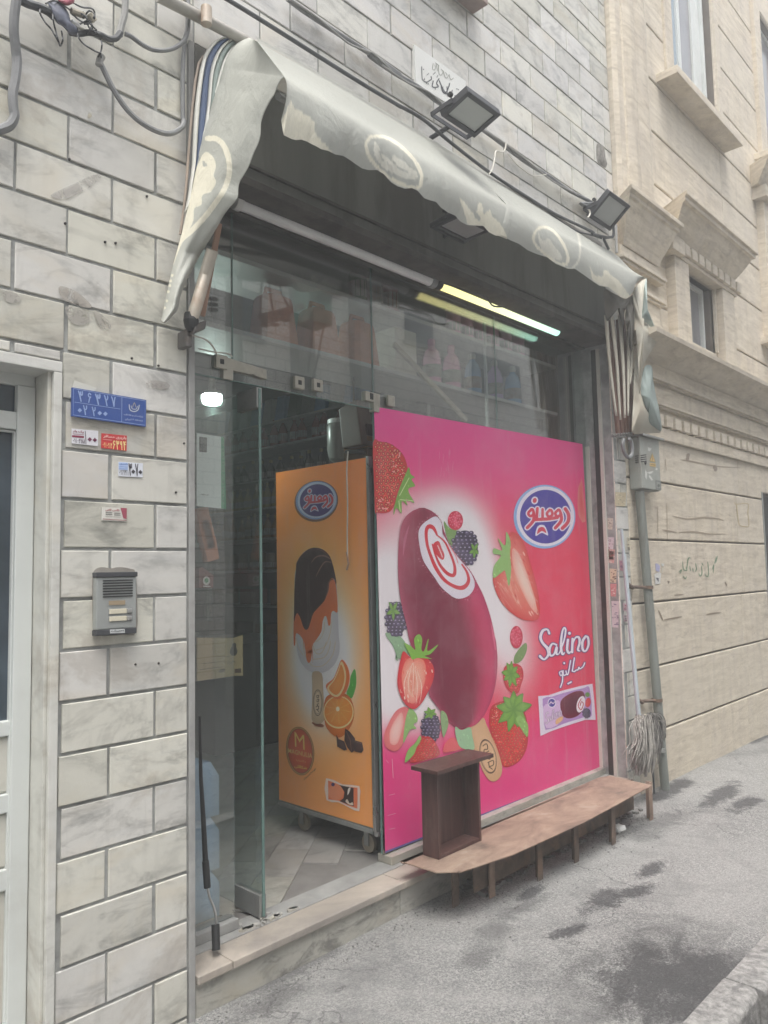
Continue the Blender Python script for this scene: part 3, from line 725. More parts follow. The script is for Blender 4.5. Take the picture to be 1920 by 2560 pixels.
# utility pole with crossarms, insulators and wires
pp = MIR(585, 800, -5.2)
up = thing('utility_pole', 'dark utility pole with crossarms, insulators and hanging wires, mirrored in the shop glass', 'utility pole', (pp[0], -5.2, -.13))
MB().tube([(pp[0], -5.2, -.13), (pp[0], -5.2, 6.5)], [.13, .10]).build('pole', M['plaster_dark'], up, smooth=True)
for (a, b) in (((585, 610), (628, 628)), ((590, 675), (615, 690))):
    A, B = MIR(*a, -5.2), MIR(*b, -5.2); MB().tube([A, B], .045).build('crossarm', M['dark_metal'], up, smooth=True)
for a, b, r in (((650, 795), (755, 765), .05), ((655, 808), (720, 792), .03)): MB().tube([MIR(*a, -5.0), MIR(*b, -5.0)], r).build('crossarm', M['dark_metal'], up, smooth=True)
ins = basic('insulator', (.10, .06, .05), .3)
for q in [(625, 600), (615, 660), (660, 820), (685, 818), (715, 805), (812, 700), (790, 640), (768, 645), (530, 780)]:
    c = MIR(*q, -5.0); mb = MB()
    for k in range(3): mb.lathe(c+np.array((0, 0, k*.07)), [(.02, 0), (.07, .015), (.07, .03), (.02, .045)], 10)
    mb.build('insulator', ins, up, smooth=True)
mb = MB()
for P_ in [[(673, 615), (672, 700), (685, 795)], [(683, 615), (700, 720), (730, 780)], [(658, 640), (655, 700), (650, 790)], [(600, 665), (640, 645), (710, 632)], [(810, 690), (815, 780), (800, 870), (780, 960)], [(790, 640), (785, 800), (770, 930)]]:
    mb.tube([MIR(*q, -5.1) for q in smooth(P_, 6, False)], .016, 6)
mb.build('hanging_wire', M['black_plastic'], up, smooth=True)
c = MIR(785, 720, -5.2)
MB().box(c[0]-.22, c[0]+.22, -5.4, -5.05, c[2]-.55, c[2]+.55).build('equipment_box', basic('green_box', (.10, .19, .15), .6), up, bevel=.02)

for q in z5([(585, 105), (685, 100)])+z1([(455, 1045), (500, 1050), (300, 688), (635, 848), (282, 965)])+z3([(570, 165), (685, 197), (795, 533), (760, 745)]):
    c_ = W(*q, -.001); mb = MB(); mb.lathe((c_[0], -.004, c_[2]), [(.0, 0), (.0032, 0), (.0045, .005)], 9, axis=(0, 1, 0)); mb.build('wall_plug', M['dark_metal'], shop)
gp = Art(lambda a, b: W(a, b, -.0025), (0, -1, 0), .0003)
random.seed(14)
def blot(P_, c_, n=5):
    gp.poly(P_, c_, 1, sm=n)
blot(z1([(255, 1240), (300, 1245), (350, 1275), (395, 1320), (380, 1330), (320, 1315), (265, 1285)]), (.40, .37, .33)); blot(z1([(285, 1325), (340, 1335), (380, 1350), (385, 1390), (350, 1405), (310, 1395), (290, 1360)]), (.40, .38, .345))
blot(z1([(405, 1340), (440, 1360), (478, 1400), (470, 1425), (430, 1405)]), (.42, .40, .36)); blot(z1([(12, 1260), (50, 1255), (90, 1290), (70, 1310), (25, 1300)]), (.45, .43, .39)); blot(z1([(240, 830), (330, 790), (390, 760), (440, 755), (400, 800), (330, 840), (280, 860), (220, 850)]), (.48, .46, .43))
blot(z3([(640, 260), (725, 270), (725, 298), (642, 290)]), (.38, .355, .33), 2); blot(z1([(385, 480), (400, 470), (395, 505), (378, 510)]), (.50, .46, .36), 3)
gp.mb.build('glue_patches', vcol_('glue_patches'), shop, normals=False)
# ------------------------------------------------------------------ glass of the shop front
def glass_mat(name, dirt=.016, tint=(.955, .975, .965), refl=2.9):
    t = NT(name); p = t.pos()
    tr = t.n('ShaderNodeBsdfTransparent'); tr.inputs[0].default_value = (*tint, 1)
    gl = t.n('ShaderNodeBsdfGlossy'); gl.inputs['Roughness'].default_value = .012; gl.inputs[0].default_value = (1, 1, 1, 1)
    n = t.noise(p, 1.4, 2, .5); bm = t.n('ShaderNodeBump'); bm.inputs['Strength'].default_value = .02; bm.inputs['Distance'].default_value = .05; t.l(n, bm.inputs['Height']); t.l(bm.outputs[0], gl.inputs['Normal'])
    ge = t.n('ShaderNodeNewGeometry'); dt = t.n('ShaderNodeVectorMath', operation='DOT_PRODUCT'); t.l(ge.outputs['Incoming'], dt.inputs[0]); t.l(ge.outputs['True Normal'], dt.inputs[1])
    co = t.math('SUBTRACT', 1.0, t.math('ABSOLUTE', dt.outputs['Value'])); f = t.math('ADD', .04, t.math('MULTIPLY', t.math('POWER', co, 5.0), .96)); f = t.math('MULTIPLY', f, refl, clamp=True)
    mx = t.n('ShaderNodeMixShader'); t.l(f, mx.inputs[0]); t.l(tr.outputs[0], mx.inputs[1]); t.l(gl.outputs[0], mx.inputs[2])
    df = t.n('ShaderNodeBsdfDiffuse'); df.inputs[0].default_value = (.62, .64, .62, 1)
    d = t.noise(t.mapv(p, (6, 6, 1.0)), 2.2, 7, .7, .6); ds = t.ramp(d, [(.35, .45), (.72, 1.6)])
    m2 = t.n('ShaderNodeMixShader'); t.l(t.math('MULTIPLY', ds, dirt, clamp=True), m2.inputs[0]); t.l(mx.outputs[0], m2.inputs[1]); t.l(df.outputs[0], m2.inputs[2])
    return t.done(m2.outputs[0])
M['glass'] = glass_mat('glass'); M['door_glass'] = glass_mat('door_glass', .03, (.86, .93, .91))
M['glass_edge'] = basic('glass_edge', (.13, .22, .20), .2, var=.2, scale=20, bump=0, spec=.7)
GY = .2
sf = thing('glass_shop_front', 'frameless glass shop front with open glass door under the shutter housing', 'shop front', (3.0, GY, .18))
for a, b, z0, z1_, in [(1.492, 1.776, .182, 2.262), (1.492, 1.776, 2.266, 2.968), (1.780, 2.590, 2.268, 2.968), (2.594, 3.62, .184, 2.968), (3.624, 4.650, .184, 2.968)]:
    MB().box(a, b, GY-.004, GY+.004, z0, z1_).build('glass_pane', M['glass'], sf)
mb = MB()
for q in (1.778, 2.592, 3.622): mb.box(q-.0018, q+.0018, GY-.0045, GY+.0045, 2.27 if q < 2.5 else .19, 2.968)
mb.box(1.4915, 1.7775, GY-.0042, GY+.0042, 2.262, 2.2658); mb.box(1.78, 2.59, GY-.0043, GY+.0043, 2.2645, 2.2678)
mb.build('glass_joint', M['glass_edge'], sf)
# open door, swung inwards about its pivot
dx0 = 1.885
gd = MB().box(dx0-.005, dx0+.005, .165, .93, .155, 2.245).build('glass_door', M['door_glass'], sf)
mb = MB(); mb.box(dx0-.0055, dx0+.0055, .160, .1648, .155, 2.245); mb.box(dx0-.0055, dx0+.0055, .9302, .934, .155, 2.245); mb.build('door_edge', M['glass_edge'], gd)
mb = MB(); mb.box(dx0-.016, dx0+.016, .166, .335, .15, .235); mb.build('patch_fitting', M['grey_metal'], gd, bevel=.003)
MB().box(dx0-.014, dx0+.014, .163, .30, 2.165, 2.25).build('patch_fitting', M['galvanised'], gd, bevel=.003)
M['brass_patch'] = basic('brass_patch', (.42, .40, .34), .45, .3, var=.14, scale=25, dirt=(.25, .22, .18))
def patch(pts, y=.186, th=.03, name='patch_fitting'):
    P = [W(a, b, y) for a, b in pts]; n = len(P); vs = P+[p+np.array((0, th, 0)) for p in P]
    return MB().add(vs, [tuple(range(n)), tuple(range(n, 2*n))[::-1]]+[(i, (i+1) % n, n+(i+1) % n, n+i) for i in range(n)]).build(name, M['brass_patch'], sf, bevel=.002)
patch(cE([(278, 38), (645, 152), (648, 236), (556, 208), (520, 186), (520, 196), (357, 160), (357, 246), (272, 230)]), .184)
patch(cE([(1500, 335), (1625, 365), (1620, 522), (1572, 512), (1572, 432), (1502, 415)]), .184)
mb = MB()
for q in ((1545, 376), (1560, 380)):
    c = W(*cE([q])[0], .183); mb.box(c[0]-.004, c[0]+.004, .181, .186, c[2]-.018, c[2]+.012)
mb.build('keyhole', M['black_plastic'], sf)
mb = MB(); mb.box(4.644, 4.6535, .170, .2005, .18, 2.30); mb.build('edge_strip', M['cream_paint'], sf, bevel=.001)
# small clamp plates
for i, q in enumerate([(245, 88), (918, 268), (1078, 290)]):
    c = W(*cE([q])[0], .19); MB().box(c[0]-.027, c[0]+.027, .178, .196, c[2]-.027, c[2]+.027).build('glass_clamp', M['brass_patch'], sf, bevel=.003)
    m = MB(); m.box(c[0]-.009, c[0]+.009, .1765, .1782, c[2]-.010, c[2]+.010); m.build('clamp_screw', M['black_plastic'], sf)
c = W(*c7([(262, 1115)])[0], .19); MB().box(c[0]-.024, c[0]+.024, .178, .196, c[2]-.027, c[2]+.027).build('glass_clamp', M['brass_patch'], sf, bevel=.003)

# ------------------------------------------------------------------ tube lamps
def emit(name, c, e): t = NT(name); q = t.n('ShaderNodeEmission'); q.inputs[0].default_value = (*c, 1); q.inputs[1].default_value = e; return t.done(q.outputs[0])
def lit_tube():
    t = NT('lit_tube'); p = t.pos(); sp = t.n('ShaderNodeSeparateXYZ'); t.l(p, sp.inputs[0])
    f = t.math('DIVIDE', t.math('SUBTRACT', sp.outputs[0], 3.05), 1.2, clamp=True)
    col = t.ramp(f, [(0.0, (.88, .78, .30)), (.45, (.88, .90, .48)), (.85, (.55, .95, .72)), (1.0, (.40, .85, .70))])
    e = t.n('ShaderNodeEmission'); t.l(col, e.inputs[0]); e.inputs[1].default_value = .75; return t.done(e.outputs[0])
A, B = W(600, 533, .03), W(1078, 703, .03)
TY = .115; tz = float(W(1078, 703, TY)[2])-.002
XE = float(W(1078, 703, TY)[0]); XL = float(W(1096, 710, TY)[0]); XR = float(W(1392, 828, TY)[0])
t1 = thing('unlit_tube_lamp', 'unlit white tube lamp under the shutter housing, left of the glowing one', 'tube lamp', (2.2, .03, tz+.03))
MB().tube([(float(W(600, 533, TY)[0]), TY, tz), (float(W(1078, 703, TY)[0]), TY, tz)], .027, 14).build('tube', basic('off_tube', (.84, .85, .84), .18, var=.04, bump=0, spec=.8), t1, smooth=True)
mb = MB(); mb.box(1.70, XE, TY+.005, TY+.055, tz+.028, tz+.066); mb.build('batten', M['white_plastic'], t1, bevel=.004)
mb = MB(); mb.tube([(XE-.015, TY, tz), (XE+.022, TY, tz)], .032, 14); mb.build('end_cap', M['grey_plastic'], t1, smooth=True)
MB().tube([(float(W(590, 529, TY)[0])-.01, TY, tz), (float(W(600, 533, TY)[0]), TY, tz)], .032, 14).build('end_cap', M['white_plastic'], t1, smooth=True)
t2 = thing('lit_tube_lamp', 'glowing yellow green tube lamp under the shutter housing', 'tube lamp', (3.4, .03, tz+.03))
MB().tube([(XL+.012, TY, tz+.002), (XR, TY, tz+.004)], .025, 14).build('tube', lit_tube(), t2, smooth=True)
mb = MB(); mb.box(XL-.02, XR-.01, TY+.01, TY+.06, tz+.03, tz+.060); mb.build('batten', M['cream_paint'], t2, bevel=.004)
MB().tube([(XE+.026, TY, tz+.002), (XL+.011, TY, tz+.002)], .029, 14).build('end_cap', M['black_plastic'], t2, smooth=True)
P = [W(a, b, .0) for a, b in smooth(c7([(610, 290), (700, 320), (800, 355), (880, 378), (930, 400), (975, 455), (1050, 462)]), 5, False)]
tag(MB().tube(P, .0045, 6).build('lamp_wire', M['black_plastic'], smooth=True), 'thin dark wire sagging in front of the glowing tube lamp', 'wire')

# ------------------------------------------------------------------ poster on the glass
def vcol(name, rough=.35, spec=.4, var=.0, bump=0.0, dull=None):
    t = NT(name); a = t.n('ShaderNodeVertexColor'); a.layer_name = 'Col'; col = a.outputs[0]; p = t.pos()
    if var:
        n = t.noise(p, 3.5, 6, .65, .3); m = t.math('MULTIPLY', t.ramp(n, [(.45, 0.0), (.75, 1.0)]), var); col = t.mix(m, col, dull or (.55, .5, .5))
    gr = t.noise(p, 330, 3, .8); col = t.mix(t.math('MULTIPLY', t.ramp(gr, [(.45, 0.0), (.75, 1.0)]), .13), col, (.35, .30, .30)); sm_ = t.noise(t.mapv(p, (9, 9, .8)), 1.3, 8, .75, .4); col = t.mix(t.math('MULTIPLY', t.ramp(sm_, [(.55, 0.0), (.70, 1.0)]), var*1.3), col, (.62, .58, .57))
    return t.done(t.bsdf(col, rough, 0, t.bump(t.noise(p, 40, 3), bump, .003) if bump else None, spec))
M['print'] = vcol('print', .28, .45, .13, .05, (.72, .60, .64))
PY = .192
po = thing('ice_cream_poster', 'large pink ice cream poster with berries covering the lower glass', 'poster', (3.6, PY, .19))
TL, TR, BL, BR = (935, 1016), (1456, 1110), (963, 2133), (1500, 1926)
# sheet: pink to red with a pale glow printed behind the ice cream
NU, NV = 110, 130
us, vs_ = np.meshgrid(np.linspace(0, 1, NU), np.linspace(0, 1, NV), indexing='ij')
w3 = [W(*q, PY) for q in (TL, TR, BL, BR)]
P3 = (w3[0][None, None]*((1-us)*(1-vs_))[..., None]+w3[1]*(us*(1-vs_))[..., None]+w3[2]*((1-us)*vs_)[..., None]+w3[3]*(us*vs_)[..., None])
d = P3-CAM; zz = d@CF; px = 960+FPX*(d@CR)/zz; py = 1280-FPX*(d@CU)/zz
mag, red, rose = (np.array(lin(c)) for c in ('#f0469c', '#e8385e', '#e63a80')); white = np.array((.86, .80, .83))
ty = np.interp(py, [1000, 1180, 1330, 1750, 1900, 2120], [0, .35, 1, 1, .35, .0])[..., None]
base = mag*(1-ty)+red*ty; base = np.where((py > 1800)[..., None], base*.5+rose*.5, base)
def gs(cx, cy, sx, sy, rot=0):
    c, s = math.cos(R(rot)), math.sin(R(rot)); a = (px-cx)*c+(py-cy)*s; b = -(px-cx)*s+(py-cy)*c; return np.exp(-(a/sx)**2-(b/sy)**2)
g = 1.15*gs(950, 1560, 60, 190)+.9*gs(1050, 1520, 110, 200, -8)+.78*gs(1135, 1345, 85, 85)+1.05*gs(1215, 1480, 62, 170, -18)+.8*gs(1030, 1760, 105, 80)+.40*gs(1285, 1640, 60, 120)+.36*gs(1090, 1270, 110, 70)
g = np.clip(g, 0, 1)[..., None]; g = g*g*(3-2*g)
MB().grid(P3, base*(1-g)+white*g).build('poster_sheet', M['print'], po, normals=False)
art = Art(lambda a, b: W(a, b, PY), (0, -1, 0), .0005)
random.seed(4)
GRN, GRN2, LEAF = '#7fae45', '#5f9038', '#4c7a45'
def leaf(pts, c=GRN, lv=6, e=GRN2):
    art.poly(pts, c, lv, sm=4); q = smooth(pts, 4); cc_ = lin(c)
    fleck(q, 16, [tuple(x*.72 for x in cc_), tuple(min(1, x*1.35+.02) for x in cc_), tuple(min(1, x*1.6+.04) for x in cc_)], (1.2, 3.6), lv+.12, .35, 70)
def calyx(cx, cy, r, lv=7, n=7, rot=0, sx=1.0, sy=1.0, c=GRN):
    for k in range(n):
        a = 2*math.pi*k/n+rot+random.uniform(-.15, .15); L = r*random.uniform(.85, 1.15); w = r*.24
        ux, uy = math.cos(a), math.sin(a); q = [(0, 0), (.45*L, w), (.8*L, w*.55), (L, 0), (.75*L, -w*.6), (.4*L, -w)]
        art.poly([(cx+sx*(ux*p-uy*o), cy+sy*(uy*p+ux*o)) for p, o in q], c, lv+.1*k, sm=3, edge=GRN2)
def seeds(poly, step, lv=6, c='#e8a070', rx=2.2, ry=3.2, ring='#b01820'):
    A_ = np.array(poly); mn, mx = A_.min(0), A_.max(0); j = 0; y = mn[1]+step
    while y < mx[1]-step*.4:
        x = mn[0]+step*(.5 if j % 2 else 1)
        while x < mx[0]:
            X = x+random.uniform(-.15, .15)*step; Y = y+random.uniform(-.15, .15)*step
            if inside(np.array([X, X-step*.45, X+step*.45]), np.array([Y, Y, Y]), poly).all():
                art.ell(X, Y, rx*1.7, ry*1.5, ring, lv, n=9); art.ell(X, Y+.6, rx*.75, ry*.75, c, lv+.2, n=7)
            x += step
        y += step*.8; j += 1
def fleck(poly, n, cols_, r=(1.5, 5), lv=5, ar=.45, ang=None):
    A_ = np.array(poly); mn, mx = A_.min(0), A_.max(0); k = 0
    while k < n:
        X, Y = random.uniform(mn[0], mx[0]), random.uniform(mn[1], mx[1]); q = random.uniform(*r)
        if inside(np.array([X, X-q, X+q, X, X]), np.array([Y, Y, Y, Y-q, Y+q]), poly).all(): art.ell(X, Y, q, q*ar, random.choice(cols_), lv+k*.0006, ang if ang is not None else random.uniform(0, 180), 8)
        k += 1
def streaks(poly, a, b, n, c, w, lv=5, spread=.5):
    a, b = np.array(a, float), np.array(b, float); d = b-a; nn = np.array((-d[1], d[0]))
    for k in range(n):
        s = (k/(n-1)-.5)*2*spread; t0 = random.uniform(.0, .2); t1 = random.uniform(.75, 1.0)
        q = [a+d*t0+nn*s*.3*(.6), a+d*(t0+t1)/2+nn*s*.55, a+d*t1+nn*s*.45]
        Q = smooth(q, 5, False)
        if inside(np.array([p[0] for p in Q]), np.array([p[1] for p in Q]), poly).all(): art.stroke(q, [w*.4, w, w*.3], c, lv, 5)
def blackberry(cx, cy, rx, ry, lv=5, dr=5.6, rot=0):
    art.ell(cx, cy, rx, ry, '#2a2036', lv, rot)
    y = -ry+dr*.7; j = 0
    while y < ry:
        hw = rx*math.sqrt(max(0, 1-(y/ry)**2)); x = -hw+(dr*.5 if j % 2 else 0)
        while x < hw:
            X, Y = cx+x, cy+y
            art.ell(X, Y, dr*.62, dr*.62, random.choice(['#3a2c4a', '#453858', '#2d2440', '#524668']), lv+.3, n=10)
            art.ell(X-dr*.12, Y-dr*.16, dr*.26, dr*.2, '#a79cb8', lv+.6, n=7); x += dr*1.15
        y += dr*.98; j += 1
def raspberry(cx, cy, rx, ry, lv=5):
    art.ell(cx, cy, rx, ry, '#d01f45', lv)
    for k in range(26):
        a = k*2.4; r = math.sqrt(k/26.)*.85; art.ell(cx+rx*r*math.cos(a), cy+ry*r*math.sin(a), rx*.2, ry*.17, random.choice(['#e2355c', '#d9284f', '#ee5a78']), lv+.3, n=9)
        art.ell(cx+rx*r*math.cos(a)-.6, cy+ry*r*math.sin(a)-1, rx*.07, ry*.05, '#f7a0ae', lv+.6, n=6)
# whole strawberry, cut by the top left edge of the sheet
b = smooth(cA([(36, 168), (90, 162), (150, 170), (220, 215), (265, 270), (288, 340), (290, 390), (262, 450), (225, 520), (205, 600), (170, 670), (120, 690), (60, 685), (50, 680), (44, 500)]), 4)
art.poly(b, '#ea5044', 3, edge='#c81f28'); fleck(b, 120, ['#e8483c', '#dc3630', '#f06a58', '#d02c2c'], (3, 9), 3.2); seeds(b, 10.5, 4, rx=2.3, ry=2.8, ring='#a81418')
for k in range(16):
    a = cA([(random.uniform(180, 260), random.uniform(220, 420))])[0]; art.ell(a[0], a[1], 3.2, 1.1, '#f7b8b0', 4.8, random.uniform(-60, 60), 8)
for k in range(10):
    a = cA([(random.uniform(70, 160), random.uniform(580, 670))])[0]; art.ell(a[0], a[1], 4, 1.6, '#f5a8a4', 4.8, random.uniform(-40, 40), 8)
leaf(cA([(300, 350), (312, 400), (342, 425), (318, 440), (345, 488), (300, 505), (300, 540), (340, 615), (278, 585), (288, 635), (248, 600), (245, 692), (208, 650), (187, 705), (190, 650), (212, 560), (240, 480), (275, 400)]))
for q in ([(230, 560), (300, 430)], [(235, 590), (330, 600)], [(225, 600), (235, 680)]): art.stroke(cA(q), 2.2, '#cfe3a0', 7, 0)
# ice cream on its stick
stick = cB([(690, 690), (790, 676), (815, 720), (850, 800), (890, 890), (922, 1000), (918, 1070), (880, 1112), (835, 1105), (790, 1040), (760, 960), (720, 860), (690, 740)])
art.poly(stick, '#dcb48c', 6, sm=5, edge='#d0a47c')
for w_, cc, lv in ((118, '#5b4034', 7), (110, '#e0b990', 7.4)): art.ell(*cB([(826, 942)])[0], 56*w_/118*.3617, 122*w_/118*.3617, cc, lv, -12)
for w_, cc, lv in ((118, '#5b4034', 7.8), (114, '#e0b990', 8.2)): art.ell(*cB([(826, 942)])[0], 49*w_/118*.3617, 114*w_/118*.3617, cc, lv, -12)
for q in [[(790, 870), (815, 855), (822, 890), (800, 895), (800, 920), (830, 905)], [(815, 930), (845, 920), (838, 960), (812, 950)], [(825, 985), (860, 970), (862, 1000), (835, 1010), (830, 985)], [(832, 1015), (855, 1030)]]:
    art.stroke(cB(q), 2.4, '#4e372e', 8.6, 5)
art.ell(*cB([(815, 1000)])[0], 2.2, 2.6, '#4e372e', 8)
bar = cA([(380, 650), (440, 660), (500, 700), (540, 760), (565, 840), (605, 930), (680, 1030), (755, 1120), (805, 1210), (850, 1300), (895, 1430), (925, 1550), (948, 1680)])+cB([(878, 130), (890, 250), (886, 380), (865, 500), (828, 600), (775, 690), (715, 738), (655, 748), (600, 738), (545, 690), (490, 620), (445, 560), (418, 520), (400, 420), (330, 260), (285, 150)])+cA([(275, 1500), (240, 1350), (221, 1200), (217, 1050), (226, 870), (248, 760), (300, 690)])
def barcol(u, v):
    if v < .36:
        w = max(0, (v-.16)/.20); a = cmix([(0, '#b04a66'), (.2, '#9c3450'), (.6, '#84203e'), (1, '#9c3454')], u); b = barcol(u, .3601); return tuple(x*(1-w)+y*w for x, y in zip(a, b))
    sh = .30*math.sin(v*3.0)   # the glossy flank runs down the right side
    return cmix([(0, '#a8405e'), (.07, '#8e2446'), (.30-.1*v, '#7a1a3a'), (.60+.1*v, '#84203e'), (.80, '#b23058'), (.90, '#cc3c68'), (1.0, '#b43460')] , u)
art.scan(bar, barcol, 9, sm=4)
for Q_, w_, c__ in (([(905, 1500), (925, 1600), (938, 1700)], [1, 6, 3], '#d86888'), ([(300, 780), (270, 880), (255, 1000)], [1, 7, 2], '#b85c78')): art.stroke(cA(Q_), w_, c__, 9.5)
bite = cA([(500, 715), (540, 770), (548, 840), (600, 930), (655, 1010), (720, 1085), (765, 1150), (785, 1215), (768, 1270), (720, 1312), (650, 1322), (585, 1282), (530, 1230), (490, 1170), (440, 1100), (400, 1030), (376, 930), (368, 840), (388, 785), (440, 740)])
bb_ = smooth(bite, 5); cen = np.mean(bb_, 0)
for k in range(240):
    p = bb_[random.randrange(len(bb_))]; o = (np.array(p)-cen); o = o/np.linalg.norm(o); q = np.array(p)+o*random.uniform(-1, 10)
    art.ell(q[0], q[1], random.uniform(.8, 2.0), random.uniform(.4, 1.0), random.choice(['#c86a86', '#e0a0b0', '#9c2c4c', '#5a1024']), 9.8+k*.001, random.uniform(0, 180), 6)
art.poly(bite, '#f0ecf2', 10.2, sm=5, edge='#e4dbe8')
SW = '#d8283c'
art.stroke(cA([(505, 850), (478, 800), (442, 790), (425, 830), (432, 920), (460, 1010), (500, 1100), (560, 1185), (640, 1235), (700, 1240), (738, 1195), (728, 1130), (690, 1070)]), [4, 11, 8, 7, 9, 8, 11, 7, 4], SW, 10.6)
art.stroke(cA([(500, 850), (560, 900), (600, 980), (635, 1080), (630, 1148), (580, 1135), (525, 1070), (490, 990), (470, 920)]), [3, 5, 6, 9, 8, 5, 3], SW, 10.6)
art.poly(cA([(490, 905), (520, 900), (540, 950), (560, 1000), (550, 1035), (520, 1020), (490, 980), (474, 935)]), SW, 10.7, sm=4)
art.stroke(cA([(510, 930), (530, 975), (545, 1015)]), 2.5, '#f4c8cc', 10.9)
art.stroke(cA([(590, 920), (640, 1000), (660, 1060)]), 2, '#e88890', 10.9)
# berries right of it
leaf(cA([(560, 750), (600, 800), (680, 830), (660, 870), (615, 930), (585, 880)]), '#7da05a', 4.5, '#5c8448')
raspberry(*cA([(645, 745)])[0], 19, 24); blackberry(*cA([(716, 948)])[0], 32, 44, 5.5, 9.5)
calyx(*cA([(785, 965)])[0], 17, 7, 5, .4, .8, 1.2)
blackberry(*cA([(205, 1475)])[0], 25, 44, 5.5, 8.6); calyx(*cA([(182, 1412)])[0], 20, 7, 5, .2, .8, 1.2)
leaf(cA([(125, 1582), (200, 1580), (262, 1630), (290, 1700), (285, 1775), (200, 1760)])+cB([(205, 280), (170, 180)]), '#8db08a', 5, LEAF)
hs_ = smooth(cA([(1050, 835), (1110, 850), (1160, 930), (1200, 1060), (1240, 1200), (1265, 1330), (1270, 1440), (1240, 1482), (1150, 1480), (1060, 1430), (985, 1350), (940, 1260), (922, 1160), (960, 1050), (1020, 930)]), 4)
art.poly(hs_, '#ee8a78', 5, edge='#d83434', rings=6)
fleck(hs_, 130, ['#f0988a', '#e0524a', '#f6b8a8', '#d83c3c', '#ee7868'], (2, 7), 5.1, .28, 62)
art.poly(cA([(1065, 960), (1110, 980), (1180, 1150), (1235, 1330), (1245, 1430), (1190, 1370), (1120, 1230), (1075, 1100)]), '#f6d3c4', 5.6, sm=4, edge='#f0a090')
for k in range(26):
    a = cA([(random.uniform(960, 1100), random.uniform(1120, 1330))])[0]; art.stroke([a, (a[0]+random.uniform(10, 26), a[1]+random.uniform(22, 44))], [.5, 1.2, .4], '#f5c0a8', 5.9, 0)
for k in range(20):
    a = cA([(1075+k*8, 960+k*20)])[0]; art.stroke([a, (a[0]+random.uniform(8, 20), a[1]+random.uniform(6, 40))], [.5, 1.3, .3], '#fbe6dc', 6.2, 0)
leaf(cA([(1020, 828), (1052, 900), (1048, 1000), (1056, 1100), (1040, 1232), (1012, 1120), (985, 1130), (925, 1170), (930, 1080), (980, 1005), (925, 990), (930, 950), (990, 965), (958, 875), (1012, 930)]), '#93bf6a', 7)
raspberry(*cA([(1096, 1608)])[0], 16, 28); leaf(cB([(1090, 158), (1095, 210), (1060, 280), (1010, 300), (1010, 250), (1050, 190)]), '#7f9a5e', 5)
sb_ = smooth(cB([(945, 320), (1010, 300), (1060, 325), (1072, 390), (1055, 450), (1035, 505), (985, 500), (945, 450), (932, 380)]), 4); art.poly(sb_, '#e4525a', 5, edge='#cc2a40'); fleck(sb_, 50, ['#ea6068', '#d83c4c', '#f48890'], (2, 6), 5.1); seeds(sb_, 8, 5.5, rx=1.3, ry=1.7)
calyx(*cB([(985, 372)])[0], 29, 6.5, 8, .2, .75, 1.15)
bs = smooth(cB([(850, 600), (930, 560), (1020, 560), (1085, 650), (1102, 760), (1098, 870), (1060, 955), (1000, 1002), (935, 1012), (895, 930), (862, 840), (835, 720)]), 4)
art.poly(bs, '#e03434', 5, edge='#c01c28', rings=5); fleck(bs, 130, ['#e83c38', '#d42a2e', '#f05c50', '#c8222a'], (3, 8), 5.1); fleck([p for p in bs if p[0] < 1255], 30, ['#f4a8a0'], (1.5, 4), 5.25); seeds(bs, 9, 5.5, rx=1.5, ry=2.0)
calyx(*cB([(1005, 615)])[0], 46, 8, 9, .5, .9, 1.15); leaf(cB([(1050, 660), (1100, 720), (1098, 808), (1060, 760), (1020, 690)]), '#8fbc62', 8.5)
# berries bottom left
hb = smooth(cB([(240, 215), (290, 258), (340, 250), (400, 262), (442, 310), (452, 365), (440, 430), (402, 510), (360, 580), (312, 615), (262, 592), (222, 530), (198, 440), (205, 345), (220, 270)]), 4)
art.poly(hb, '#e85048', 10+1, edge='#d42e38', rings=5)
art.poly(cB([(265, 270), (340, 262), (385, 290), (395, 380), (370, 480), (320, 570), (270, 560), (235, 470), (228, 360)]), '#f3b49c', 11.6, sm=4, edge='#ee8070')
art.poly(cB([(280, 360), (320, 350), (335, 430), (310, 530), (280, 500), (265, 420)]), '#e88068', 11.9, sm=4, edge='#f2b8a0')
fleck(hb, 60, ['#f6c4b0', '#ee8c78', '#e86a5c', '#f9ded0'], (2, 6), 11.95, .3, 80); streaks(hb, cB([(310, 290)])[0], cB([(300, 590)])[0], 13, '#f9dccb', 1.8, 12.1, 1.1)
leaf(cB([(345, 98), (368, 130), (362, 200), (380, 215), (405, 140), (412, 138), (405, 215), (480, 168), (428, 232), (385, 248), (435, 268), (340, 262), (300, 272), (280, 235), (243, 160), (290, 180), (320, 205), (312, 130)]), '#84b848', 12.6)
art.poly(cB([(262, 600), (285, 640), (272, 720), (240, 850), (190, 905), (125, 880), (108, 800), (150, 690), (200, 620)]), '#eb8c88', 7, sm=4, edge='#e06c70'); art.poly(cB([(230, 640), (240, 720), (200, 850), (150, 850), (150, 760), (190, 680)]), '#f4c8c0', 7.3, sm=4, edge='#eea49c')
leaf(cB([(290, 610), (330, 650), (338, 700), (310, 720), (330, 750), (285, 760), (240, 850), (250, 720), (268, 640)]), '#93bb70', 8)
blackberry(*cB([(430, 738)])[0], 22, 36, 9.6, 8); calyx(*cB([(425, 645)])[0], 20, 11, 6, 3.4, 1.0, .8); leaf(cB([(500, 628), (535, 650), (550, 710), (535, 770), (515, 808), (500, 720)]), '#8fae78', 11)
bb2 = smooth(cB([(290, 985), (320, 900), (360, 815), (395, 800), (440, 820), (475, 870), (490, 930), (420, 960)]), 4); art.poly(bb2, '#df3c40', 10, edge='#c8242c'); fleck(bb2, 50, ['#e6484a', '#d02e34', '#f07068'], (2, 6), 10.1); seeds(bb2, 8, 10.5, rx=1.5, ry=2)
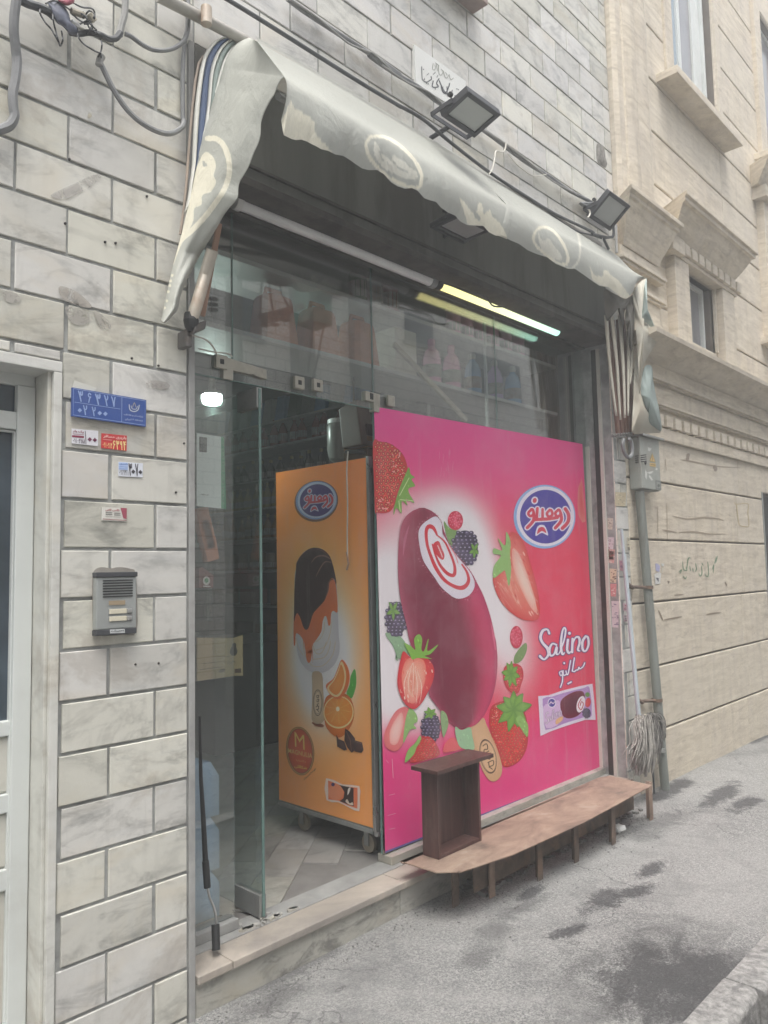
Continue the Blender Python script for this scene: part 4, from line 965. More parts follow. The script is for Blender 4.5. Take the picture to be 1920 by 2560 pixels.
leaf(cB([(352, 798), (362, 830), (330, 880), (310, 930), (250, 985), (270, 900), (320, 850)]), '#8fbc62', 10.4)
art.poly(cB([(515, 910), (530, 850), (580, 810), (620, 850), (640, 890), (560, 910)]), '#e8646a', 10, sm=4); leaf(cB([(600, 735), (640, 760), (700, 740), (715, 800), (730, 890), (680, 895), (625, 870), (600, 790)]), '#9cc49a', 10.6, '#7fae84')
# strawberry cut by the right edge
art.poly(cA([(1582, 430), (1590, 520), (1600, 640), (1608, 752), (1585, 760), (1555, 700), (1550, 600), (1556, 500)]), '#e2505a', 4, sm=0, edge='#e88880')
# shade line printed under the fruit is left to the light; brand oval
def oval_logo(A_, f, X=lambda q: q, blue='#8fb6e8', white='#ece4f2', pur='#4030a0', redc='#d83050'):
    """A_: Art, f maps the traced crop to photo pixels"""
    E_ = lambda cx, cy, rx, ry, c, lv: A_.poly(f([(cx+rx*math.cos(t), cy+ry*math.sin(t)) for t in np.linspace(0, 2*math.pi, 48, endpoint=False)]), c, lv)
    E_(1306, 716, 229, 236, blue, 3); E_(1312, 714, 214, 222, white, 3.6); E_(1313, 716, 190, 199, pur, 4.2)
    sc = np.linalg.norm(np.array(f([(0, 0)])[0])-np.array(f([(100, 0)])[0]))/100
    S_ = [([(1458, 658), (1482, 700), (1478, 755), (1436, 802)], 26), ([(1404, 668), (1384, 690), (1398, 714), (1424, 700), (1416, 668), (1404, 666)], 20), ([(1424, 690), (1428, 745), (1384, 800)], 24),
          ([(1342, 668), (1322, 692), (1336, 716), (1362, 702), (1356, 672), (1342, 666)], 20), ([(1400, 722), (1365, 728), (1330, 733), (1290, 735), (1235, 738)], 24), ([(1290, 662), (1290, 730)], 20), ([(1252, 655), (1246, 732)], 22),
          ([(1206, 665), (1184, 690), (1200, 712), (1224, 696), (1218, 665), (1206, 662)], 20), ([(1224, 690), (1222, 745), (1176, 798)], 24)]
    for wd, c, lv in ((2.05, white, 4.8), (1.0, redc, 5.4)):
        for P_, w_ in S_:
            A_.stroke(f(P_), (w_+(18 if wd > 1.5 else 0))*sc, c, lv, 5)
        A_.ell(*f([(1232, 596)])[0], (26 if wd > 1.5 else 15)*sc, (30 if wd > 1.5 else 19)*sc, c, lv, 12, 14)
        A_.poly(f([(1250, 845), (1262, 800), (1300, 796), (1318, 838), (1285, 822)] if wd < 1.5 else [(1238, 858), (1254, 788), (1304, 782), (1332, 854), (1285, 836)]), c, lv, sm=4)
oval_logo(art, cA)
# lettering
SAL = [([(1250, 92), (1238, 66), (1206, 74), (1190, 120), (1206, 160), (1238, 196), (1244, 240), (1215, 272), (1186, 250)], [14, 9, 16, 16, 14, 18, 14, 9, 16]),
       ([(1300, 172), (1272, 164), (1252, 200), (1258, 244), (1284, 236), (1302, 186), (1300, 232), (1314, 236)], [10, 9, 15, 11, 9, 13, 12, 5]), ([(1318, 232), (1350, 150), (1364, 72), (1350, 56), (1336, 110), (1332, 190), (1342, 236), (1356, 226)], [5, 8, 10, 8, 12, 16, 12, 5]),
       ([(1380, 136), (1374, 200), (1386, 228), (1398, 218)], [14, 14, 12, 5]), ([(1412, 130), (1408, 222)], 14), ([(1410, 170), (1432, 122), (1456, 122), (1460, 160), (1448, 204), (1462, 214)], [6, 9, 14, 13, 12, 5]),
       ([(1502, 112), (1480, 150), (1482, 204), (1504, 212), (1522, 170), (1518, 122), (1500, 112)], [12, 15, 13, 10, 13, 13, 10])]
for out, c, lv in ((8, '#4a3c8c', 4), (2, '#efe6f0', 4.8)):
    for P_, w_ in SAL:
        art.stroke(cB(P_), ([a+out for a in w_] if isinstance(w_, list) else w_+out) if False else ([(a+out*1.6)*.3617 for a in w_] if isinstance(w_, list) else (w_+out*1.6)*.3617), c, lv, 6)
    art.ell(*cB([(1390, 92)])[0], (9+out*.8)*.3617, (9+out*.8)*.3617, c, lv, n=12)
FAS = [([(1496, 296), (1484, 322), (1462, 338), (1456, 326), (1448, 344), (1436, 346), (1424, 356), (1408, 352)], 9), ([(1424, 262), (1410, 350)], 10), ([(1398, 280), (1382, 368), (1372, 374), (1366, 352)], 9), ([(1370, 374), (1350, 382), (1346, 350)], 9),
       ([(1338, 352), (1322, 362), (1330, 384), (1342, 372), (1338, 352)], 8), ([(1342, 372), (1342, 420), (1328, 464)], 9)]
for out, c, lv in ((5, '#4a3c8c', 4), (0, '#efe6f0', 4.8)):
    for P_, w_ in FAS: art.stroke(cB(P_), (w_+out*2)*.3617, c, lv, 5)
    art.ell(*cB([(1354, 298)])[0], (7+out)*.3617, (8+out)*.3617, c, lv, n=10); art.stroke(cB([(1380, 440), (1402, 428)]), (11+out*2)*.3617, c, lv, 0)
# wrapped bar, bottom right
art.poly(cB([(1174, 526), (1245, 520), (1340, 488), (1470, 455), (1550, 440), (1562, 560), (1572, 690), (1500, 690), (1350, 738), (1260, 770), (1190, 802), (1182, 660)]), '#e6dcee', 4)
art.poly(cB([(1205, 545), (1270, 530), (1345, 505), (1490, 470), (1530, 470), (1545, 660), (1490, 672), (1350, 716), (1225, 760), (1215, 650)]), '#c79ad2', 4.6, sm=2, edge='#b58ccc')
art.poly(cB([(1210, 600), (1270, 575), (1320, 560), (1330, 700), (1230, 745)]), '#dcbce4', 4.8, sm=3)
art.poly(cB([(1330, 560), (1400, 505), (1470, 490), (1495, 520), (1490, 600), (1450, 660), (1380, 680), (1338, 650)]), '#5c1230', 5.4, sm=4, edge='#7a1838')
art.ell(*cB([(1468, 582)])[0], 10, 21, '#efe6ee', 5.8, 14); art.stroke(cB([(1470, 545), (1450, 590), (1470, 620), (1486, 580), (1472, 565), (1464, 590)]), 2.2, '#c03848', 6.2)
blackberry(*cB([(1508, 642)])[0], 10, 12, 6.2, 3.6); art.ell(*cB([(1518, 570)])[0], 7, 12, '#d83a44', 6, 10); art.ell(*cB([(1514, 515)])[0], 6, 6, '#6f9a50', 6.3)
art.ell(*cB([(1268, 572)])[0], 10.5, 12, '#ece4f2', 5.4); art.ell(*cB([(1268, 572)])[0], 8.6, 10, '#4030a0', 5.7); art.stroke(cB([(1286, 566), (1276, 578), (1262, 566), (1252, 580)]), 2.4, '#f0d8e4', 6)
for out, c, lv in ((5, '#8a4a9a', 6), (0, '#f4ecf4', 6.4)):
    for P_, w_ in SAL:
        Q = [(1225+(a-1190)*.325, 640+(b-60)*.36-(a-1190)*.10) for a, b in P_]; ww = np.mean(w_)*.34
        art.stroke(cB(Q), (ww+out)*.3617, c, lv, 4)
art.poly(cB([(1296, 690), (1340, 664), (1342, 690), (1300, 722)]), '#e8b888', 6.2, sm=3)
art.stroke([TL, TR], .1, '#e0338c', 1, 0)
# blue edge at the foot of the sheet
art.poly([(963, 2128), (1500, 1921), (1500, 1926), (963, 2133)], '#5c5c9c', 2)
# worn scratches
for q in [[(140, 1210), (180, 1200)], [(120, 970), (135, 985)], [(130, 1350), (185, 1335)], [(140, 1445), (182, 1436)], [(160, 960), (168, 1090)]]: art.stroke(cB(q), 1.1, '#f0c0d0', 12, 0)
for k in range(10):
    a = cA([(random.uniform(520, 640), random.uniform(200, 420))])[0]; art.stroke([a, (a[0]+random.uniform(-2, 2), a[1]+random.uniform(8, 26))], .5, '#f09cc0', 5, 0)
pm = art.mb.build('printed_artwork', M['print'], po, normals=False)

# ------------------------------------------------------------------ upright freezer, side printed orange
FX = 2.6
fq = [WX(*q, FX) for q in (cC([(112, 285)])[0], cC([(1068, 84)])[0], cD([(168, 1560)])[0], cD([(1098, 1886)])[0])]
fy1 = (fq[0][1]+fq[2][1])/2; fy0 = (fq[1][1]+fq[3][1])/2; fz1 = (fq[0][2]+fq[1][2])/2; fz0 = (fq[2][2]+fq[3][2])/2
fr = thing('ice_cream_freezer', 'upright ice cream freezer on castors with an orange printed side, just inside the door', 'freezer', (2.9, (fy0+fy1)/2, .14))
MB().box(FX+.004, FX+.62, fy0-.008, fy1+.0, fz0-.02, fz1-.004).build('cabinet', basic('freezer_body', (.30, .28, .26), .4, .3, var=.1), fr, bevel=.006)
mb = MB(); mb.box(FX-.012, FX+.012, fy0-.028, fy0-.0085, fz0-.01, fz1+.004); mb.box(FX-.004, FX+.64, fy0-.03, fy0-.0085+.0, fz0-.035, fz0-.0105)
mb.build('edge_profile', M['steel'], fr, bevel=.003)
mb = MB(); mb.box(FX-.006, FX+.006, fy0, fy1, fz0-.028, fz0-.006); mb.build('bottom_rail', M['grey_metal'], fr, bevel=.002)
M['rubber'] = basic('rubber', (.33, .29, .22), .6, var=.2)
cy_ = [(745, 2055), (920, 2118)]
for i, q in enumerate([(2.66, fy1-.13), (2.66, fy0+.09), (3.12, fy1-.13), (3.12, fy0+.09)]):
    X, Y = q; zb = .144; m = MB(); m.lathe((X-.011, Y, zb+.043), [(.0, 0), (.03, 0), (.043, .003), (.043, .019), (.03, .022), (0, .022)], 18, axis=(1, 0, 0)); ca = m.build('castor', M['rubber'], fr, smooth=True)
    m = MB(); m.box(X-.02, X-.015, Y-.015, Y+.015, zb+.035, fz0-.02); m.box(X+.015, X+.02, Y-.015, Y+.015, zb+.035, fz0-.02); m.box(X-.03, X+.03, Y-.03, Y+.03, fz0-.026, fz0-.021); m.build('castor_fork', M['galvanised'], ca)
# print on the side
def fpt(u, v): return np.array((FX, fy0+(fy1-fy0)*(1-u), fz1+(fz0-fz1)*v))
us, vs_ = np.meshgrid(np.linspace(0, 1, 50), np.linspace(0, 1, 110), indexing='ij')
P3 = np.stack([np.full(us.shape, FX), fy1+(fy0-fy1)*us, fz1+(fz0-fz1)*vs_], -1)
org = np.array(lin('#ff9444')); org2 = np.array(lin('#ffa858')); yel = np.array(lin('#ffe088')); wh = np.array((.90, .90, .90))
g1 = np.exp(-((us-.48)/.42)**2-((vs_-.52)/.26)**2); g2 = np.exp(-((us-.5)/.30)**2-((vs_-.56)/.17)**2)
c_ = org*(1-vs_[..., None])+org2*vs_[..., None]; g1 = np.clip(g1*1.25, 0, 1)[..., None]; g2 = np.clip(g2*1.9, 0, 1)[..., None]; g2 = g2*g2*(3-2*g2)
c_ = c_*(1-g1)+yel*g1; c_ = c_*(1-g2)+wh*g2
MB().grid(P3+np.array((-.0015, 0, 0)), c_).build('printed_side', M['print'], fr, normals=False)
fa_ = Art(lambda a, b: WX(a, b, FX)+np.array((-.0015, 0, 0)), (-1, 0, 0), .0005); art_save = art; art = fa_
mapC = lambda Q: cC([((a-1306)*.93+558, (b-716)*.86+557+(a-1306)*(-.06)) for a, b in Q])
art.poly(cC([(560+232*math.cos(t), 566+218*math.sin(t)-(232*math.cos(t))*.06) for t in np.linspace(0, 6.283, 40, endpoint=False)]), '#8a5a34', 2)
_f = lambda Q: cC([((a-1306)*.96+562, (b-716)*.86+557-(a-1306)*.05) for a, b in Q])
oval_logo(art, _f, blue='#7f98c4', white='#c0c8dc', pur='#3a2470', redc='#c84050')
# dipped ice cream: white body, orange and chocolate coats
body = cC([(330, 1800), (330, 1400), (350, 1270), (400, 1140), (480, 1075), (560, 1060), (640, 1085), (705, 1160), (745, 1290), (775, 1450), (790, 1730), (800, 2000)])+cD([(752, 40), (745, 140), (700, 240), (620, 310), (530, 325), (440, 300), (370, 220), (335, 120), (325, 0)])
art.poly(body, '#e8e6e4', 3, sm=3, edge='#d2d0d4')
for q in ([(390, 20), (410, 140), (480, 250), (590, 250), (680, 150), (710, 20)], [(480, 30), (520, 130), (580, 120), (620, 20)], [(490, 190), (600, 170), (650, 80), (660, 10)]): art.stroke(cD(q), 1.6, '#d8c8a8', 3.6)
for q in ([(530, 2070), (600, 2030), (640, 1950), (650, 1850)], [(560, 2150), (660, 2100), (710, 1960), (720, 1850)], [(345, 2020), (370, 2120), (420, 2200)]): art.stroke(cC(q), 1.4, '#dccbb0', 3.6)
art.poly(cC([(326, 1750), (350, 1700), (600, 1600), (700, 1400), (750, 1400), (775, 1500), (788, 1740), (745, 1730), (720, 1760), (712, 1870), (690, 1885), (672, 1800), (650, 1790), (628, 1850), (615, 1950), (560, 2040), (520, 2110), (525, 2300)])+cD([(485, 90), (468, 200), (445, 225), (425, 190), (412, 90), (400, 10)])+cC([(435, 2150), (420, 2040), (380, 1985), (345, 1975), (338, 2085), (322, 2090), (320, 1900)]), '#e67c42', 4.2, sm=3)
art.poly(cC([(326, 1830), (330, 1500), (345, 1290), (350, 1230), (368, 1190), (400, 1140), (480, 1075), (560, 1060), (640, 1085), (705, 1150), (740, 1250), (772, 1400), (770, 1450), (755, 1400), (725, 1385), (695, 1430), (680, 1530), (650, 1620), (590, 1690), (530, 1760), (500, 1850), (475, 1920), (445, 1930), (420, 1890), (390, 1800), (360, 1755), (340, 1790)]), '#3a221e', 5, sm=3)
for q, w_, c in (([(510, 1220), (560, 1160), (640, 1145), (715, 1180)], [1, 3, 4, 2], '#8c6a5c'), ([(560, 1365), (610, 1270), (660, 1210), (730, 1220)], [1, 3, 3, 1], '#8c6a5c'), ([(665, 1580), (685, 1520), (700, 1420), (740, 1395)], [1, 3, 3, 2], '#7a5548'), ([(560, 1070), (640, 1100), (690, 1150)], [1, 3, 1], '#6c483c'), ([(390, 1180), (450, 1180), (520, 1230)], [1, 2, 1], '#1c0e0c')): art.stroke(cC(q), w_, c, 5.6)
# stick, orange slices, leaf, chocolate
art.poly(cD([(485, 318), (575, 330), (590, 500), (603, 700), (600, 790), (550, 828), (495, 812), (475, 760), (480, 600), (482, 450)]), '#d8c2a0', 4.2, sm=3, edge='#c4ab88')
art.ell(*cD([(536, 618)])[0], 12, 33, '#5a4434', 4.8); art.ell(*cD([(536, 618)])[0], 10.8, 31, '#d8c2a0', 5); art.ell(*cD([(536, 618)])[0], 9.8, 28.6, '#5a4434', 5.1); art.ell(*cD([(536, 618)])[0], 9, 27.6, '#dcc8a8', 5.2)
for q in [[(525, 550), (548, 545), (540, 570), (525, 560)], [(530, 590), (548, 585), (540, 610), (526, 600)], [(545, 625), (530, 640), (548, 655)], [(520, 660), (540, 650), (545, 680), (525, 685)], [(535, 690), (545, 705)]]: art.stroke(cD(q), 1.8, '#4c3828', 5.6, 4)
art.poly(cD([(475, 815), (520, 812), (590, 835), (585, 860), (520, 850)]), '#6a3c26', 3.6, sm=4, edge='#b87048')
leaf(cD([(898, 285), (915, 350), (912, 460), (870, 575), (820, 530), (850, 440), (860, 360)]), '#58b048', 4, '#3f9038')
art.poly(cD([(600, 620), (640, 545), (760, 520), (850, 560), (895, 680), (885, 800), (830, 900), (760, 960), (690, 940), (620, 860), (600, 760)]), '#ee8a2c', 4.4, sm=4, edge='#d87020')
art.ell(*cD([(742, 712)])[0], 38, 41, '#f6dc9c', 4.9); art.ell(*cD([(742, 708)])[0], 35, 37.5, '#f2a23c', 5.2, edge='#f0922c')
for k in range(10):
    a = k*math.pi/5+.2; c0 = cD([(736, 682)])[0]; art.stroke([(c0[0]+6*math.cos(a), c0[1]+6*math.sin(a)), (c0[0]+33*math.cos(a), c0[1]+36*math.sin(a))], [.5, 1.2], '#f8c468', 5.5, 0)
art.ell(*cD([(735, 680)])[0], 4.5, 6, '#fbeec8', 5.7)
art.poly(cD([(775, 192), (835, 270), (852, 380), (820, 500), (750, 580), (680, 560), (635, 500), (620, 440), (690, 380), (730, 290)]), '#e8782c', 6, sm=4)
art.poly(cD([(772, 210), (812, 300), (815, 400), (785, 500), (735, 560), (670, 540), (630, 470), (690, 395), (735, 300)]), '#f7dca0', 6.3, sm=4)
art.poly(cD([(768, 240), (798, 320), (798, 400), (770, 490), (725, 540), (680, 520), (648, 470), (700, 400), (742, 310)]), '#f2a044', 6.6, sm=4, edge='#ee9030')
for q in ([(720, 930), (735, 975), (800, 1000), (825, 1080), (800, 1090), (730, 1050)], [(808, 872), (850, 900), (905, 970), (905, 1090), (870, 1110), (830, 1060), (800, 990)], [(905, 990), (975, 1010), (990, 1085), (970, 1112), (905, 1100)]): art.poly(cD(q), '#4e2a20', 6.2, edge='#301812')
for q in ([(735, 975), (800, 1000), (825, 1080)], [(820, 900), (860, 990), (870, 1100)], [(905, 1000), (970, 1020)]): art.stroke(cD(q), 1.4, '#8a6050', 6.8, 0)
# round badge with lettering
art.ell(*cD([(362, 1095)])[0], 35, 61, '#9a6a34', 3.5, -6); art.ell(*cD([(362, 1095)])[0], 33, 59, '#dcae5c', 3.8, -6); art.ell(*cD([(362, 1095)])[0], 31.4, 57, '#7a4020', 4.0, -6); art.ell(*cD([(362, 1095)])[0], 30, 55.4, '#e0622c', 4.2, -6, edge='#cc5424')
art.text('M', cD([(312, 1050)])[0], cD([(408, 1085)])[0], cD([(306, 905)])[0], '#f0d070', 4.8, .0)
art.text('MAGNULIA', cD([(244, 1112)])[0], cD([(482, 1168)])[0], cD([(244, 1066)])[0], '#ecc870', 4.8, .01)
art.text(fa('\u0645\u06af\u0646\u0648\u0644\u06cc\u0627'), cD([(322, 1196)])[0], cD([(420, 1214)])[0], cD([(322, 1170)])[0], '#f0b46c', 4.8, .015)
art.text(fa('\u0634\u06a9\u0644\u0627\u062a\u06cc'), cD([(305, 1262)])[0], cD([(428, 1284)])[0], cD([(305, 1226)])[0], '#f2dc60', 4.8, .02)
art.text('ChocoOrange', cD([(405, 1390)])[0], cD([(520, 1280)])[0], cD([(398, 1368)])[0], '#8a4c20', 4.8, .01)
# wrapper picture
art.poly(cD([(618, 1362), (780, 1425), (945, 1440), (950, 1560), (945, 1690), (840, 1650), (740, 1600), (622, 1580)]), '#f6ded0', 3.5, sm=2)
art.poly(cD([(638, 1385), (780, 1440), (928, 1458), (930, 1560), (926, 1664), (830, 1630), (740, 1585), (640, 1572)]), '#ee8050', 4)
art.poly(cD([(750, 1430), (890, 1460), (890, 1640), (830, 1620), (752, 1590), (790, 1560), (800, 1500), (770, 1450)]), '#3c2018', 4.4)
art.ell(*cD([(715, 1500)])[0], 19, 20, '#f09468', 4.3); art.poly(cD([(835, 1470), (860, 1455), (850, 1500), (830, 1530)]), '#f4ece0', 4.8, sm=3); art.poly(cD([(810, 1590), (830, 1570), (850, 1610), (880, 1600), (885, 1630), (840, 1620)]), '#f0dcc8', 4.8, sm=3); art.ell(*cD([(687, 1425)])[0], 4.5, 4.5, '#3a2470', 4.8)
art.mb.build('printed_artwork', M['print'], fr, normals=False); art = art_save
# ------------------------------------------------------------------ awning
def fabric_mat():
    t = NT('awning_cloth'); a = t.n('ShaderNodeVertexColor'); a.layer_name = 'Col'; p = t.pos()
    n = t.noise(p, 3.2, 6, .65, .5); col = t.mix(t.math('MULTIPLY', t.ramp(n, [(.5, 0.0), (.8, 1.0)]), .15), a.outputs[0], (.55, .53, .46))
    n2 = t.noise(t.mapv(p, (3, 3, 1)), 1.7, 7, .7); col = t.mix(t.math('MULTIPLY', t.ramp(n2, [(.56, 0.0), (.7, 1.0)]), .22), col, (.25, .28, .27))
    wv = t.noise(t.mapv(p, (260, 260, 40)), 1, 2, .5); col = t.mix(t.math('MULTIPLY', t.ramp(wv, [(.4, 0.0), (.6, 1.0)]), .10), col, (.15, .15, .14))
    b = t.n('ShaderNodeBsdfPrincipled'); t.l(col, b.inputs['Base Color']); b.inputs['Roughness'].default_value = .62
    t.l(t.bump(t.noise(t.mapv(p, (1.4, 1.4, 1)), 7, 6, .6, .8), .32, .03), b.inputs['Normal'])
    tr = t.n('ShaderNodeBsdfTranslucent'); tr.inputs[0].default_value = (.10, .10, .095, 1)
    ad = t.n('ShaderNodeAddShader'); t.l(b.outputs[0], ad.inputs[0]); t.l(tr.outputs[0], ad.inputs[1])
    return t.done(ad.outputs[0])
M['cloth'] = fabric_mat()
CG, CC_, CCW = np.array((.40, .41, .37)), np.array((.74, .71, .58)), np.array((.64, .63, .55))
aw = thing('shop_awning', 'faded grey green scalloped awning with cream printed emblems hanging over the shop front', 'awning', (3.0, -.1, 3.2))
apL = WX(715, 193, 1.45); apR = W(1614, 697, -.24)
botP = c2([(835, 830), (850, 938), (900, 966), (930, 975), (965, 972), (1000, 985), (1040, 1008), (1062, 1018), (1100, 1040), (1150, 1050), (1200, 1074), (1260, 1082), (1310, 1110), (1350, 1136), (1395, 1165), (1440, 1176), (1500, 1176), (1545, 1205), (1590, 1262)])+\
    c3([(250, 1292), (300, 1310), (345, 1305), (385, 1325), (430, 1376), (470, 1390), (515, 1400), (550, 1438), (600, 1470), (655, 1492), (690, 1530), (740, 1556), (800, 1560), (850, 1562), (885, 1606), (930, 1632), (975, 1634), (1008, 1659)])+\
    z2([(455, 1010), (500, 1018), (540, 1040), (580, 1055), (620, 1082), (660, 1098), (705, 1112), (740, 1140), (790, 1162), (820, 1163), (855, 1188), (895, 1218), (925, 1238), (965, 1242), (990, 1262), (1020, 1285), (1048, 1290), (1075, 1262), (1085, 1228), (1110, 1205), (1133, 1204)])
botP = np.array(botP); bx = np.linspace(0, 1, 421)
# columns: even spread over the traced hem
seg = np.concatenate([[0], np.cumsum(np.hypot(*np.diff(botP, axis=0).T))]); seg /= seg[-1]
hem = np.stack([np.interp(bx, seg, botP[:, 0]), np.interp(bx, seg, botP[:, 1])], 1)
xn = (hem[:, 0]-hem[0, 0])/(hem[-1, 0]-hem[0, 0]); xn = np.maximum.accumulate(xn)
rows = []
NV1, NV2 = 26, 22
topL, topR = W(640, 92, -.03), W(1530, 625, -.03)
for i, s in enumerate(bx):
    k = xn[i]; bpx = (715+(1614-715)*k, 193+(697-193)*k+10*math.sin(math.pi*k)**2)
    # foreshortened spacing along the front bar
    y = -.55+(.31)*k**.8; b = W(*bpx, y); tpx = (640+(1545-640)*k, 92+(640-92)*k-10*math.sin(math.pi*k)); T_ = W(*tpx, -.03)
    h = W(*hem[i], y+.012+.004*math.sin(i*.11)+.002*math.sin(i*.37)); col = []
    for j in range(NV1):
        v = j/(NV1-1); p = T_*(1-v)+b*v; p = p+np.array((0, -.02, -.045))*math.sin(math.pi*v)*(1+.4*math.sin(s*21+v*3)); col.append(p)
    for j in range(1, NV2):
        v = j/(NV2-1); p = b*(1-v)+h*v; p = p+np.array((0, -.018*math.sin(math.pi*v*.9)+.005*math.sin(i*.06+v*2)*v, 0)); col.append(p)
    rows.append(col)
rows = np.array(rows)
for _ in range(14): rows[:, 1:-1] = rows[:, 1:-1]*.5+(rows[:, :-2]+rows[:, 2:])*.25
d = rows-CAM; zz = d@CF; px = 960+FPX*(d@CR)/zz; py = 1280-FPX*(d@CU)/zz
def fill(cols, poly, c, sm=4, soft=0):
    m = inside(px, py, smooth(poly, sm)); cols[m] = c
def ring(cols, path, w, c, closed=False, sm=5):
    P_ = [tuple(q) for q in smooth(path, sm, closed)]; P_ = P_+[P_[0]] if closed else P_
    cols[segdist(px, py, P_) < w/2] = c
cols = np.tile(CG, px.shape+(1,))
fill(cols, c2([(900, 700), (930, 745), (970, 760), (1000, 795), (1035, 812), (1070, 845), (1068, 900), (1100, 955), (1150, 1005), (1185, 1062), (1060, 1030), (960, 990), (880, 970), (838, 930), (835, 850), (868, 780)]), CC_)
ring(cols, c3([(42, 1010), (62, 955), (130, 942), (215, 965), (310, 1035), (385, 1120), (425, 1210), (418, 1280), (385, 1298), (300, 1280), (205, 1232), (125, 1160), (65, 1085)]), 8.5, CC_, True)
fill(cols, c3([(97, 985), (125, 1005), (148, 1062), (182, 1085), (212, 1110), (236, 1068), (268, 1100), (310, 1118), (345, 1160), (385, 1178), (398, 1225), (362, 1246), (300, 1232), (240, 1205), (175, 1168), (125, 1120), (98, 1060)]), CCW)
for q in [[(130, 1040), (160, 1110), (200, 1130)], [(230, 1120), (280, 1170), (350, 1200)]]: ring(cols, c3(q), 3, CG)
fill(cols, c3([(690, 1375), (722, 1395), (760, 1450), (800, 1470), (820, 1400), (845, 1410), (855, 1480), (900, 1450), (915, 1500), (965, 1540), (1012, 1625), (1012, 1670), (930, 1645), (870, 1600), (800, 1575), (748, 1560), (725, 1480)]), CC_, 3)
fill(cols, c3([(790, 1465), (835, 1500), (825, 1525), (790, 1500)]), CG)
ring(cols, z2([(650, 1010), (680, 982), (728, 995), (772, 1050), (795, 1108), (785, 1142), (740, 1130), (685, 1088), (650, 1048)]), 7, CC_, True)
fill(cols, z2([(668, 1008), (685, 1040), (710, 1030), (735, 1062), (765, 1100), (760, 1125), (715, 1108), (675, 1065)]), CCW)
fill(cols, z2([(890, 1155), (905, 1180), (940, 1195), (955, 1165), (985, 1190), (1015, 1215), (1050, 1262), (1062, 1295), (1000, 1275), (950, 1240), (905, 1215)]), CC_*.95)
ring(cols, z2([(832, 985), (846, 1050), (845, 1110), (825, 1150), (790, 1166)]), 5, CCW)
# cloth colour gets darker towards its top edge at the wall
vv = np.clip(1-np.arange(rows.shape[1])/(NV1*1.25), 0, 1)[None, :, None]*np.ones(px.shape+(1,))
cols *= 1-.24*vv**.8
# a band of newer, ribbed cloth stitched in on the right half
sel = (px > 1120) & (px < 1330); cols[sel] *= .95
cols *= (1+.03*np.sin(px*1.7))[..., None]
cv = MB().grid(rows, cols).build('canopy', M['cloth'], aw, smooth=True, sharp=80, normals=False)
# side cloth on the left, between the wall and the left arm
Lp = c2([(618, 262), (575, 272), (530, 300), (490, 345), (452, 415), (425, 500), (398, 595), (368, 690), (340, 790), (300, 930), (270, 1080), (243, 1200), (222, 1300), (205, 1370), (180, 1490), (150, 1620)])+z1([(740, 1180), (715, 1300), (696, 1388)])
Rp = c2([(672, 284), (740, 372), (800, 450), (860, 527), (840, 545), (815, 590), (792, 650), (765, 690), (728, 760), (702, 830), (695, 880), (694, 930), (682, 985), (650, 1055), (618, 1140), (585, 1200), (548, 1265), (540, 1320), (536, 1370), (490, 1425), (440, 1490), (395, 1570)])+z1([(868, 1095), (838, 1150), (800, 1225), (776, 1290), (768, 1335), (735, 1375), (712, 1395)])
def resamp(P_, n):
    P_ = np.array(smooth(P_, 3, False)); y = P_[:, 1]; s = np.concatenate([[0], np.cumsum(np.hypot(*np.diff(P_, axis=0).T))]); s /= s[-1]; t = np.linspace(0, 1, n)
    return np.stack([np.interp(t, s, P_[:, 0]), np.interp(t, s, P_[:, 1])], 1)
N_ = 130; La, Ra = resamp(Lp, N_), resamp(Rp, N_); G_ = []
for i in range(N_):
    t = i/(N_-1); l = W(*La[i], -.05); y = WX(*Ra[i], 1.44)[1]; r = WX(*Ra[i], 1.44) if y < -.09 else W(*Ra[i], -.09)
    rowp = []
    for j in range(25):
        u = j/24; p = l*(1-u)+r*u; ry = CAM-p; ry /= np.linalg.norm(ry); p = p+ry*(.05*math.sin(math.pi*u)+.012*math.sin(u*7+t*9)*math.sin(math.pi*u)); rowp.append(p)
    G_.append(rowp)
G_ = np.array(G_)
d = G_-CAM; zz = d@CF; px = 960+FPX*(d@CR)/zz; py = 1280-FPX*(d@CU)/zz; cols = np.tile(CG*1.04, px.shape+(1,))
# finer grid for the print
def refine(Gr, a, b):
    n, m = Gr.shape[:2]; ti = np.linspace(0, n-1, a); tj = np.linspace(0, m-1, b); o = np.zeros((a, m, 3))
    for k in range(3):
        for j in range(m): o[:, j, k] = np.interp(ti, np.arange(n), Gr[:, j, k])
    q = np.zeros((a, b, 3))
    for k in range(3):
        for i in range(a): q[i, :, k] = np.interp(tj, np.arange(m), o[i, :, k])
    return q
G_ = refine(G_, 330, 90); d = G_-CAM; zz = d@CF; px = 960+FPX*(d@CR)/zz; py = 1280-FPX*(d@CU)/zz; cols = np.tile(CG*1.04, px.shape+(1,))
ring(cols, c2([(330, 958), (400, 965), (455, 1030), (480, 1130), (476, 1220), (445, 1310), (390, 1395), (310, 1500), (215, 1600), (140, 1670)])+z1([(740, 1140)]), 13.5, CC_)
fill(cols, c2([(290, 1080), (320, 1052), (360, 1075), (385, 1120), (386, 1172), (372, 1212), (388, 1262), (355, 1325), (295, 1350), (288, 1415), (240, 1442), (232, 1525), (195, 1600), (140, 1665), (120, 1640), (170, 1480), (212, 1340), (240, 1200)]), CC_)
fill(cols, c2([(300, 1110), (330, 1145), (300, 1150)]), CG)
for q in z1([(745, 1190), (738, 1215), (735, 1235), (728, 1260), (722, 1300), (712, 1330)]): cols[np.hypot(px-q[0], py-q[1]) < 3.5] = CC_
MB().grid(G_, cols).build('side_cloth', M['cloth'], aw, smooth=True, sharp=80, normals=False, solid=.002)
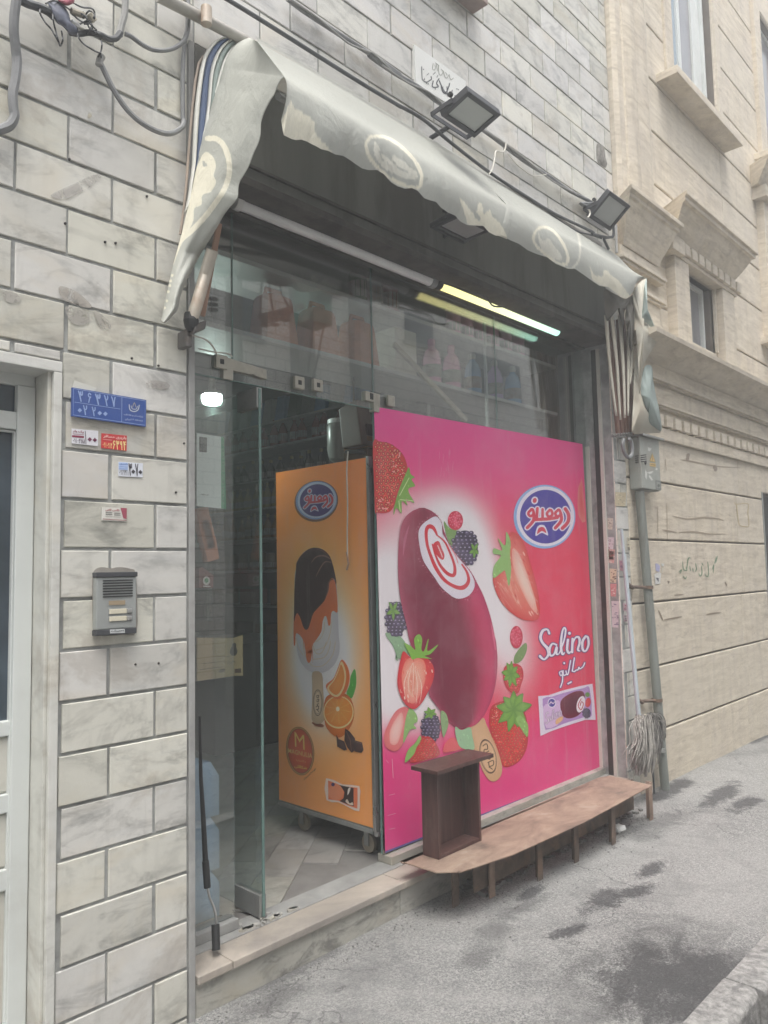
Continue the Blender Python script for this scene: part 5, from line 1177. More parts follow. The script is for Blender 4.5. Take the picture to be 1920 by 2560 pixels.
# folded ribs and cloth layers gathered against the wall on the left
M['blue_cloth'] = basic('blue_cloth', (.10, .14, .24), .7, var=.15)
M['piping'] = basic('piping', (.60, .60, .55), .5, var=.08)
M['pale_green_cloth'] = basic('pale_green_cloth', (.30, .36, .34), .7, var=.15)
M['rib_brown'] = basic('rib_brown', (.33, .27, .22), .6, var=.2)
def band(lp, rp, y, mat, name, n=40):
    a, b = resamp(lp, n), resamp(rp, n); Gg = []
    for i in range(n):
        l, r = W(*a[i], y), W(*b[i], y+.004); Gg.append([l*(1-u)+r*u+np.array((0, -.012*math.sin(math.pi*u), 0)) for u in np.linspace(0, 1, 5)])
    return MB().grid(np.array(Gg)).build(name, mat, aw, smooth=True, sharp=80, normals=False, solid=.003)
b0 = c2([(500, 258), (430, 262), (375, 290), (322, 350), (290, 430), (265, 560), (245, 720), (232, 900), (225, 1050), (218, 1180), (190, 1380), (165, 1480)])
b1 = c2([(505, 262), (440, 270), (388, 300), (340, 365), (310, 440), (290, 560), (272, 720), (258, 900), (250, 1020), (240, 1130), (222, 1240), (196, 1400)])
b2 = c2([(560, 262), (470, 282), (415, 330), (378, 395), (352, 470), (340, 560), (330, 700), (318, 800), (303, 900), (290, 940), (280, 1000), (260, 1100)])
b3 = c2([(575, 264), (485, 290), (430, 340), (396, 405), (370, 480), (356, 560), (344, 700), (330, 800), (312, 890), (300, 930), (292, 960), (285, 990)])
b4 = c2([(590, 268), (510, 310), (462, 370), (430, 440), (410, 520), (395, 600), (370, 690), (345, 780), (325, 850), (312, 900), (305, 920), (300, 935)])
band(b0, b1, -.045, M['piping'], 'folded_cloth'); band(b1, b2, -.040, M['blue_cloth'], 'folded_cloth'); band(b2, b3, -.046, M['piping'], 'folded_cloth'); band(b3, b4, -.042, M['pale_green_cloth'], 'folded_cloth')
mb = MB(); mb.tube([W(*q, -.035) for q in c2([(300, 390), (268, 440), (245, 560), (225, 740), (210, 900), (195, 1100), (180, 1300), (160, 1480), (140, 1620)])], .005, 8); mb.build('folded_rib', M['rib_brown'], aw, smooth=True)
MB().tube([W(*q, -.052) for q in smooth(c2([(500, 262), (570, 268), (600, 285), (560, 300), (500, 340), (455, 410), (430, 480), (400, 590), (385, 650)]), 4, False)], .0055, 6).build('piping', M['piping'], aw, smooth=True)
# left arm pipe, right arm, front and back bars
M['cream_pipe'] = basic('cream_pipe', (.56, .51, .43), .45, .2, var=.1, dirt=(.35, .2, .12), dirt_amt=.6)
pvL = W(478, 805, -.07)
MB().tube([pvL, W(497, 745, -.10), WX(512, 690, 1.46), WX(531, 625, 1.46)], .021, 14).build('arm', M['cream_pipe'], aw, smooth=True)
MB().tube([rows[i, NV1]+np.array((0, .045, -.03)) for i in range(6, 415, 12)], .012, 10).build('front_bar', M['grey_metal'], aw, smooth=True)
MB().tube([W(395, -12, -.06), W(700, 148, -.06), W(1500, 612, -.04)], [.022, .020, .018], 14).build('back_bar', basic('bar_paint', (.40, .385, .35), .5, .1, var=.12, dirt=(.2, .17, .14)), aw, smooth=True)
MB().obox((W(505, 790, .02)+W(548, 560, .02))/2, (.010, 0, 0), (0, .006, 0), (W(548, 560, .02)-W(505, 790, .02))/2).build('side_bar', basic('side_rust', (.33, .20, .14), .6, var=.15), aw)
c = W(516, 38, -.09); MB().tube([c+np.array((0, 0, -.035)), c+np.array((0, 0, .03))], .02, 12).build('bar_cap', M['cream_pipe'], aw, smooth=True)
# rusty bracket with a ragged end at the foot of the arm
mb = MB(); a = W(470, 830, -.06); b = W(505, 815, -.03)
mb.obox((a+b)/2, (b-a)*.42, np.array((0, .035, 0)), np.array((.003, 0, .018))); mb.obox(W(462, 850, -.035), (.012, 0, 0), (0, .03, 0), (0, 0, .03))
mb.build('bracket', basic('rust_bracket', (.12, .115, .11), .8, var=.4, dirt=(.25, .17, .12)), aw, bevel=.006)
mb = MB(); mb.lathe(pvL+np.array((0, 0, -.005)), [(.024, .035), (.027, .01), (.022, -.015), (.012, -.03)], 9); mb.build('pipe_plug', M['black_plastic'], aw)
# gathered cloth and ribs on the right
def rstrip(P_, w0, w1, mat, name, y=-.10, seg=18, bulge=.012):
    P_ = resamp(P_, seg); m = MB(); Gg = []
    for i in range(seg):
        t = i/(seg-1); w = w0+(w1-w0)*t; c_ = W(*P_[i], y); Gg.append([c_+np.array((math.cos(q)*w, -math.sin(q)*bulge*1.0, 0)) for q in np.linspace(math.pi, 0, 7)])
    m.grid(np.array(Gg)); return m.build(name, mat, aw, smooth=True, sharp=80, normals=False, solid=.002)
M['rust_brown'] = basic('rust_brown', (.22, .125, .095), .6, var=.15)
M['cream_cloth'] = basic('cream_cloth', (.56, .54, .46), .7, var=.1, scale=4, dirt=(.42, .34, .24))
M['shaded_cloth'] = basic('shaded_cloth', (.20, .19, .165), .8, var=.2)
for k, (a, b) in enumerate([((1518, 800), (1545, 1085)), ((1531, 800), (1555, 1086)), ((1545, 800), (1563, 1087)), ((1558, 800), (1572, 1087)), ((1571, 800), (1579, 1088))]):
    mb = MB(); P0, P1 = W(a[0], a[1], -.06), W(b[0], b[1], -.045); mb.obox((P0+P1)/2, (.016, 0, 0), (0, .009, 0), (P1-P0)/2); mb.build('rib', M['rust_brown'], aw)
for k, (P_, w0, w1) in enumerate([([(1514, 790), (1522, 900), (1535, 1010), (1539, 1040)], .022, .004), ([(1527, 785), (1540, 900), (1546, 1000), (1549, 1050)], .024, .003), ([(1549, 790), (1556, 900), (1559, 980), (1560, 1045)], .028, .003), ([(1569, 790), (1570, 880), (1569, 960), (1568, 1040)], .026, .003), ([(1583, 780), (1580, 860), (1576, 930), (1573, 960)], .018, .003)]):
    rstrip(P_, w0, w1, M['cream_cloth'], 'folded_cloth', -.085-.004*k)
mb = MB()
for P_ in ([(1505, 770), (1512, 800), (1522, 760), (1530, 740), (1508, 730)],): mb.add([W(*q, -.09) for q in P_], [tuple(range(len(P_)))])
def sheet(poly, y, mat, name, dy=0.0, lab=None):
    P_ = smooth(poly, 4); c_ = np.mean(P_, 0); vs = [W(c_[0], c_[1], y-.03)]; n = len(P_)
    for i, q in enumerate(P_): vs.append(W(q[0], q[1], y+dy*math.sin(i*1.3)))
    m = MB().add(vs, [(0, 1+i, 1+(i+1) % n) for i in range(n)]); return m.build(name, mat, aw, smooth=True, sharp=80, normals=False, solid=.002)
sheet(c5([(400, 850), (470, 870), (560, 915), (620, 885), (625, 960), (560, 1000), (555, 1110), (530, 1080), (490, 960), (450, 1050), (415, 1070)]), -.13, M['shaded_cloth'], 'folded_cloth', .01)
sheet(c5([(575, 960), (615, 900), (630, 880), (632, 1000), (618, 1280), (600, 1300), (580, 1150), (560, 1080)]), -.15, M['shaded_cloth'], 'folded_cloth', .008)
# big hanging flap at the right end
sheet(c5([(622, 880), (640, 830), (680, 780), (728, 762), (712, 850), (690, 1000), (688, 1070), (740, 1110), (790, 1145), (822, 1200), (790, 1270), (740, 1350), (700, 1440), (685, 1560), (672, 1640), (665, 1500), (655, 1300), (640, 1080)]), -.17, M['cream_cloth'], 'hanging_flap', .006)
sheet(c8([(440, 200), (470, 300), (520, 500), (545, 590), (600, 640), (645, 684), (500, 690), (385, 688), (380, 560), (390, 350), (400, 100), (410, 0), (430, 0)]), -.12, M['cream_cloth'], 'hanging_flap', .003)
sheet(c8([(470, 170), (500, 60), (560, 60), (575, 180), (600, 330), (632, 470), (655, 660), (600, 640), (545, 590), (520, 480), (480, 380), (455, 290)]), -.135, M['pale_green_cloth'], 'hanging_flap', .003)
sheet(c5([(690, 1065), (700, 950), (712, 800), (728, 765), (715, 900), (730, 1040), (790, 1130), (800, 1180), (740, 1110)]), -.19, M['pale_green_cloth'], 'hanging_flap', .003)
# chain tying the ribs
mb = MB()
for k in range(15):
    q = W(1532+k*3.3, 1089-k*.35+(k % 2)*2, -.07)
    th = np.linspace(0, 2*math.pi, 9); ax = (1, 0, 0) if k % 2 else (.7, .7, 0)
    mb.tube([q+np.array((ax[0]*.017*math.cos(a), ax[1]*.017*math.cos(a), .010*math.sin(a))) for a in th], .0035, 5, caps=False)
mb.build('chain', M['grey_metal'], aw, smooth=True)

# ------------------------------------------------------------------ floodlights
M['lens'] = basic('lens', (.44, .46, .45), .18, var=.06, scale=3, bump=0, spec=.7)
M['cast_black'] = basic('cast_black', (.065, .068, .075), .55, .2, var=.15)
def floodlight(tl, tr, bl, y, label, arm=None, back=.03, frame=.024):
    A_ = W(*tl, y); B_ = W(*tr, y); B_[2] = A_[2]; C_ = WX(*bl, A_[0]); ux = B_-A_; uv = C_-A_; n = np.cross(ux, uv); n /= np.linalg.norm(n)
    if n[1] > 0: n = -n
    o = A_+(ux+uv)/2; lx, lv = np.linalg.norm(ux)/2, np.linalg.norm(uv)/2; ex, ev = ux/np.linalg.norm(ux), uv/np.linalg.norm(uv)
    t = thing('floodlight', label, 'floodlight', o, 'floodlights above the shop front')
    m = MB(); f = frame
    for a, b, c_, d_ in ((-lx, -lx+f, -lv, lv), (lx-f, lx, -lv, lv), (-lx+f, lx-f, -lv, -lv+f), (-lx+f, lx-f, lv-f, lv)):
        m.obox(o+ex*(a+b)/2+ev*(c_+d_)/2-n*.018, ex*(b-a)/2, ev*(d_-c_)/2, n*.018)
    m.build('frame', M['cast_black'], t, bevel=.004)
    m = MB(); m.obox(o-n*.012, ex*(lx-f-.0005), ev*(lv-f-.0005), n*.003); m.build('lens', M['lens'], t)
    m = MB(); m.obox(o-n*.033, ex*lx*.8, ev*lv*.75, n*.006)
    for k in range(9): m.obox(o-n*.046+ex*lx*.75*(k/4-1), ex*.003, ev*lv*.6, n*.008)
    m.build('heat_sink', M['cast_black'], t)
    m = MB()
    dn = np.array((0, .99, -.10)); up_ = np.array((0, .10, .99)); L_ = min(.13, -o[1]*.8)
    for s in (-1, 1): m.obox(o+ex*s*(lx+.008)-n*.02+dn*L_/2, ex*.003, up_*.011, dn*L_/2)
    m.obox(o-n*.02+dn*L_, ex*(lx+.011), up_*.011, dn*.003); e_ = o-n*.02+dn*L_; m.tube([e_, np.array((e_[0], -.002, e_[2]-.01))], .012, 8); m.build('bracket', M['cast_black'], t)
    for s in (-1, 1): MB().tube([o+ex*s*(lx+.004)-n*.05, o+ex*s*(lx+.018)-n*.05], .012, 8).build('knob', M['black_plastic'], t)
    return t
floodlight((1171, 228), (1253, 288), (1103, 291), -.34, 'black floodlight with grey lens mounted in front of the calligraphy plaque')
floodlight((1526, 478), (1577, 507), (1473, 544), -.20, 'black floodlight at the right end of the awning, near the beige pilaster')
floodlight(c3([(690, 1490)])[0], c3([(900, 1570)])[0], c3([(520, 1570)])[0], -.20, 'floodlight hanging under the awning above the glowing tube lamp', frame=.016)

# ------------------------------------------------------------------ plaque, number plate, stickers, intercom
M['flatprint'] = vcol('flatprint', .5, .35, .12, 0, (.5, .48, .42)); M['glossprint'] = vcol('glossprint', .3, .5, .06)
def flat(name, label, cat, quad, y, th, col, mat=None, group=None, plane=None):
    """thin printed plate given by its 4 photo corners tl,tr,br,bl; returns (object mesh builder art)"""
    a = Art(lambda p, q: W(p, q, y), (0, -1, 0), .0006)
    P = [W(*q, y) for q in quad]; B = [p+np.array((0, th, 0)) for p in P]
    a.mb.add(P+B, [(0, 1, 2, 3), (7, 6, 5, 4), (0, 4, 5, 1), (1, 5, 6, 2), (2, 6, 7, 3), (3, 7, 4, 0)], lin(col))
    a.fin = lambda: tag(a.mb.build(name, mat or M['flatprint'], normals=False), label, cat, group)
    return a
a = flat('calligraphy_plaque', 'white marble plaque with engraved dark calligraphy on the wall behind a floodlight', 'plaque', c3([(375, 305), (730, 560), (735, 700), (640, 765), (388, 575)])[:2]+c3([(735, 800), (388, 575)]), -.012, .014, (.74, .75, .72))
def st(A_, f, P, w, c, lv=2, sm=5): A_.stroke(f(P), w, c, lv, sm)
ink = '#3c4048'
for P, w in [([(425, 462), (428, 540), (432, 555)], 2.2), ([(445, 545), (440, 560), (460, 568), (475, 560), (492, 548), (490, 530)], 2.4), ([(505, 560), (500, 600), (540, 600), (528, 575), (545, 545)], 2.6), ([(548, 560), (560, 590), (590, 640), (612, 600), (618, 578)], 2.8), ([(560, 600), (575, 640), (610, 650)], 2.4),
             ([(600, 600), (605, 660), (620, 665)], 2.2), ([(636, 625), (632, 680), (660, 688), (655, 660), (672, 680), (682, 662)], 2.4), ([(690, 645), (700, 690)], 2.2), ([(505, 515), (520, 500)], 1.4), ([(460, 520), (475, 508)], 1.4), ([(565, 610), (575, 600)], 1.3), ([(530, 535), (538, 520)], 1.3)]: st(a, c3, P, w, ink)
for q in [(460, 575), (470, 580), (520, 615), (438, 480), (668, 615), (678, 620), (700, 640), (650, 705), (660, 710)]: a.ell(*c3([q])[0], 1.5, 1.6, ink, 2, n=8)
for P in [[(505, 440), (500, 475), (512, 485), (520, 470), (516, 450)], [(525, 445), (535, 490)], [(540, 450), (545, 510), (560, 520), (572, 500)], [(575, 490), (585, 530), (600, 540), (612, 520)], [(590, 500), (600, 520)], [(615, 515), (625, 550), (645, 540)], [(520, 435), (545, 455)], [(560, 480), (575, 495)]]: st(a, c3, P, 1.3, '#7c8074')
a.fin()
# blue number plate
a = flat('blue_number_plate', 'blue metal plate with pale Persian digits and a small emblem', 'sign', cI([(96, 58), (682, 158), (678, 370), (93, 285)]), -.012, .008, '#2c4f96', M['glossprint'])
wt = '#93aad6'
for q in [[(106, 68), (672, 166), (668, 358), (103, 276), (106, 68)], [(488, 135), (486, 330)], [(115, 175), (474, 230)]]: a.stroke(cI(q), 1.2, wt, 2, 0)
for dgt, bl, br, tl in [('\u06f3', (145, 165), (190, 172), (138, 88)), ('\u06f6', (215, 175), (255, 182), (210, 100)), ('\u06f3', (280, 190), (330, 196), (272, 112)), ('\u06f2', (350, 200), (392, 206), (342, 122)), ('\u06f7', (405, 206), (445, 212), (400, 132)), ('\u06f2', (180, 272), (222, 278), (176, 202)), ('\u06f2', (250, 280), (288, 286), (246, 214))]:
    a.text(dgt, cI([bl])[0], cI([br])[0], cI([tl])[0], wt, 2.4, .02)
for x, y in ((155, 240), (312, 262), (357, 268)): a.poly(cI([(x, y-18), (x+18, y), (x, y+18), (x-18, y)]), wt, 2.4)
st(a, cI, [(545, 195), (552, 235), (585, 250), (615, 235), (624, 200)], 2.0, '#c8d0d8', 2.4); st(a, cI, [(560, 205), (570, 228), (600, 230), (610, 208)], 1.4, '#c8d0d8', 2.6); st(a, cI, [(572, 215), (585, 180), (598, 215)], 1.4, '#b8b09c', 2.8)
a.text(fa('\u0634\u0631\u06a9\u062a \u0622\u0628 \u0648 \u0641\u0627\u0636\u0644\u0627\u0628'), cI([(503, 280)])[0], cI([(655, 300)])[0], cI([(503, 262)])[0], '#b4c0dc', 2.4, .02)
a.text(fa('\u0645\u0646\u0637\u0642\u0647 \u06f4 \u062a\u0647\u0631\u0627\u0646'), cI([(512, 318)])[0], cI([(652, 332)])[0], cI([(512, 300)])[0], '#b4c0dc', 2.4, .02)
a.fin()
a = flat('torn_paper', 'torn cream paper corner sticking out above the blue number plate', 'paper', cI([(112, 2), (290, 62), (250, 120), (76, 138)]), -.004, .002, (.62, .62, .56)); a.fin()
def sticker(label, quad, bg_, items, name='phone_sticker'):
    a = flat(name, label, 'sticker', cI(quad), -.003, .0015, bg_, None, 'phone number stickers on the marble pillar')
    for it in items:
        if it[0] == 't': _, tx, bl, br, tl, c_ = it; a.text(tx, cI([bl])[0], cI([br])[0], cI([tl])[0], c_, 2.5, .03)
        elif it[0] == 'p': a.poly(cI(it[1]), it[2], 1.6)
        else: a.stroke(cI(it[1]), it[3], it[2], 2.4, 0)
    a.fin()
dm = lambda x, y, r, c_: ('p', [(x, y-r), (x+r, y), (x, y+r), (x-r, y)], c_)
sticker('white phone sticker with maroon lines and the number one hundred, left of the red sticker', [(92, 383), (302, 402), (300, 522), (92, 500)], (.72, .72, .76),
        [('p', [(94, 436), (188, 444), (188, 458), (94, 450)], '#8c2c4c'), ('t', fa('\u067e\u06cc\u06a9 \u0628\u0627\u0631').replace('\u067e', ''), (100, 414), (186, 424), (100, 392), '#8c2440'), ('s', [(100, 426), (184, 433)], '#a06878', 1.4), ('t', '\u06f0\u06f9\u06f1\u06f0\u06f4\u06f9\u06f8\u06f8', (98, 494), (196, 502), (98, 462), '#4a3448'),
         ('t', '\u06f1', (192, 504), (212, 506), (190, 404), '#3c2c3c'), dm(234, 470, 18, '#6a2c4c'), dm(274, 474, 18, '#6a2c4c')])
sticker('red phone sticker with cream digits, right of the white maroon one', [(328, 420), (528, 440), (526, 560), (326, 537)], '#c8383c',
        [('t', fa('\u0628\u0627\u0631\u0628\u0631\u06cc \u0645\u0633\u0627\u0641\u0631'), (340, 458), (522, 476), (340, 430), '#eec8c0'), ('s', [(338, 468), (405, 476)], '#e8b0a8', 1.2), ('t', '\u06f0\u06f9\u06f1\u06f0\u06f9\u06f1\u06f3', (334, 530), (410, 540), (334, 492), '#f0dc98'), ('t', '\u06f6\u06f3\u06f9\u06f4', (412, 545), (524, 556), (412, 478), '#f0dc98')])
sticker('white and pale blue phone sticker on its own tile below the red one', [(461, 646), (656, 658), (652, 770), (462, 760)], (.70, .73, .80),
        [('p', [(464, 650), (536, 654), (536, 712), (464, 708)], '#b4c8ec'), ('t', fa('\u0628\u0627\u0631\u0628\u0631\u06cc'), (468, 670), (534, 674), (468, 654), '#5878b8'), ('s', [(468, 684), (532, 688)], '#7c98cc', 1.2), ('s', [(468, 698), (532, 702)], '#7c98cc', 1.2),
         ('t', '\u06f0\u06f9\u06f1\u06f9\u06f3\u06f1\u06f1', (464, 748), (542, 754), (464, 712), '#3c3c4c'), ('t', '\u06f3', (540, 752), (572, 755), (538, 660), '#34343c'), dm(578, 724, 17, '#34343c'), ('t', '\u06f7', (594, 756), (622, 757), (590, 664), '#34343c'), dm(634, 728, 17, '#34343c')])
sticker('cream business sticker with a maroon corner above the intercom', [(331, 1005), (527, 1010), (524, 1118), (328, 1108)], (.68, .67, .62),
        [('p', [(476, 1010), (527, 1012), (525, 1100), (500, 1092)], '#9c3c54'), ('t', fa('\u062a\u0627\u06a9\u0633\u06cc \u062a\u0644\u0641\u0646\u06cc'), (358, 1036), (468, 1042), (358, 1014), '#a03848')]+[('s', [(362, y), (410, y+2)], '#5c5c58', 1.8) for y in (1048, 1062)]+[('s', [(428, y), (474, y+2)], '#5c5c58', 1.8) for y in (1052, 1066)]+[('s', [(356, 1078), (480, 1084)], '#9c9890', .8), ('s', [(338, 1098), (520, 1110)], '#8c4448', 1.6)])
# intercom
def rect(f, x0, y0, x1, y1, y): a_, b_ = W(*f([(x0, y0)])[0], y), W(*f([(x1, y1)])[0], y); return a_[0], b_[0], b_[2], a_[2]
x0, x1, z0, z1_ = rect(cI, 290, 1530, 603, 2000, -.03)
ic = thing('intercom', 'silver door intercom with speaker slots and two cream call buttons', 'intercom', ((x0+x1)/2, -.02, (z0+z1_)/2))
MB().box(x0, x1, -.03, -.003, z0+.018, z1_-.012).build('face_plate', basic('silver_plate', (.40, .42, .41), .42, .45, var=.06, bump=.03), ic, bevel=.004)
MB().box(x0-.002, x1+.002, -.034, -.003, z1_-.0115, z1_+.004).build('top_trim', M['cast_black'], ic, bevel=.002); MB().box(x0-.001, x1+.001, -.031, -.003, z0, z0+.0175).build('bottom_trim', M['cast_black'], ic, bevel=.002)
mb = MB()
for k in range(7):
    a_, b_ = W(*cI([(338, 1585+k*21.5)])[0], -.03), W(*cI([(572, 1585+k*21.5)])[0], -.03); mb.box(a_[0], b_[0], -.0325, -.0305, a_[2]-.0022, a_[2]+.0016)
mb.build('speaker_grille', M['black_plastic'], ic)
for yy in (1826, 1884):
    a_, b_ = W(*cI([(388, yy)])[0], -.031), W(*cI([(566, yy)])[0], -.031); z = (a_[2]+b_[2])/2
    bt = MB().box(a_[0], a_[0]+(b_[0]-a_[0])*.76, -.034, -.0305, z-.0075, z+.0075).build('name_window', basic('ivory', (.62, .58, .46), .5, var=.05), ic, bevel=.001)
    MB().box(b_[0]-(b_[0]-a_[0])*.23, b_[0], -.037, -.0305, z-.007, z+.007).build('call_button', M['steel'], ic, bevel=.003)
    MB().box(a_[0]-.002, b_[0]+.002, -.0318, -.0303, z-.0095, z+.0095).build('button_recess', M['grey_plastic'], bt)
mb = MB(); m = basic('cement', (.30, .28, .25), .95, var=.2, bump=.6, bscale=50)
P = smooth(cI([(256, 1700), (255, 1560), (275, 1500), (330, 1478), (400, 1488), (470, 1478), (560, 1492), (596, 1520), (608, 1700), (606, 1990), (500, 2012), (300, 2022), (262, 1960)]), 3); vs = [W(*q, -.007) for q in P]+[W(*q, .005) for q in P]; n = len(P)
mb.add(vs, [tuple(range(n))]+[(i, (i+1) % n, n+(i+1) % n, n+i) for i in range(n)]); mb.build('cement_bed', m, ic)
a = Art(lambda p, q: W(p, q, -.0322), (0, -1, 0), .0006); a.poly(cI([(393, 1972), (510, 1966), (512, 1998), (395, 2002)]), '#c4c8c8', 1); a.text(fa('\u062a\u0639\u0645\u06cc\u0631\u0627\u062a'), cI([(402, 1994)])[0], cI([(504, 1990)])[0], cI([(402, 1974)])[0], '#404448', 2, .03)
a.poly(cI([(385, 1745), (515, 1740), (514, 1775), (386, 1780)]), '#9c8c74', 1); a.mb.build('stuck_label', M['flatprint'], ic, normals=False)

# ------------------------------------------------------------------ cables and pipes on the wall
M['cable_grey'] = basic('cable_grey', (.21, .215, .22), .55, var=.15, scale=20)
M['cable_dark'] = basic('cable_dark', (.075, .08, .085), .55, var=.2)
M['cable_white'] = basic('cable_white', (.60, .58, .52), .5)
def cable(name, label, f, P, y, r, mat, cat='cable', group=None, n=8, sm=6, ends=None):
    Q = smooth([(*q, 0) for q in (f(P) if f else P)], sm, False); yy = y if isinstance(y, (list, tuple)) else [y, y]
    ys = np.interp(np.linspace(0, 1, len(Q)), np.linspace(0, 1, len(yy)), yy)
    return tag(MB().tube([W(q[0], q[1], k) for q, k in zip(Q, ys)], r, n).build(name, mat, smooth=True), label, cat, group)
cable('thick_cable', 'thick grey cable hanging down the wall at the left edge in an S bend', c1, [(140, -30), (120, 120), (115, 260), (130, 400), (140, 520), (128, 660), (105, 780), (112, 900), (120, 970), (80, 1040), (0, 1075), (-60, 1085)], [-.06, -.03, -.03, -.03], .0145, M['cable_grey'])
cable('conduit_pipe', 'grey conduit running down the wall just left of the awning cloth', c1, [(1560, -30), (1558, 200), (1535, 320), (1520, 500), (1515, 700), (1516, 900), (1520, 1000)], -.014, .0085, M['cable_grey'], 'pipe')
cable('looping_cable', 'grey cable sagging from the dark joint to the foot of the conduit', c1, [(822, 500), (870, 600), (940, 740), (1030, 880), (1130, 985), (1250, 1065), (1360, 1105), (1440, 1100), (1510, 1055), (1528, 1000)], [-.03, -.05, -.03], .0095, M['cable_grey'])
cable('looping_cable', 'grey cable loop sagging between the small elbow pipe and the conduit top', c1, [(1035, 280), (1090, 305), (1180, 370), (1270, 412), (1370, 418), (1460, 390), (1530, 330), (1560, 240), (1562, 100)], [-.03, -.04, -.03], .0078, M['cable_grey'])
cable('dark_cable', 'dark taped cable entering from the top left into the bundle of loose wires', c1, [(150, -10), (230, 30), (330, 62), (400, 95), (450, 140)], -.05, .013, M['cable_dark'])
cable('dark_cable', 'dark cable joint from the wire bundle to the small elbow pipe', c1, [(580, 270), (660, 280), (740, 270), (830, 290), (900, 320), (960, 315), (1000, 270)], -.04, [.007]*13+[.013]*12+[.012]*12, M['cable_dark']) if False else cable('dark_cable', 'dark cable joint from the wire bundle to the small elbow pipe', c1, [(580, 270), (660, 280), (740, 270), (830, 290), (900, 322), (960, 318), (1000, 270)], -.04, .010, M['cable_dark'])
cable('elbow_pipe', 'short pale elbow pipe coming out of the wall beside the wire bundle', c1, [(1040, -20), (1038, 60), (1030, 130), (1010, 200), (1000, 250), (990, 290)], -.035, .012, M['mortar_light'], 'pipe')
# bundle of loose wires with taped bag
bw = thing('wire_bundle', 'messy bundle of taped wires and connectors at the top left of the wall', 'wire bundle', W(*c1([(600, 150)])[0], -.04))
def lump(f, P, y, th, mat, name):
    Q = smooth(f(P), 4); c_ = np.mean(Q, 0); n = len(Q); m = MB(); vs = []
    for k, (s, dd) in enumerate(((.35, -1), (.8, -.75), (1, 0), (.8, .6))): vs += [W(c_[0]+(q[0]-c_[0])*s, c_[1]+(q[1]-c_[1])*s, y+dd*th) for q in Q]
    m.add(vs, [(k*n+j, k*n+(j+1) % n, (k+1)*n+(j+1) % n, (k+1)*n+j) for k in range(3) for j in range(n)]+[tuple(range(n))]); return m.build(name, mat, bw, smooth=True, sharp=60)
lump(c1, [(400, 30), (440, 10), (520, 40), (570, 110), (590, 180), (650, 240), (640, 280), (590, 290), (520, 220), (470, 190), (430, 120)], -.05, .025, basic('wrapped_bag', (.11, .12, .16), .55, var=.35, scale=40, bump=.6, bscale=30), 'taped_bag')
lump(c1, [(480, -10), (600, -20), (615, 20), (560, 48), (510, 30)], -.06, .02, basic('red_tape', (.30, .06, .09), .5), 'red_tape')
mb = MB()
random.seed(9)
for P_ in [[(350, 60), (330, 100), (370, 180), (430, 250), (480, 340), (500, 380), (520, 330), (510, 260)], [(440, 60), (440, 160), (470, 290), (495, 375)], [(600, 20), (680, 60), (760, 70), (785, 110), (780, 180)], [(690, 150), (740, 90), (780, 130), (750, 190), (700, 200)], [(600, 120), (680, 180), (760, 200), (770, 260), (830, 280)],
          [(640, 240), (650, 310), (700, 370), (780, 420), (830, 445), (840, 480)], [(830, 310), (845, 370), (835, 430), (815, 470)], [(660, 200), (740, 170), (760, 220), (720, 280)], [(690, 100), (720, 150), (740, 230), (830, 290)], [(380, 30), (450, 5), (520, 40), (590, 90)], [(620, 90), (700, 130), (740, 190), (800, 250)]]:
    mb.tube([W(*q, -.06+.015*math.sin(i)) for i, q in enumerate(smooth(c1(P_), 5, False))], .0028, 5)
mb.build('loose_wires', M['cable_dark'], bw, smooth=True)
mb = MB(); mb.tube([W(*q, -.055) for q in c1([(590, 90), (700, 130)])], .010, 8); mb.tube([W(*q, -.06) for q in c1([(740, 120), (780, 180)])], .012, 8); mb.build('connector', basic('connector_cream', (.44, .40, .32), .5, var=.2), bw, smooth=True)
MB().tube([W(*q, -.055) for q in c1([(590, 185), (650, 225)])], .011, 8).build('connector', M['steel'], bw, smooth=True)
cable('cable_clip_joint', 'pale taped end of the sagging grey cable below the wire bundle', c1, [(820, 540), (830, 490), (845, 465)], -.035, .012, M['mortar_light'], 'cable joint')
# long cables over the awning
cable('overhead_cable', 'dark cable running along the wall just above the awning', None, c2([(440, -20), (620, 90), (860, 240), (1120, 405), (1400, 580), (1659, 735)])+c3([(250, 720), (430, 820), (620, 980), (900, 1195), (1160, 1365), (1350, 1480), (1600, 1600)])+z2([(900, 1010), (960, 1025)]), -.07, .0085, M['cable_dark'], sm=4)
cable('overhead_cable', 'grey bundled cable sagging across the wall above the plaque', None, c2([(880, -10), (1000, 80), (1130, 165), (1290, 270), (1480, 390), (1659, 520)])+c3([(60, 380), (230, 500), (400, 600), (560, 720), (860, 905), (1130, 1110), (1300, 1215), (1450, 1320), (1600, 1400)])+z2([(850, 880), (900, 900)]), -.03, .011, M['cable_grey'], sm=4)
cable('overhead_cable', 'thin grey cable along the wall twisting beside the bundled one', None, c2([(900, -5), (1100, 130), (1290, 290), (1420, 350), (1480, 375), (1600, 490)])+c3([(150, 450), (330, 570), (480, 640), (620, 760), (900, 925), (1130, 1090), (1330, 1250), (1500, 1340)]), -.045, .0045, M['mortar_light'], sm=4)
cable('overhead_cable', 'thin dark cable parting from the awning cable near the right lamp', None, c3([(1200, 1390), (1330, 1490), (1480, 1590), (1600, 1625)])+z2([(940, 1030)]), -.06, .005, M['cable_dark'], sm=4)
cable('hanging_wire', 'short white wire looped over the cables between the two wall floodlights', c3, [(1010, 990), (1000, 1040), (975, 1050), (940, 1045), (930, 1100), (915, 1170), (890, 1205)], -.09, .004, M['cable_white'], 'wire')
cable('hanging_wire', 'white wire dangling from the right floodlight bracket', c5, [(285, 225), (292, 260), (275, 290)], -.2, .005, M['cable_white'], 'wire')
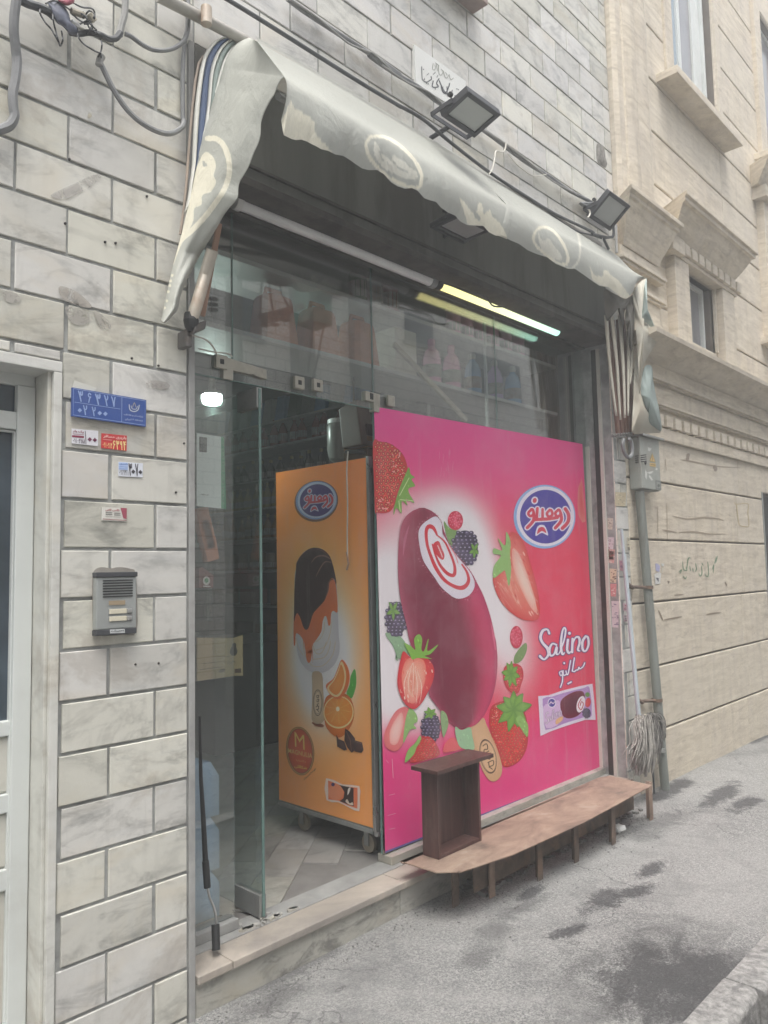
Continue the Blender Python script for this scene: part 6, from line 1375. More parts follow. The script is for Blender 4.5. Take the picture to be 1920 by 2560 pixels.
cable('hanging_wire', 'thin white wire drooping in front of the lower awning cables', c3, [(1020, 1060), (1100, 1150), (1200, 1215), (1290, 1205)], -.05, .003, M['cable_white'], 'wire')
cable('lamp_cable', 'dark bent cable under the right floodlight going into the wall pipe', c5, [(460, 340), (472, 370), (470, 430), (440, 440), (400, 450), (420, 500), (435, 530)], -.05, .009, M['cable_dark'])
cable('wall_pipe', 'thin pale vertical pipe beside the beige corner below the right floodlight', c5, [(490, 345), (492, 430), (495, 560)], -.03, .010, M['mortar_light'], 'pipe')
cable('thin_cable', 'loose thin white strip hanging from the awning bracket across the glass', c56, [(260, 1060), (340, 1085), (420, 1110), (470, 1150), (500, 1195), (518, 1238)], [-.03, .12], .0035, M['cable_white'], 'wire')
cable('thin_cable', 'thin lilac cord running along the glass above the door fitting', c56, [(370, 1185), (480, 1210), (600, 1225), (640, 1250)], .17, .003, M['cable_white'], 'wire')

# ------------------------------------------------------------------ damaged stone patch near the right end of the wall
P = smooth(c4([(150, 1270), (210, 1300), (225, 1390), (240, 1440), (225, 1480), (200, 1470), (160, 1440), (145, 1380)]), 4)
mb = MB(); c_ = np.mean(P, 0); n = len(P); vs = [W(c_[0], c_[1], -.012)]+[W(*q, -.001) for q in P]; mb.add(vs, [(0, 1+i, 1+(i+1) % n) for i in range(n)])
mb.build('broken_tile_patch', basic('broken', (.22, .21, .19), .95, var=.5, scale=40, bump=1, bscale=60), shop)
# ------------------------------------------------------------------ inside the shop
M['shelf_white'] = basic('shelf_white', (.34, .34, .33), .5, var=.08)
def bottle_parts(m, x, y, z, h, r, kind='bottle'):
    if kind == 'bottle': m.lathe((x, y, z), [(r*.9, 0), (r, h*.04), (r, h*.52), (r*.55, h*.72), (r*.3, h*.8), (r*.3, h*.9)], 12)
    elif kind == 'jug': m.lathe((x, y, z), [(r*.95, 0), (r, h*.05), (r*.98, h*.55), (r*.8, h*.72), (r*.4, h*.82), (r*.36, h*.86)], 14)
    else: m.lathe((x, y, z), [(r*.95, 0), (r, h*.04), (r, h*.88), (r*.8, h*.94)], 12)
def cap_(m, x, y, z, h, r): m.lathe((x, y, z+h*.86), [(r*.42, 0), (r*.42, h*.13), (r*.34, h*.15)], 12)
liq = {k: basic('liquid_'+k, v, .18, var=.12, scale=25, bump=0, spec=.6) for k, v in dict(pink=(.55, .26, .38), violet=(.34, .24, .42), blue=(.17, .27, .42), red=(.17, .045, .045), yellow=(.24, .19, .07), clear=(.20, .21, .19), amber=(.17, .09, .035), green=(.06, .10, .06), orange=(.46, .17, .09), dark=(.05, .03, .03), white=(.36, .36, .345), brown=(.12, .08, .05)).items()}
proto = {}
def make_bottle(kind, colr, capc, h, r, label):
    t = thing('bottle', label, 'bottle', (0, 0, 0)); m = MB(); bottle_parts(m, 0, 0, 0, h, r, kind); m.build('body', liq[colr], t, smooth=True, sharp=50)
    m = MB(); cap_(m, 0, 0, 0, h, r); m.build('cap', liq[capc], t, smooth=True, sharp=50)
    m = MB(); m.lathe((0, 0, h*.14), [(r*1.008, 0), (r*1.008, h*.28)], 14); m.build('label', basic('paper_label', (.20, .19, .17), .6, var=.4, scale=30, dirt=(.16, .06, .05), dirt_amt=.6) if 'lab' not in proto else proto['lab'], t, smooth=True); return t
def put(key, args, loc, label, group):
    if key not in proto:
        t = make_bottle(*args, label); t.location = tuple(map(float, loc)); tag(t, group=group); proto[key] = t; bpy.context.view_layer.update(); return t
    return copy_thing(proto[key], loc, label, group)
# two long shelves behind the upper glass
ush = thing('window_shelving', 'long white shelves of goods just behind the upper glass', 'shelving', (3, .4, 2.5))
zs1 = 2.522; zs2 = 2.842
for zz_ in (zs1, zs2): MB().box(1.50, 4.45, .285, .62, zz_-.022, zz_).build('shelf', M['shelf_white'], ush, bevel=.003)
mb = MB(); c = W(*c7([(905, 700)])[0], .29)
mb.box(c[0]-.008, c[0]+.008, .27, .284, 2.18, 2.95); mb.build('upright', M['galvanised'], ush)
mb = MB(); a, b = W(*c7([(290, 720)])[0], .262), W(*c7([(790, 1245)])[0], .262); mb.obox((a+b)/2, (b-a)/2, (0, .008, 0), (.004, 0, .012)); mb.build('brace', M['rubber'], ush)
# detergent bottles on the lower shelf
def onsh(px_, y, z): p = W(px_, 900, y); return (p[0], y, z)
for i, (u, k, h, r, cc) in enumerate([(555, 'jug', .26, .052, 'pink'), (690, 'jug', .25, .052, 'pink'), (835, 'jug', .25, .052, 'blue'), (985, 'jug', .25, .052, 'violet'), (1110, 'jug', .24, .050, 'blue')]):
    p = W(*c7([(u, 950)])[0], .36); nm = ['nearest the corner box', 'second from the corner box', 'pale blue, third from the corner box', 'violet, behind the barred reflection', 'blue, at the far end of the shelf'][i]
    put('jug'+cc, ('jug', cc, 'pink' if cc == 'pink' else 'white', h, r), (p[0], .36, zs1), ['large pink detergent bottle on the window shelf, nearest the tall carton', 'large pink detergent bottle on the window shelf, next to the blue one', 'large blue detergent bottle between the pink and violet ones', 'large violet detergent bottle on the window shelf', 'large blue detergent bottle at the far end of the window shelf'][i], 'detergent bottles on the window shelf')
for i in range(6):
    p = W(*c7([(700+i*88, 560)])[0], .36)
    put('tin', ('can', ['pink', 'red', 'pink', 'pink', 'white', 'clear'][0], 'red', .19, .045), (p[0], .36, zs2), ['first','second','third','fourth','fifth','sixth'][i]+' pink bottle from the left on the top window shelf', 'red bottles on the top window shelf')
for i in range(3):
    p = W(*c7([(40+i*110, 300)])[0], .38)
    put('tall'+str(i), ('bottle', ['green', 'clear', 'red'][i], 'dark', .30, .048), (p[0], .38, zs2), ['tall dark green bottle on the top window shelf', 'tall pale bottle on the top window shelf', 'tall red bottle on the top window shelf'][i], 'tall bottles on the top window shelf')
p0, p1 = W(*c7([(298, 640)])[0], .32), W(*c7([(412, 600)])[0], .32)
tag(MB().box(p0[0], p0[0]+.17, .32, .50, zs1, zs1+.25).build('carton', basic('pale_carton', (.52, .50, .44), .7, var=.08), bevel=.003), 'pale tall carton standing on the window shelf left of the pink bottles', 'carton')
# orange jerrycans above the door
for i, (u, v) in enumerate([(800, 850), (900, 870), (690, 845)]):
    p = W(u, v, .40); t = thing('jerrycan', ['orange plastic jerrycan on the shelf above the door, middle of three', 'orange plastic jerrycan on the shelf above the door, right of three', 'orange plastic jerrycan on the shelf above the door, left of three'][i], 'jerrycan', (p[0], .42, zs1), 'orange jerrycans above the door')
    m = MB(); m.hexa([(p[0]-.10, .34, zs1), (p[0]+.10, .34, zs1), (p[0]+.10, .50, zs1), (p[0]-.10, .50, zs1), (p[0]-.075, .36, zs1+.25), (p[0]+.075, .36, zs1+.25), (p[0]+.075, .48, zs1+.25), (p[0]-.075, .48, zs1+.25)]); m.build('body', liq['orange'], t, smooth=True, bevel=.03)
    MB().tube([(p[0]-.05, .42, zs1+.24), (p[0]-.04, .42, zs1+.28), (p[0]+.04, .42, zs1+.28), (p[0]+.05, .42, zs1+.24)], .011, 8).build('handle', liq['orange'], t, smooth=True)
# wall shelving on the far right side of the room
SX = 4.4
wsh = thing('wall_shelving', 'tall shelving packed with bottles and boxes along the side wall of the shop', 'shelving', (SX+.1, 3.0, .14))
szs = [WX(*cE([q])[0], SX)[2] for q in ((556, 632), (556, 838), (556, 1112), (556, 1352), (556, 1612))]+[WX(642, 1425, SX)[2], WX(642, 1508, SX)[2]]
szs = [szs[0], szs[1], szs[2], szs[3], szs[4], szs[5], szs[5]-.33, szs[5]-.66]
for q in szs: MB().box(SX, SX+.34, 1.6, 5.9, q-.022, q+.0).build('shelf', M['shelf_white'], wsh, bevel=.003)
for yy in (1.6, 3.2, 4.8, 5.88): MB().box(SX+.30, SX+.34, yy, yy+.03, .14, szs[0]+.3).build('upright', M['grey_metal'], wsh)
random.seed(31)
def stock(zi, yc, y1, key, args, step, label, group, x=SX+.06):
    y = yc; i = 0
    ORD = 'first second third fourth fifth sixth seventh eighth ninth tenth eleventh twelfth thirteenth fourteenth fifteenth sixteenth seventeenth eighteenth nineteenth twentieth twenty-first twenty-second'.split()
    while y < y1:
        bo = put(key, args, (x+random.uniform(-.015, .03), y+random.uniform(-.02, .02), szs[zi]), ORD[i]+' '+label, group); bo.scale = (1, 1, random.uniform(.86, 1.08)); y += step; i += 1
stock(3, 2.4, 4.6, 'oil', ('bottle', 'yellow', 'yellow', .24, .040), .115, 'yellow oil bottle from the street end of the middle wall shelf', 'oil bottles on the wall shelf')
stock(2+1-0, 9, 9, 'x', (), 1, '', '')
stock(4, 2.4, 4.6, 'amb', ('bottle', 'amber', 'yellow', .23, .038), .115, 'amber bottle from the street end of the shelf under the yellow bottles', 'amber bottles on the wall shelf')
stock(1, 2.3, 5.0, 'sy', ('bottle', 'red', 'red', .25, .043), .15, 'dark red bottle from the street end of the high wall shelf', 'red bottles on the wall shelf')
stock(2, 2.4, 4.8, 'cl', ('bottle', 'dark', 'yellow', .20, .040), .14, 'dark yellow capped bottle from the street end of its wall shelf', 'dark bottles on the wall shelf')
stock(5, 2.4, 4.6, 'jar', ('can', 'brown', 'dark', .17, .045), .16, 'brown jar from the street end of the lower wall shelf', 'jars on the wall shelf')
# packs on the top shelf, folded bags
for i in range(12):
    y = 2.2+i*.19; cc = ['blue', 'white', 'blue', 'clear', 'green'][i % 5]
    t = MB().hexa([(SX+.03, y, szs[0]), (SX+.25, y, szs[0]), (SX+.25, y+.15, szs[0]), (SX+.03, y+.15, szs[0]), (SX+.06, y+.02, szs[0]+.24), (SX+.22, y+.02, szs[0]+.24), (SX+.22, y+.13, szs[0]+.24), (SX+.06, y+.13, szs[0]+.24)]).build('goods_pack', liq[cc], bevel=.01)
    tag(t, '%s %s pack from the street end of the top wall shelf' % ('first second third fourth fifth sixth seventh eighth ninth tenth eleventh twelfth'.split()[i], cc.replace('clear', 'grey')), 'pack', 'packs on the top wall shelf')
for i in range(9):
    y = 2.5+i*.24; k = 6 if i % 2 else 7
    tag(MB().box(SX+.05, SX+.25, y, y+.18, szs[k], szs[k]+.15).build('small_box', liq[['brown', 'red', 'dark', 'amber'][i % 4]], bevel=.004), '%s small box from the street end of the %s low wall shelf' % ('first second third fourth fifth'.split()[i//2], 'lower' if i % 2 == 0 else 'upper'), 'box', 'boxes on the low wall shelves')
# ceiling lamp bulb, seen through the fixed pane
bp = WX(530, 1003, 2.38); bl = thing('led_bulb', 'bright greenish white bulb glowing behind the narrow left glass', 'lamp', bp)
M['bulb'] = emit('bulb', (.80, 1.0, .93), 16.0)
MB().lathe((bp[0], bp[1], bp[2]-.035), [(.016, .012), (.046, .018), (.055, .034), (.057, .058), (.054, .07)], 24).build('glowing_disc', M['bulb'], bl, smooth=True)
MB().lathe((bp[0], bp[1], bp[2]+.0355), [(.054, 0), (.046, .02), (.02, .03), (.015, .10)], 20).build('socket', M['white_plastic'], bl, smooth=True)
MB().tube([(bp[0], bp[1], bp[2]+.12), (bp[0], bp[1], 3.3)], .004, 6).build('cord', M['black_plastic'], bl)
pl = bpy.data.lights.new('bulb_light', 'POINT'); pl.energy = 4.5; pl.color = (.80, 1.0, .92); pl.shadow_soft_size = .025
plo = bpy.data.objects.new('bulb_light', pl); COL.objects.link(plo); plo.location = (bp[0], bp[1], bp[2]-.055)
# paper sheet with green edge, hung on the inside of the narrow pane
a = Art(lambda p, q: W(p, q, .235), (0, -1, 0), .0006)
P = cE([(40, 700), (272, 735), (292, 1358), (40, 1330)])
a.poly(P, (.82, .88, .86), 0); a.poly(cE([(250, 733), (274, 736), (294, 1358), (252, 1352)]), '#3f9a6c', 1.5); a.poly(cE([(62, 732), (128, 740), (126, 868), (62, 862)]), '#2c3432', 1.5)
for k in range(10): a.poly(cE([(260, 795+k*54), (268, 796+k*54), (269, 806+k*54), (261, 805+k*54)]), '#1c4c34', 2.5)
a.poly(cE([(74, 752), (116, 757), (114, 850), (74, 846)]), '#56605c', 2.5)
a.text(fa('\u06a9\u062f \u067e\u0631\u062f\u0627\u062e\u062a').replace('\u067e', ''), cE([(72, 1240)])[0], cE([(142, 1246)])[0], cE([(72, 1222)])[0], '#5c6460', 2, .02)
tag(a.mb.build('paper_notice', M['flatprint'], normals=False, solid=.001), 'white paper notice with a green edge behind the narrow left glass', 'paper')
# bags of crisps hanging, red carton
mb = MB(); 
for k in range(4):
    q = W(505+k*6, 1300+k*24, .33); mb.obox(q, (.03, 0, .008), (0, .02, 0), (-.01, 0, .05))
tag(mb.build('crisp_bags', liq['orange'], bevel=.012, smooth=True), 'strip of orange red snack bags hanging behind the narrow left glass', 'snack bags')
P = cF([(66, 150), (92, 135), (200, 215), (195, 330), (66, 330)]); vs = [W(*q, .36) for q in P]+[W(*q, .36)+np.array((0, .16, 0)) for q in P]; n = 5
rc = thing('red_carton', 'red display carton with white logo standing behind the narrow left glass', 'carton', vs[3])
MB().add(vs, [tuple(range(n)), tuple(range(n, 2*n))[::-1]]+[(i, (i+1) % n, n+(i+1) % n, n+i) for i in range(n)]).build('carton_body', liq['red'], rc)
a = Art(lambda p, q: W(p, q, .357), (0, -1, 0), .0006); a.ell(*cF([(132, 265)])[0], 9, 11, '#c8c0bc', 1); a.ell(*cF([(132, 262)])[0], 5, 6, '#4a8a5c', 2); a.stroke(cF([(105, 315), (165, 318)]), 3, '#c8c0bc', 1, 0); a.mb.build('printed_logo', M['flatprint'], rc, normals=False)
# counter front and cardboard sheet leaning on it
cx0 = W(490, 1480, .45)
MB_ = MB().box(1.56, 1.80, .62, 1.5, .143, 1.40)
tag(MB_.build('display_counter', basic('counter', (.17, .18, .17), .5, var=.12, scale=3), bevel=.006), 'grey counter standing behind the narrow left glass', 'counter')
P = cF([(50, 790), (200, 790), (330, 795), (400, 790), (432, 778), (468, 765), (470, 1140), (395, 1142), (50, 1190)]); vs = [W(*q, .50) for q in P]+[W(*q, .50)+np.array((0, .008, 0)) for q in P]; n = len(P)
cb = thing('cardboard_sheet', 'tan cardboard sheet with handwriting leaning upright behind the left glass', 'cardboard', vs[8])
MB().add(vs, [tuple(range(n)), tuple(range(n, 2*n))[::-1]]+[(i, (i+1) % n, n+(i+1) % n, n+i) for i in range(n)]).build('sheet', basic('cardboard', (.56, .42, .24), .8, var=.06), cb)
a = Art(lambda p, q: W(p, q, .498), (0, -1, 0), .0006)
a.poly(cF([(385, 838), (405, 845), (408, 880), (418, 915), (405, 950), (375, 956), (350, 935), (352, 900), (368, 870), (370, 848)]), '#3c3430', 1, sm=3); a.ell(*cF([(275, 1095)])[0], 9, 4.5, '#3c3430', 1, -15); a.poly(cF([(395, 1078), (452, 1073), (452, 1112), (395, 1116)]), '#5c4030', 1)
for q in [[(215, 965), (345, 962)], [(90, 1030), (230, 1015), (320, 1010)], [(75, 1085), (180, 1070), (270, 1060)], [(325, 1030), (345, 1005), (350, 1035), (372, 1010), (400, 1015)]]: a.stroke(cF(q), 1.2, '#5c4c3c', 1, 3)
a.mb.build('print', M['flatprint'], cb, normals=False)
# shrink-wrapped packs of water bottles
M['water_blue'] = basic('water_blue', (.38, .58, .80), .16, var=.25, scale=14, bump=.35, bscale=14, spec=.7)
def waterpack(z0, z1_, label):
    x0, x1 = 1.50, 1.735; t = thing('water_pack', label, 'water pack', ((x0+x1)/2, .36, z0), 'water packs stacked behind the left glass'); r = (x1-x0)/6; m = MB()
    for i in range(3):
        for j in range(2): m = MB(); x, y = x0+r+2*r*i, .285+2*r*j; m.lathe((x, y, z0+.004), [(r*.8, 0), (r*.96, .02), (r*.92, (z1_-z0)*.3), (r*.99, (z1_-z0)*.5), (r*.96, (z1_-z0)*.72), (r*.45, (z1_-z0)*.92), (r*.4, (z1_-z0)*.96)], 12); m.build('bottle', M['water_blue'], t, smooth=True, sharp=60)
    m = MB(); n = 9
    pr = [(x0-.003, .242, z0), (x1+.003, .242, z0), (x1+.003, .242+4*r, z0), (x0-.003, .242+4*r, z0)]; tp = [(x0+.01, .25, z1_), (x1-.03, .25, z1_), (x1-.03, .25+3.6*r, z1_), (x0+.01, .25+3.6*r, z1_)]; md = [(p[0], p[1], z0+(z1_-z0)*.72) for p in pr]
    m.add(pr+md+tp, [(0, 1, 5, 4), (1, 2, 6, 5), (2, 3, 7, 6), (3, 0, 4, 7), (4, 5, 9, 8), (5, 6, 10, 9), (6, 7, 11, 10), (7, 4, 8, 11), (8, 9, 10, 11)]); w = m.build('shrink_wrap', SW_, t, smooth=True, bevel=.006); return t
tt = NT('shrink_wrap'); q1 = tt.n('ShaderNodeBsdfTransparent'); q1.inputs[0].default_value = (.72, .86, .98, 1); q2 = tt.n('ShaderNodeBsdfGlossy'); q2.inputs['Roughness'].default_value = .12; q3 = tt.n('ShaderNodeBsdfDiffuse'); q3.inputs[0].default_value = (.50, .66, .80, 1)
bmp = tt.bump(tt.noise(tt.pos(), 12, 5, .6, 1.0), .8, .03); tt.l(bmp, q2.inputs['Normal']); tt.l(bmp, q3.inputs['Normal']); m1 = tt.n('ShaderNodeMixShader'); m1.inputs[0].default_value = .5; tt.l(q1.outputs[0], m1.inputs[1]); tt.l(q3.outputs[0], m1.inputs[2]); m2 = tt.n('ShaderNodeMixShader'); m2.inputs[0].default_value = .10; tt.l(m1.outputs[0], m2.inputs[1]); tt.l(q2.outputs[0], m2.inputs[2]); SW_ = tt.done(m2.outputs[0])
za = [W(520, 1905, .25)[2], W(520, 2045, .25)[2], W(520, 2180, .25)[2], .185]
waterpack(za[1]+.004, za[0], 'blue shrink wrapped water pack, topmost of the stack behind the left glass'); waterpack(za[2]+.004, za[1], 'blue shrink wrapped water pack, middle of the stack behind the left glass'); waterpack(za[3], za[2], 'blue shrink wrapped water pack, bottom of the stack behind the left glass')
# box speaker and jar over the freezer, pull cord
P = [cE([q])[0] for q in ((1355, 405), (1432, 408), (1300, 830), (1440, 840))]
spk = thing('hanging_speaker', 'brown box speaker hanging tilted above the orange freezer', 'speaker', WX(880, 1070, 2.62))
A_, B_, C_, D_ = (WX(*cE([q])[0], 2.62) for q in ((1265, 490), (1420, 405), (1300, 835), (1470, 800)))
fr_ = [A_, B_, D_, C_]; bk = [p+np.array((.09, 0, 0)) for p in fr_]
MB().add(fr_+bk, [(0, 1, 2, 3), (7, 6, 5, 4), (0, 4, 5, 1), (1, 5, 6, 2), (2, 6, 7, 3), (3, 7, 4, 0)]).build('cabinet', basic('speaker_brown', (.11, .075, .058), .5, var=.15), spk, bevel=.008)
MB().tube([WX(*cE([(1500, 870)])[0], 2.66), WX(*cE([(1440, 860)])[0], 2.64), WX(*cE([(1330, 862)])[0], 2.64)], .010, 8).build('bracket', M['dark_metal'], spk)
MB().tube([(2.73, A_[1], A_[2]), (2.73, A_[1], 3.3)], .006, 6).build('hanger', M['dark_metal'], spk)
jc = WX(*cE([(1222, 900)])[0], 2.75); jl = WX(*cE([(1145, 770)])[0], 2.75); jr = abs(jc[1]-jl[1])
jar = thing('plastic_jar', 'pale plastic jar lying on top of the orange freezer', 'jar', jc)
zt = fz1+.004; MB().lathe((2.78, jc[1]-.02, zt), [(jr*.45, 0), (jr*.5, .03), (jr*.85, .05), (jr*1.0, .10), (jr*1.0, .22), (jr*.9, .24)], 20).build('body', basic('jar_pale', (.26, .26, .24), .3, var=.05), jar, smooth=True)
MB().lathe((2.78, jc[1]-.02, zt+.2405), [(jr*.95, 0), (jr*.95, .02), (jr*.9, .024)], 20).build('lid', M['white_plastic'], jar, smooth=True)
P = smooth([(870, 1128), (867, 1180), (869, 1260), (868, 1340), (869, 1400)], 5, False)
cd_ = thing('pull_cord', 'thin cream pull cord hanging in front of the orange printed freezer', 'cord', WX(868, 1130, 2.56))
MB().tube([WX(*q, 2.56) for q in P], .0035, 6).build('string', M['cable_white'], cd_)
MB().tube([WX(*q, 2.56) for q in [(869, 1400), (867, 1330+50), (871, 1410), (867, 1425)]], .005, 6).build('frayed_end', basic('frayed', (.42, .26, .18), .8), cd_)
for k in range(3): tag(MB().box(2.66+.0, 2.86, fy0+.05+k*.0, fy0+.22, fz1+.002+k*.062, fz1+.06+k*.062).build('stacked_box', liq[['brown', 'amber', 'dark'][k]], bevel=.003), ['small brown box on the freezer top, lowest of three', 'small amber box on the freezer top, middle of three', 'small dark box on the freezer top, highest of three'][k], 'box')
# crates and sacks on the dark floor at the back
tag(MB().box(3.3, 4.3, 2.6, 3.5, .143, .95).build('display_fridge', basic('dark_fridge', (.07, .07, .07), .4), bevel=.01), 'dark low chest cabinet deep inside the shop', 'cabinet')
# shutter crank leaning in the corner of the glass
cr = thing('shutter_crank', 'black shutter crank rod with a bent wire standing on the step by the pillar', 'crank', W(537, 2378, .03))
f_ = lambda q, y: W(*z5([q])[0], y)
MB().tube([f_((862, 330), .12), f_((868, 600), .12), f_((880, 800), .11), f_((888, 960), .10)], [.004, .007, .009, .010], 10).build('rod', M['black_plastic'], cr, smooth=True)
MB().tube([f_((888, 955), .10), f_((896, 1070), .09)], .0125, 12).build('sleeve', M['black_plastic'], cr, smooth=True)
MB().tube([f_(q, .085) for q in smooth([(898, 1072), (905, 1110), (922, 1150), (932, 1190), (934, 1232)], 4, False)], .0045, 8).build('wire_link', M['steel'], cr, smooth=True)
MB().tube([f_((931, 1228), .085), f_((934, 1340), .06)], .0145, 12).build('grip', M['black_plastic'], cr, smooth=True)
# broken stone chips at the door foot
random.seed(2)
mb = MB()
for k in range(26):
    q = WZ(random.uniform(560, 780), random.uniform(2270, 2330), .15); mb.obox((q[0], q[1] if q[1] > .13 else .14, .147), (random.uniform(.004, .02), random.uniform(-.01, .01), 0), (random.uniform(-.006, .006), random.uniform(.004, .012), 0), (0, 0, .004))
tag(mb.build('rubble', M['step_stone']), kind='stuff')

# ------------------------------------------------------------------ bench
def rusty():
    t = NT('rusty_plate'); p = t.pos(); n1 = t.noise(t.mapv(p, (1, 2, 1)), 3.5, 8, .68, .5); n2 = t.noise(p, 14, 7, .7)
    col = t.ramp(n1, [(.30, (.13, .10, .085)), (.44, (.26, .185, .145)), (.58, (.36, .26, .20)), (.72, (.42, .35, .29))]); col = t.mix(t.math('MULTIPLY', t.ramp(n2, [(.5, 0.0), (.72, 1.0)]), .5), col, (.17, .12, .10))
    n3 = t.noise(t.mapv(p, (1, 1.6, 1)), 5, 8, .7, .8); col = t.mix(t.math('MULTIPLY', t.ramp(n3, [(.64, 0.0), (.67, 1.0)]), .75), col, (.09, .065, .055))
    return t.done(t.bsdf(col, .7, .15, t.bump(n2, .3, .004), .35))
M['rusty'] = rusty()
M['rusty_dark'] = basic('rusty_dark', (.14, .105, .085), .8, .1, var=.3, scale=16, dirt=(.28, .17, .11), dirt_amt=.5)
BZ = .222
bn = thing('metal_bench', 'low bench of rusty sheet metal on short legs along the foot of the poster', 'bench', (3.4, -.15, 0))
top = [(2.455, -.035), (2.50, .0), (4.47, .0), (4.50, -.22), (4.415, -.305), (3.6, -.312), (2.78, -.29), (2.60, -.215)]
top = [tuple(WZ(*q, BZ)[:2]) for q in z6([(70, 955), (225, 1003), (335, 1000), (560, 925), (860, 790), (1158, 627)])]
top = top+[(top[-1][0]+.03, -.03), (top[-1][0]-.05, .0), (top[0][0]+.06, .0), (top[0][0]-.01, -.01)]
n = len(top); vs = [(x, y, BZ) for x, y in top]+[(x, y, BZ-.005) for x, y in top]
MB().add(vs, [tuple(range(n))[::-1], tuple(range(n, 2*n))]+[(i, (i+1) % n, n+(i+1) % n, n+i) for i in range(n)]).build('seat', M['rusty'], bn)
mb = MB(); mb.box(2.80, 4.38, -.165, -.160, .045, BZ-.006); mb.build('apron', M['rusty_dark'], bn)
for i, (tp, ft) in enumerate([((305, 1008), (310, 1150)), ((460, 950), (468, 1108)), ((663, 870), (675, 1035)), ((825, 795), (832, 960)), ((985, 720), (995, 885)), ((1145, 640), (1155, 780))]):
    f0 = WZ(*z6([ft])[0], 0.0); y = f0[1]; t0 = W(*z6([tp])[0], y+.012); x0_, x1_ = f0[0], f0[0]+(t0[0]-f0[0])*.35
    y1 = max(y, -.29); m = MB(); w = .021
    m.hexa([(f0[0]-w, y1-.003, -.01), (f0[0]+w, y1-.003, -.01), (f0[0]+w, y1+.004, -.01), (f0[0]-w, y1+.004, -.01), (x1_-w, y1-.003, BZ-.006), (x1_+w, y1-.003, BZ-.006), (x1_+w, y1+.004, BZ-.006), (x1_-w, y1+.004, BZ-.006)])
    m.hexa([(f0[0]+w-.005, y1+.004, -.01), (f0[0]+w, y1+.004, -.01), (f0[0]+w, y1+.036, -.01), (f0[0]+w-.005, y1+.036, -.01), (x1_+w-.005, y1+.004, BZ-.006), (x1_+w, y1+.004, BZ-.006), (x1_+w, y1+.036, BZ-.006), (x1_+w-.005, y1+.036, BZ-.006)])
    m.build('leg', M['rusty'] if i in (1, 5) else M['rusty_dark'], bn)
# ------------------------------------------------------------------ dark wooden cabinet standing on the bench
def wood():
    t = NT('dark_veneer'); p = t.pos(); n1 = t.noise(t.mapv(p, (26, 26, 1.6)), 2.2, 6, .6, .4); col = t.ramp(n1, [(.3, (.060, .030, .026)), (.6, (.105, .052, .046)), (.8, (.14, .075, .065))])
    n2 = t.noise(t.mapv(p, (2, 2, .6)), 5, 6, .7); col = t.mix(t.math('MULTIPLY', t.ramp(n2, [(.55, 0.0), (.75, 1.0)]), .4), col, (.23, .18, .16)); return t.done(t.bsdf(col, .38, 0, t.bump(n1, .1, .002), .45))
M['veneer'] = wood()
f = WZ(1096, 2150, BZ); r_ = WZ(1209, 2101, BZ); l_ = WZ(1038, 2135, BZ)
x0, x1 = f[0], r_[0]-.01; y0 = (f[1]+r_[1])/2; y1 = l_[1]; y1 = min(y1, -.012); zt = W(1105, 1925, y0)[2]-.0
bz = BZ+.001; th = .016
cbx = thing('wooden_cabinet', 'open dark brown wooden cabinet standing upright on the rusty bench', 'cabinet', ((x0+x1)/2, (y0+y1)/2, BZ))
MB().box(x0, x0+th, y0, y1-.008, bz, zt).build('side_panel', M['veneer'], cbx, bevel=.0015); MB().box(x1-th, x1, y0, y1-.008, bz, zt).build('side_panel', M['veneer'], cbx, bevel=.0015)
MB().box(x0+th+.0005, x1-th-.0005, y0+.002, y1-.008, bz, bz+th).build('bottom_panel', M['veneer'], cbx, bevel=.0015); MB().box(x0+.001, x1-.001, y1-.0075, y1-.003, bz+.002, zt).build('back_panel', M['veneer'], cbx)
tl_ = W(1012, 1915, -.09); tb = [WZ(1012, 1915, zt+.01), WZ(1099, 1936, zt+.01), WZ(1229, 1886, zt+.01), WZ(1139, 1872, zt+.01)]
tx0, tx1 = (tb[0][0]+tb[1][0])/2, (tb[2][0]+tb[3][0])/2; ty0, ty1 = (tb[1][1]+tb[2][1])/2, min((tb[0][1]+tb[3][1])/2, .0)
MB().box(tx0, tx1, ty0, y1+.012, zt+.0005, zt+.018).build('top_board', M['veneer'], cbx, bevel=.002)

# ------------------------------------------------------------------ mop, downpipe, meter box, wall clutter
mp = thing('mop', 'upside down grey string mop with a pale blue pole leaning by the downpipe', 'mop', (4.70, -.08, .24))
a = W(*c9([(204, 62)])[0], -.03); b = W(*c9([(322, 1345)])[0], -.08)
M['mop_pole'] = basic('mop_pole', (.47, .53, .57), .4, var=.05)
MB().tube([a, a*.86+b*.14], .010, 10).build('pole_tip', M['mop_pole'], mp, smooth=True); MB().tube([a*.86+b*.14, b], .0145, 12).build('pole', M['mop_pole'], mp, smooth=True)
MB().tube([b, b+np.array((.003, -.002, -.055))], .020, 12).build('socket', M['grey_plastic'], mp, smooth=True)
random.seed(12)
M['mop_string'] = basic('mop_string', (.33, .315, .29), .95, var=.30, scale=30, bump=.8, bscale=150)
M['mop_dark'] = basic('mop_dark', (.19, .18, .17), .95, var=.3, scale=30, bump=.8, bscale=150)
hc = W(*c9([(345, 1400)])[0], -.09); outl = c9([(225, 1430), (460, 1440)])
def strand(m, x0, y0, z0, x1, z1_, r, wob):
    P = []
    for k in range(9):
        t = k/8; P.append((x0+(x1-x0)*t**.7+wob*math.sin(t*9+x0*90), y0-.02*math.sin(math.pi*t)+wob*.6*math.cos(t*11+x1*70), z0+(z1_-z0)*t+.02*math.sin(math.pi*min(1, t*1.6))*(1-t)))
    m.tube(P, r, 5, caps=False)
mb = MB(); mb2 = MB()
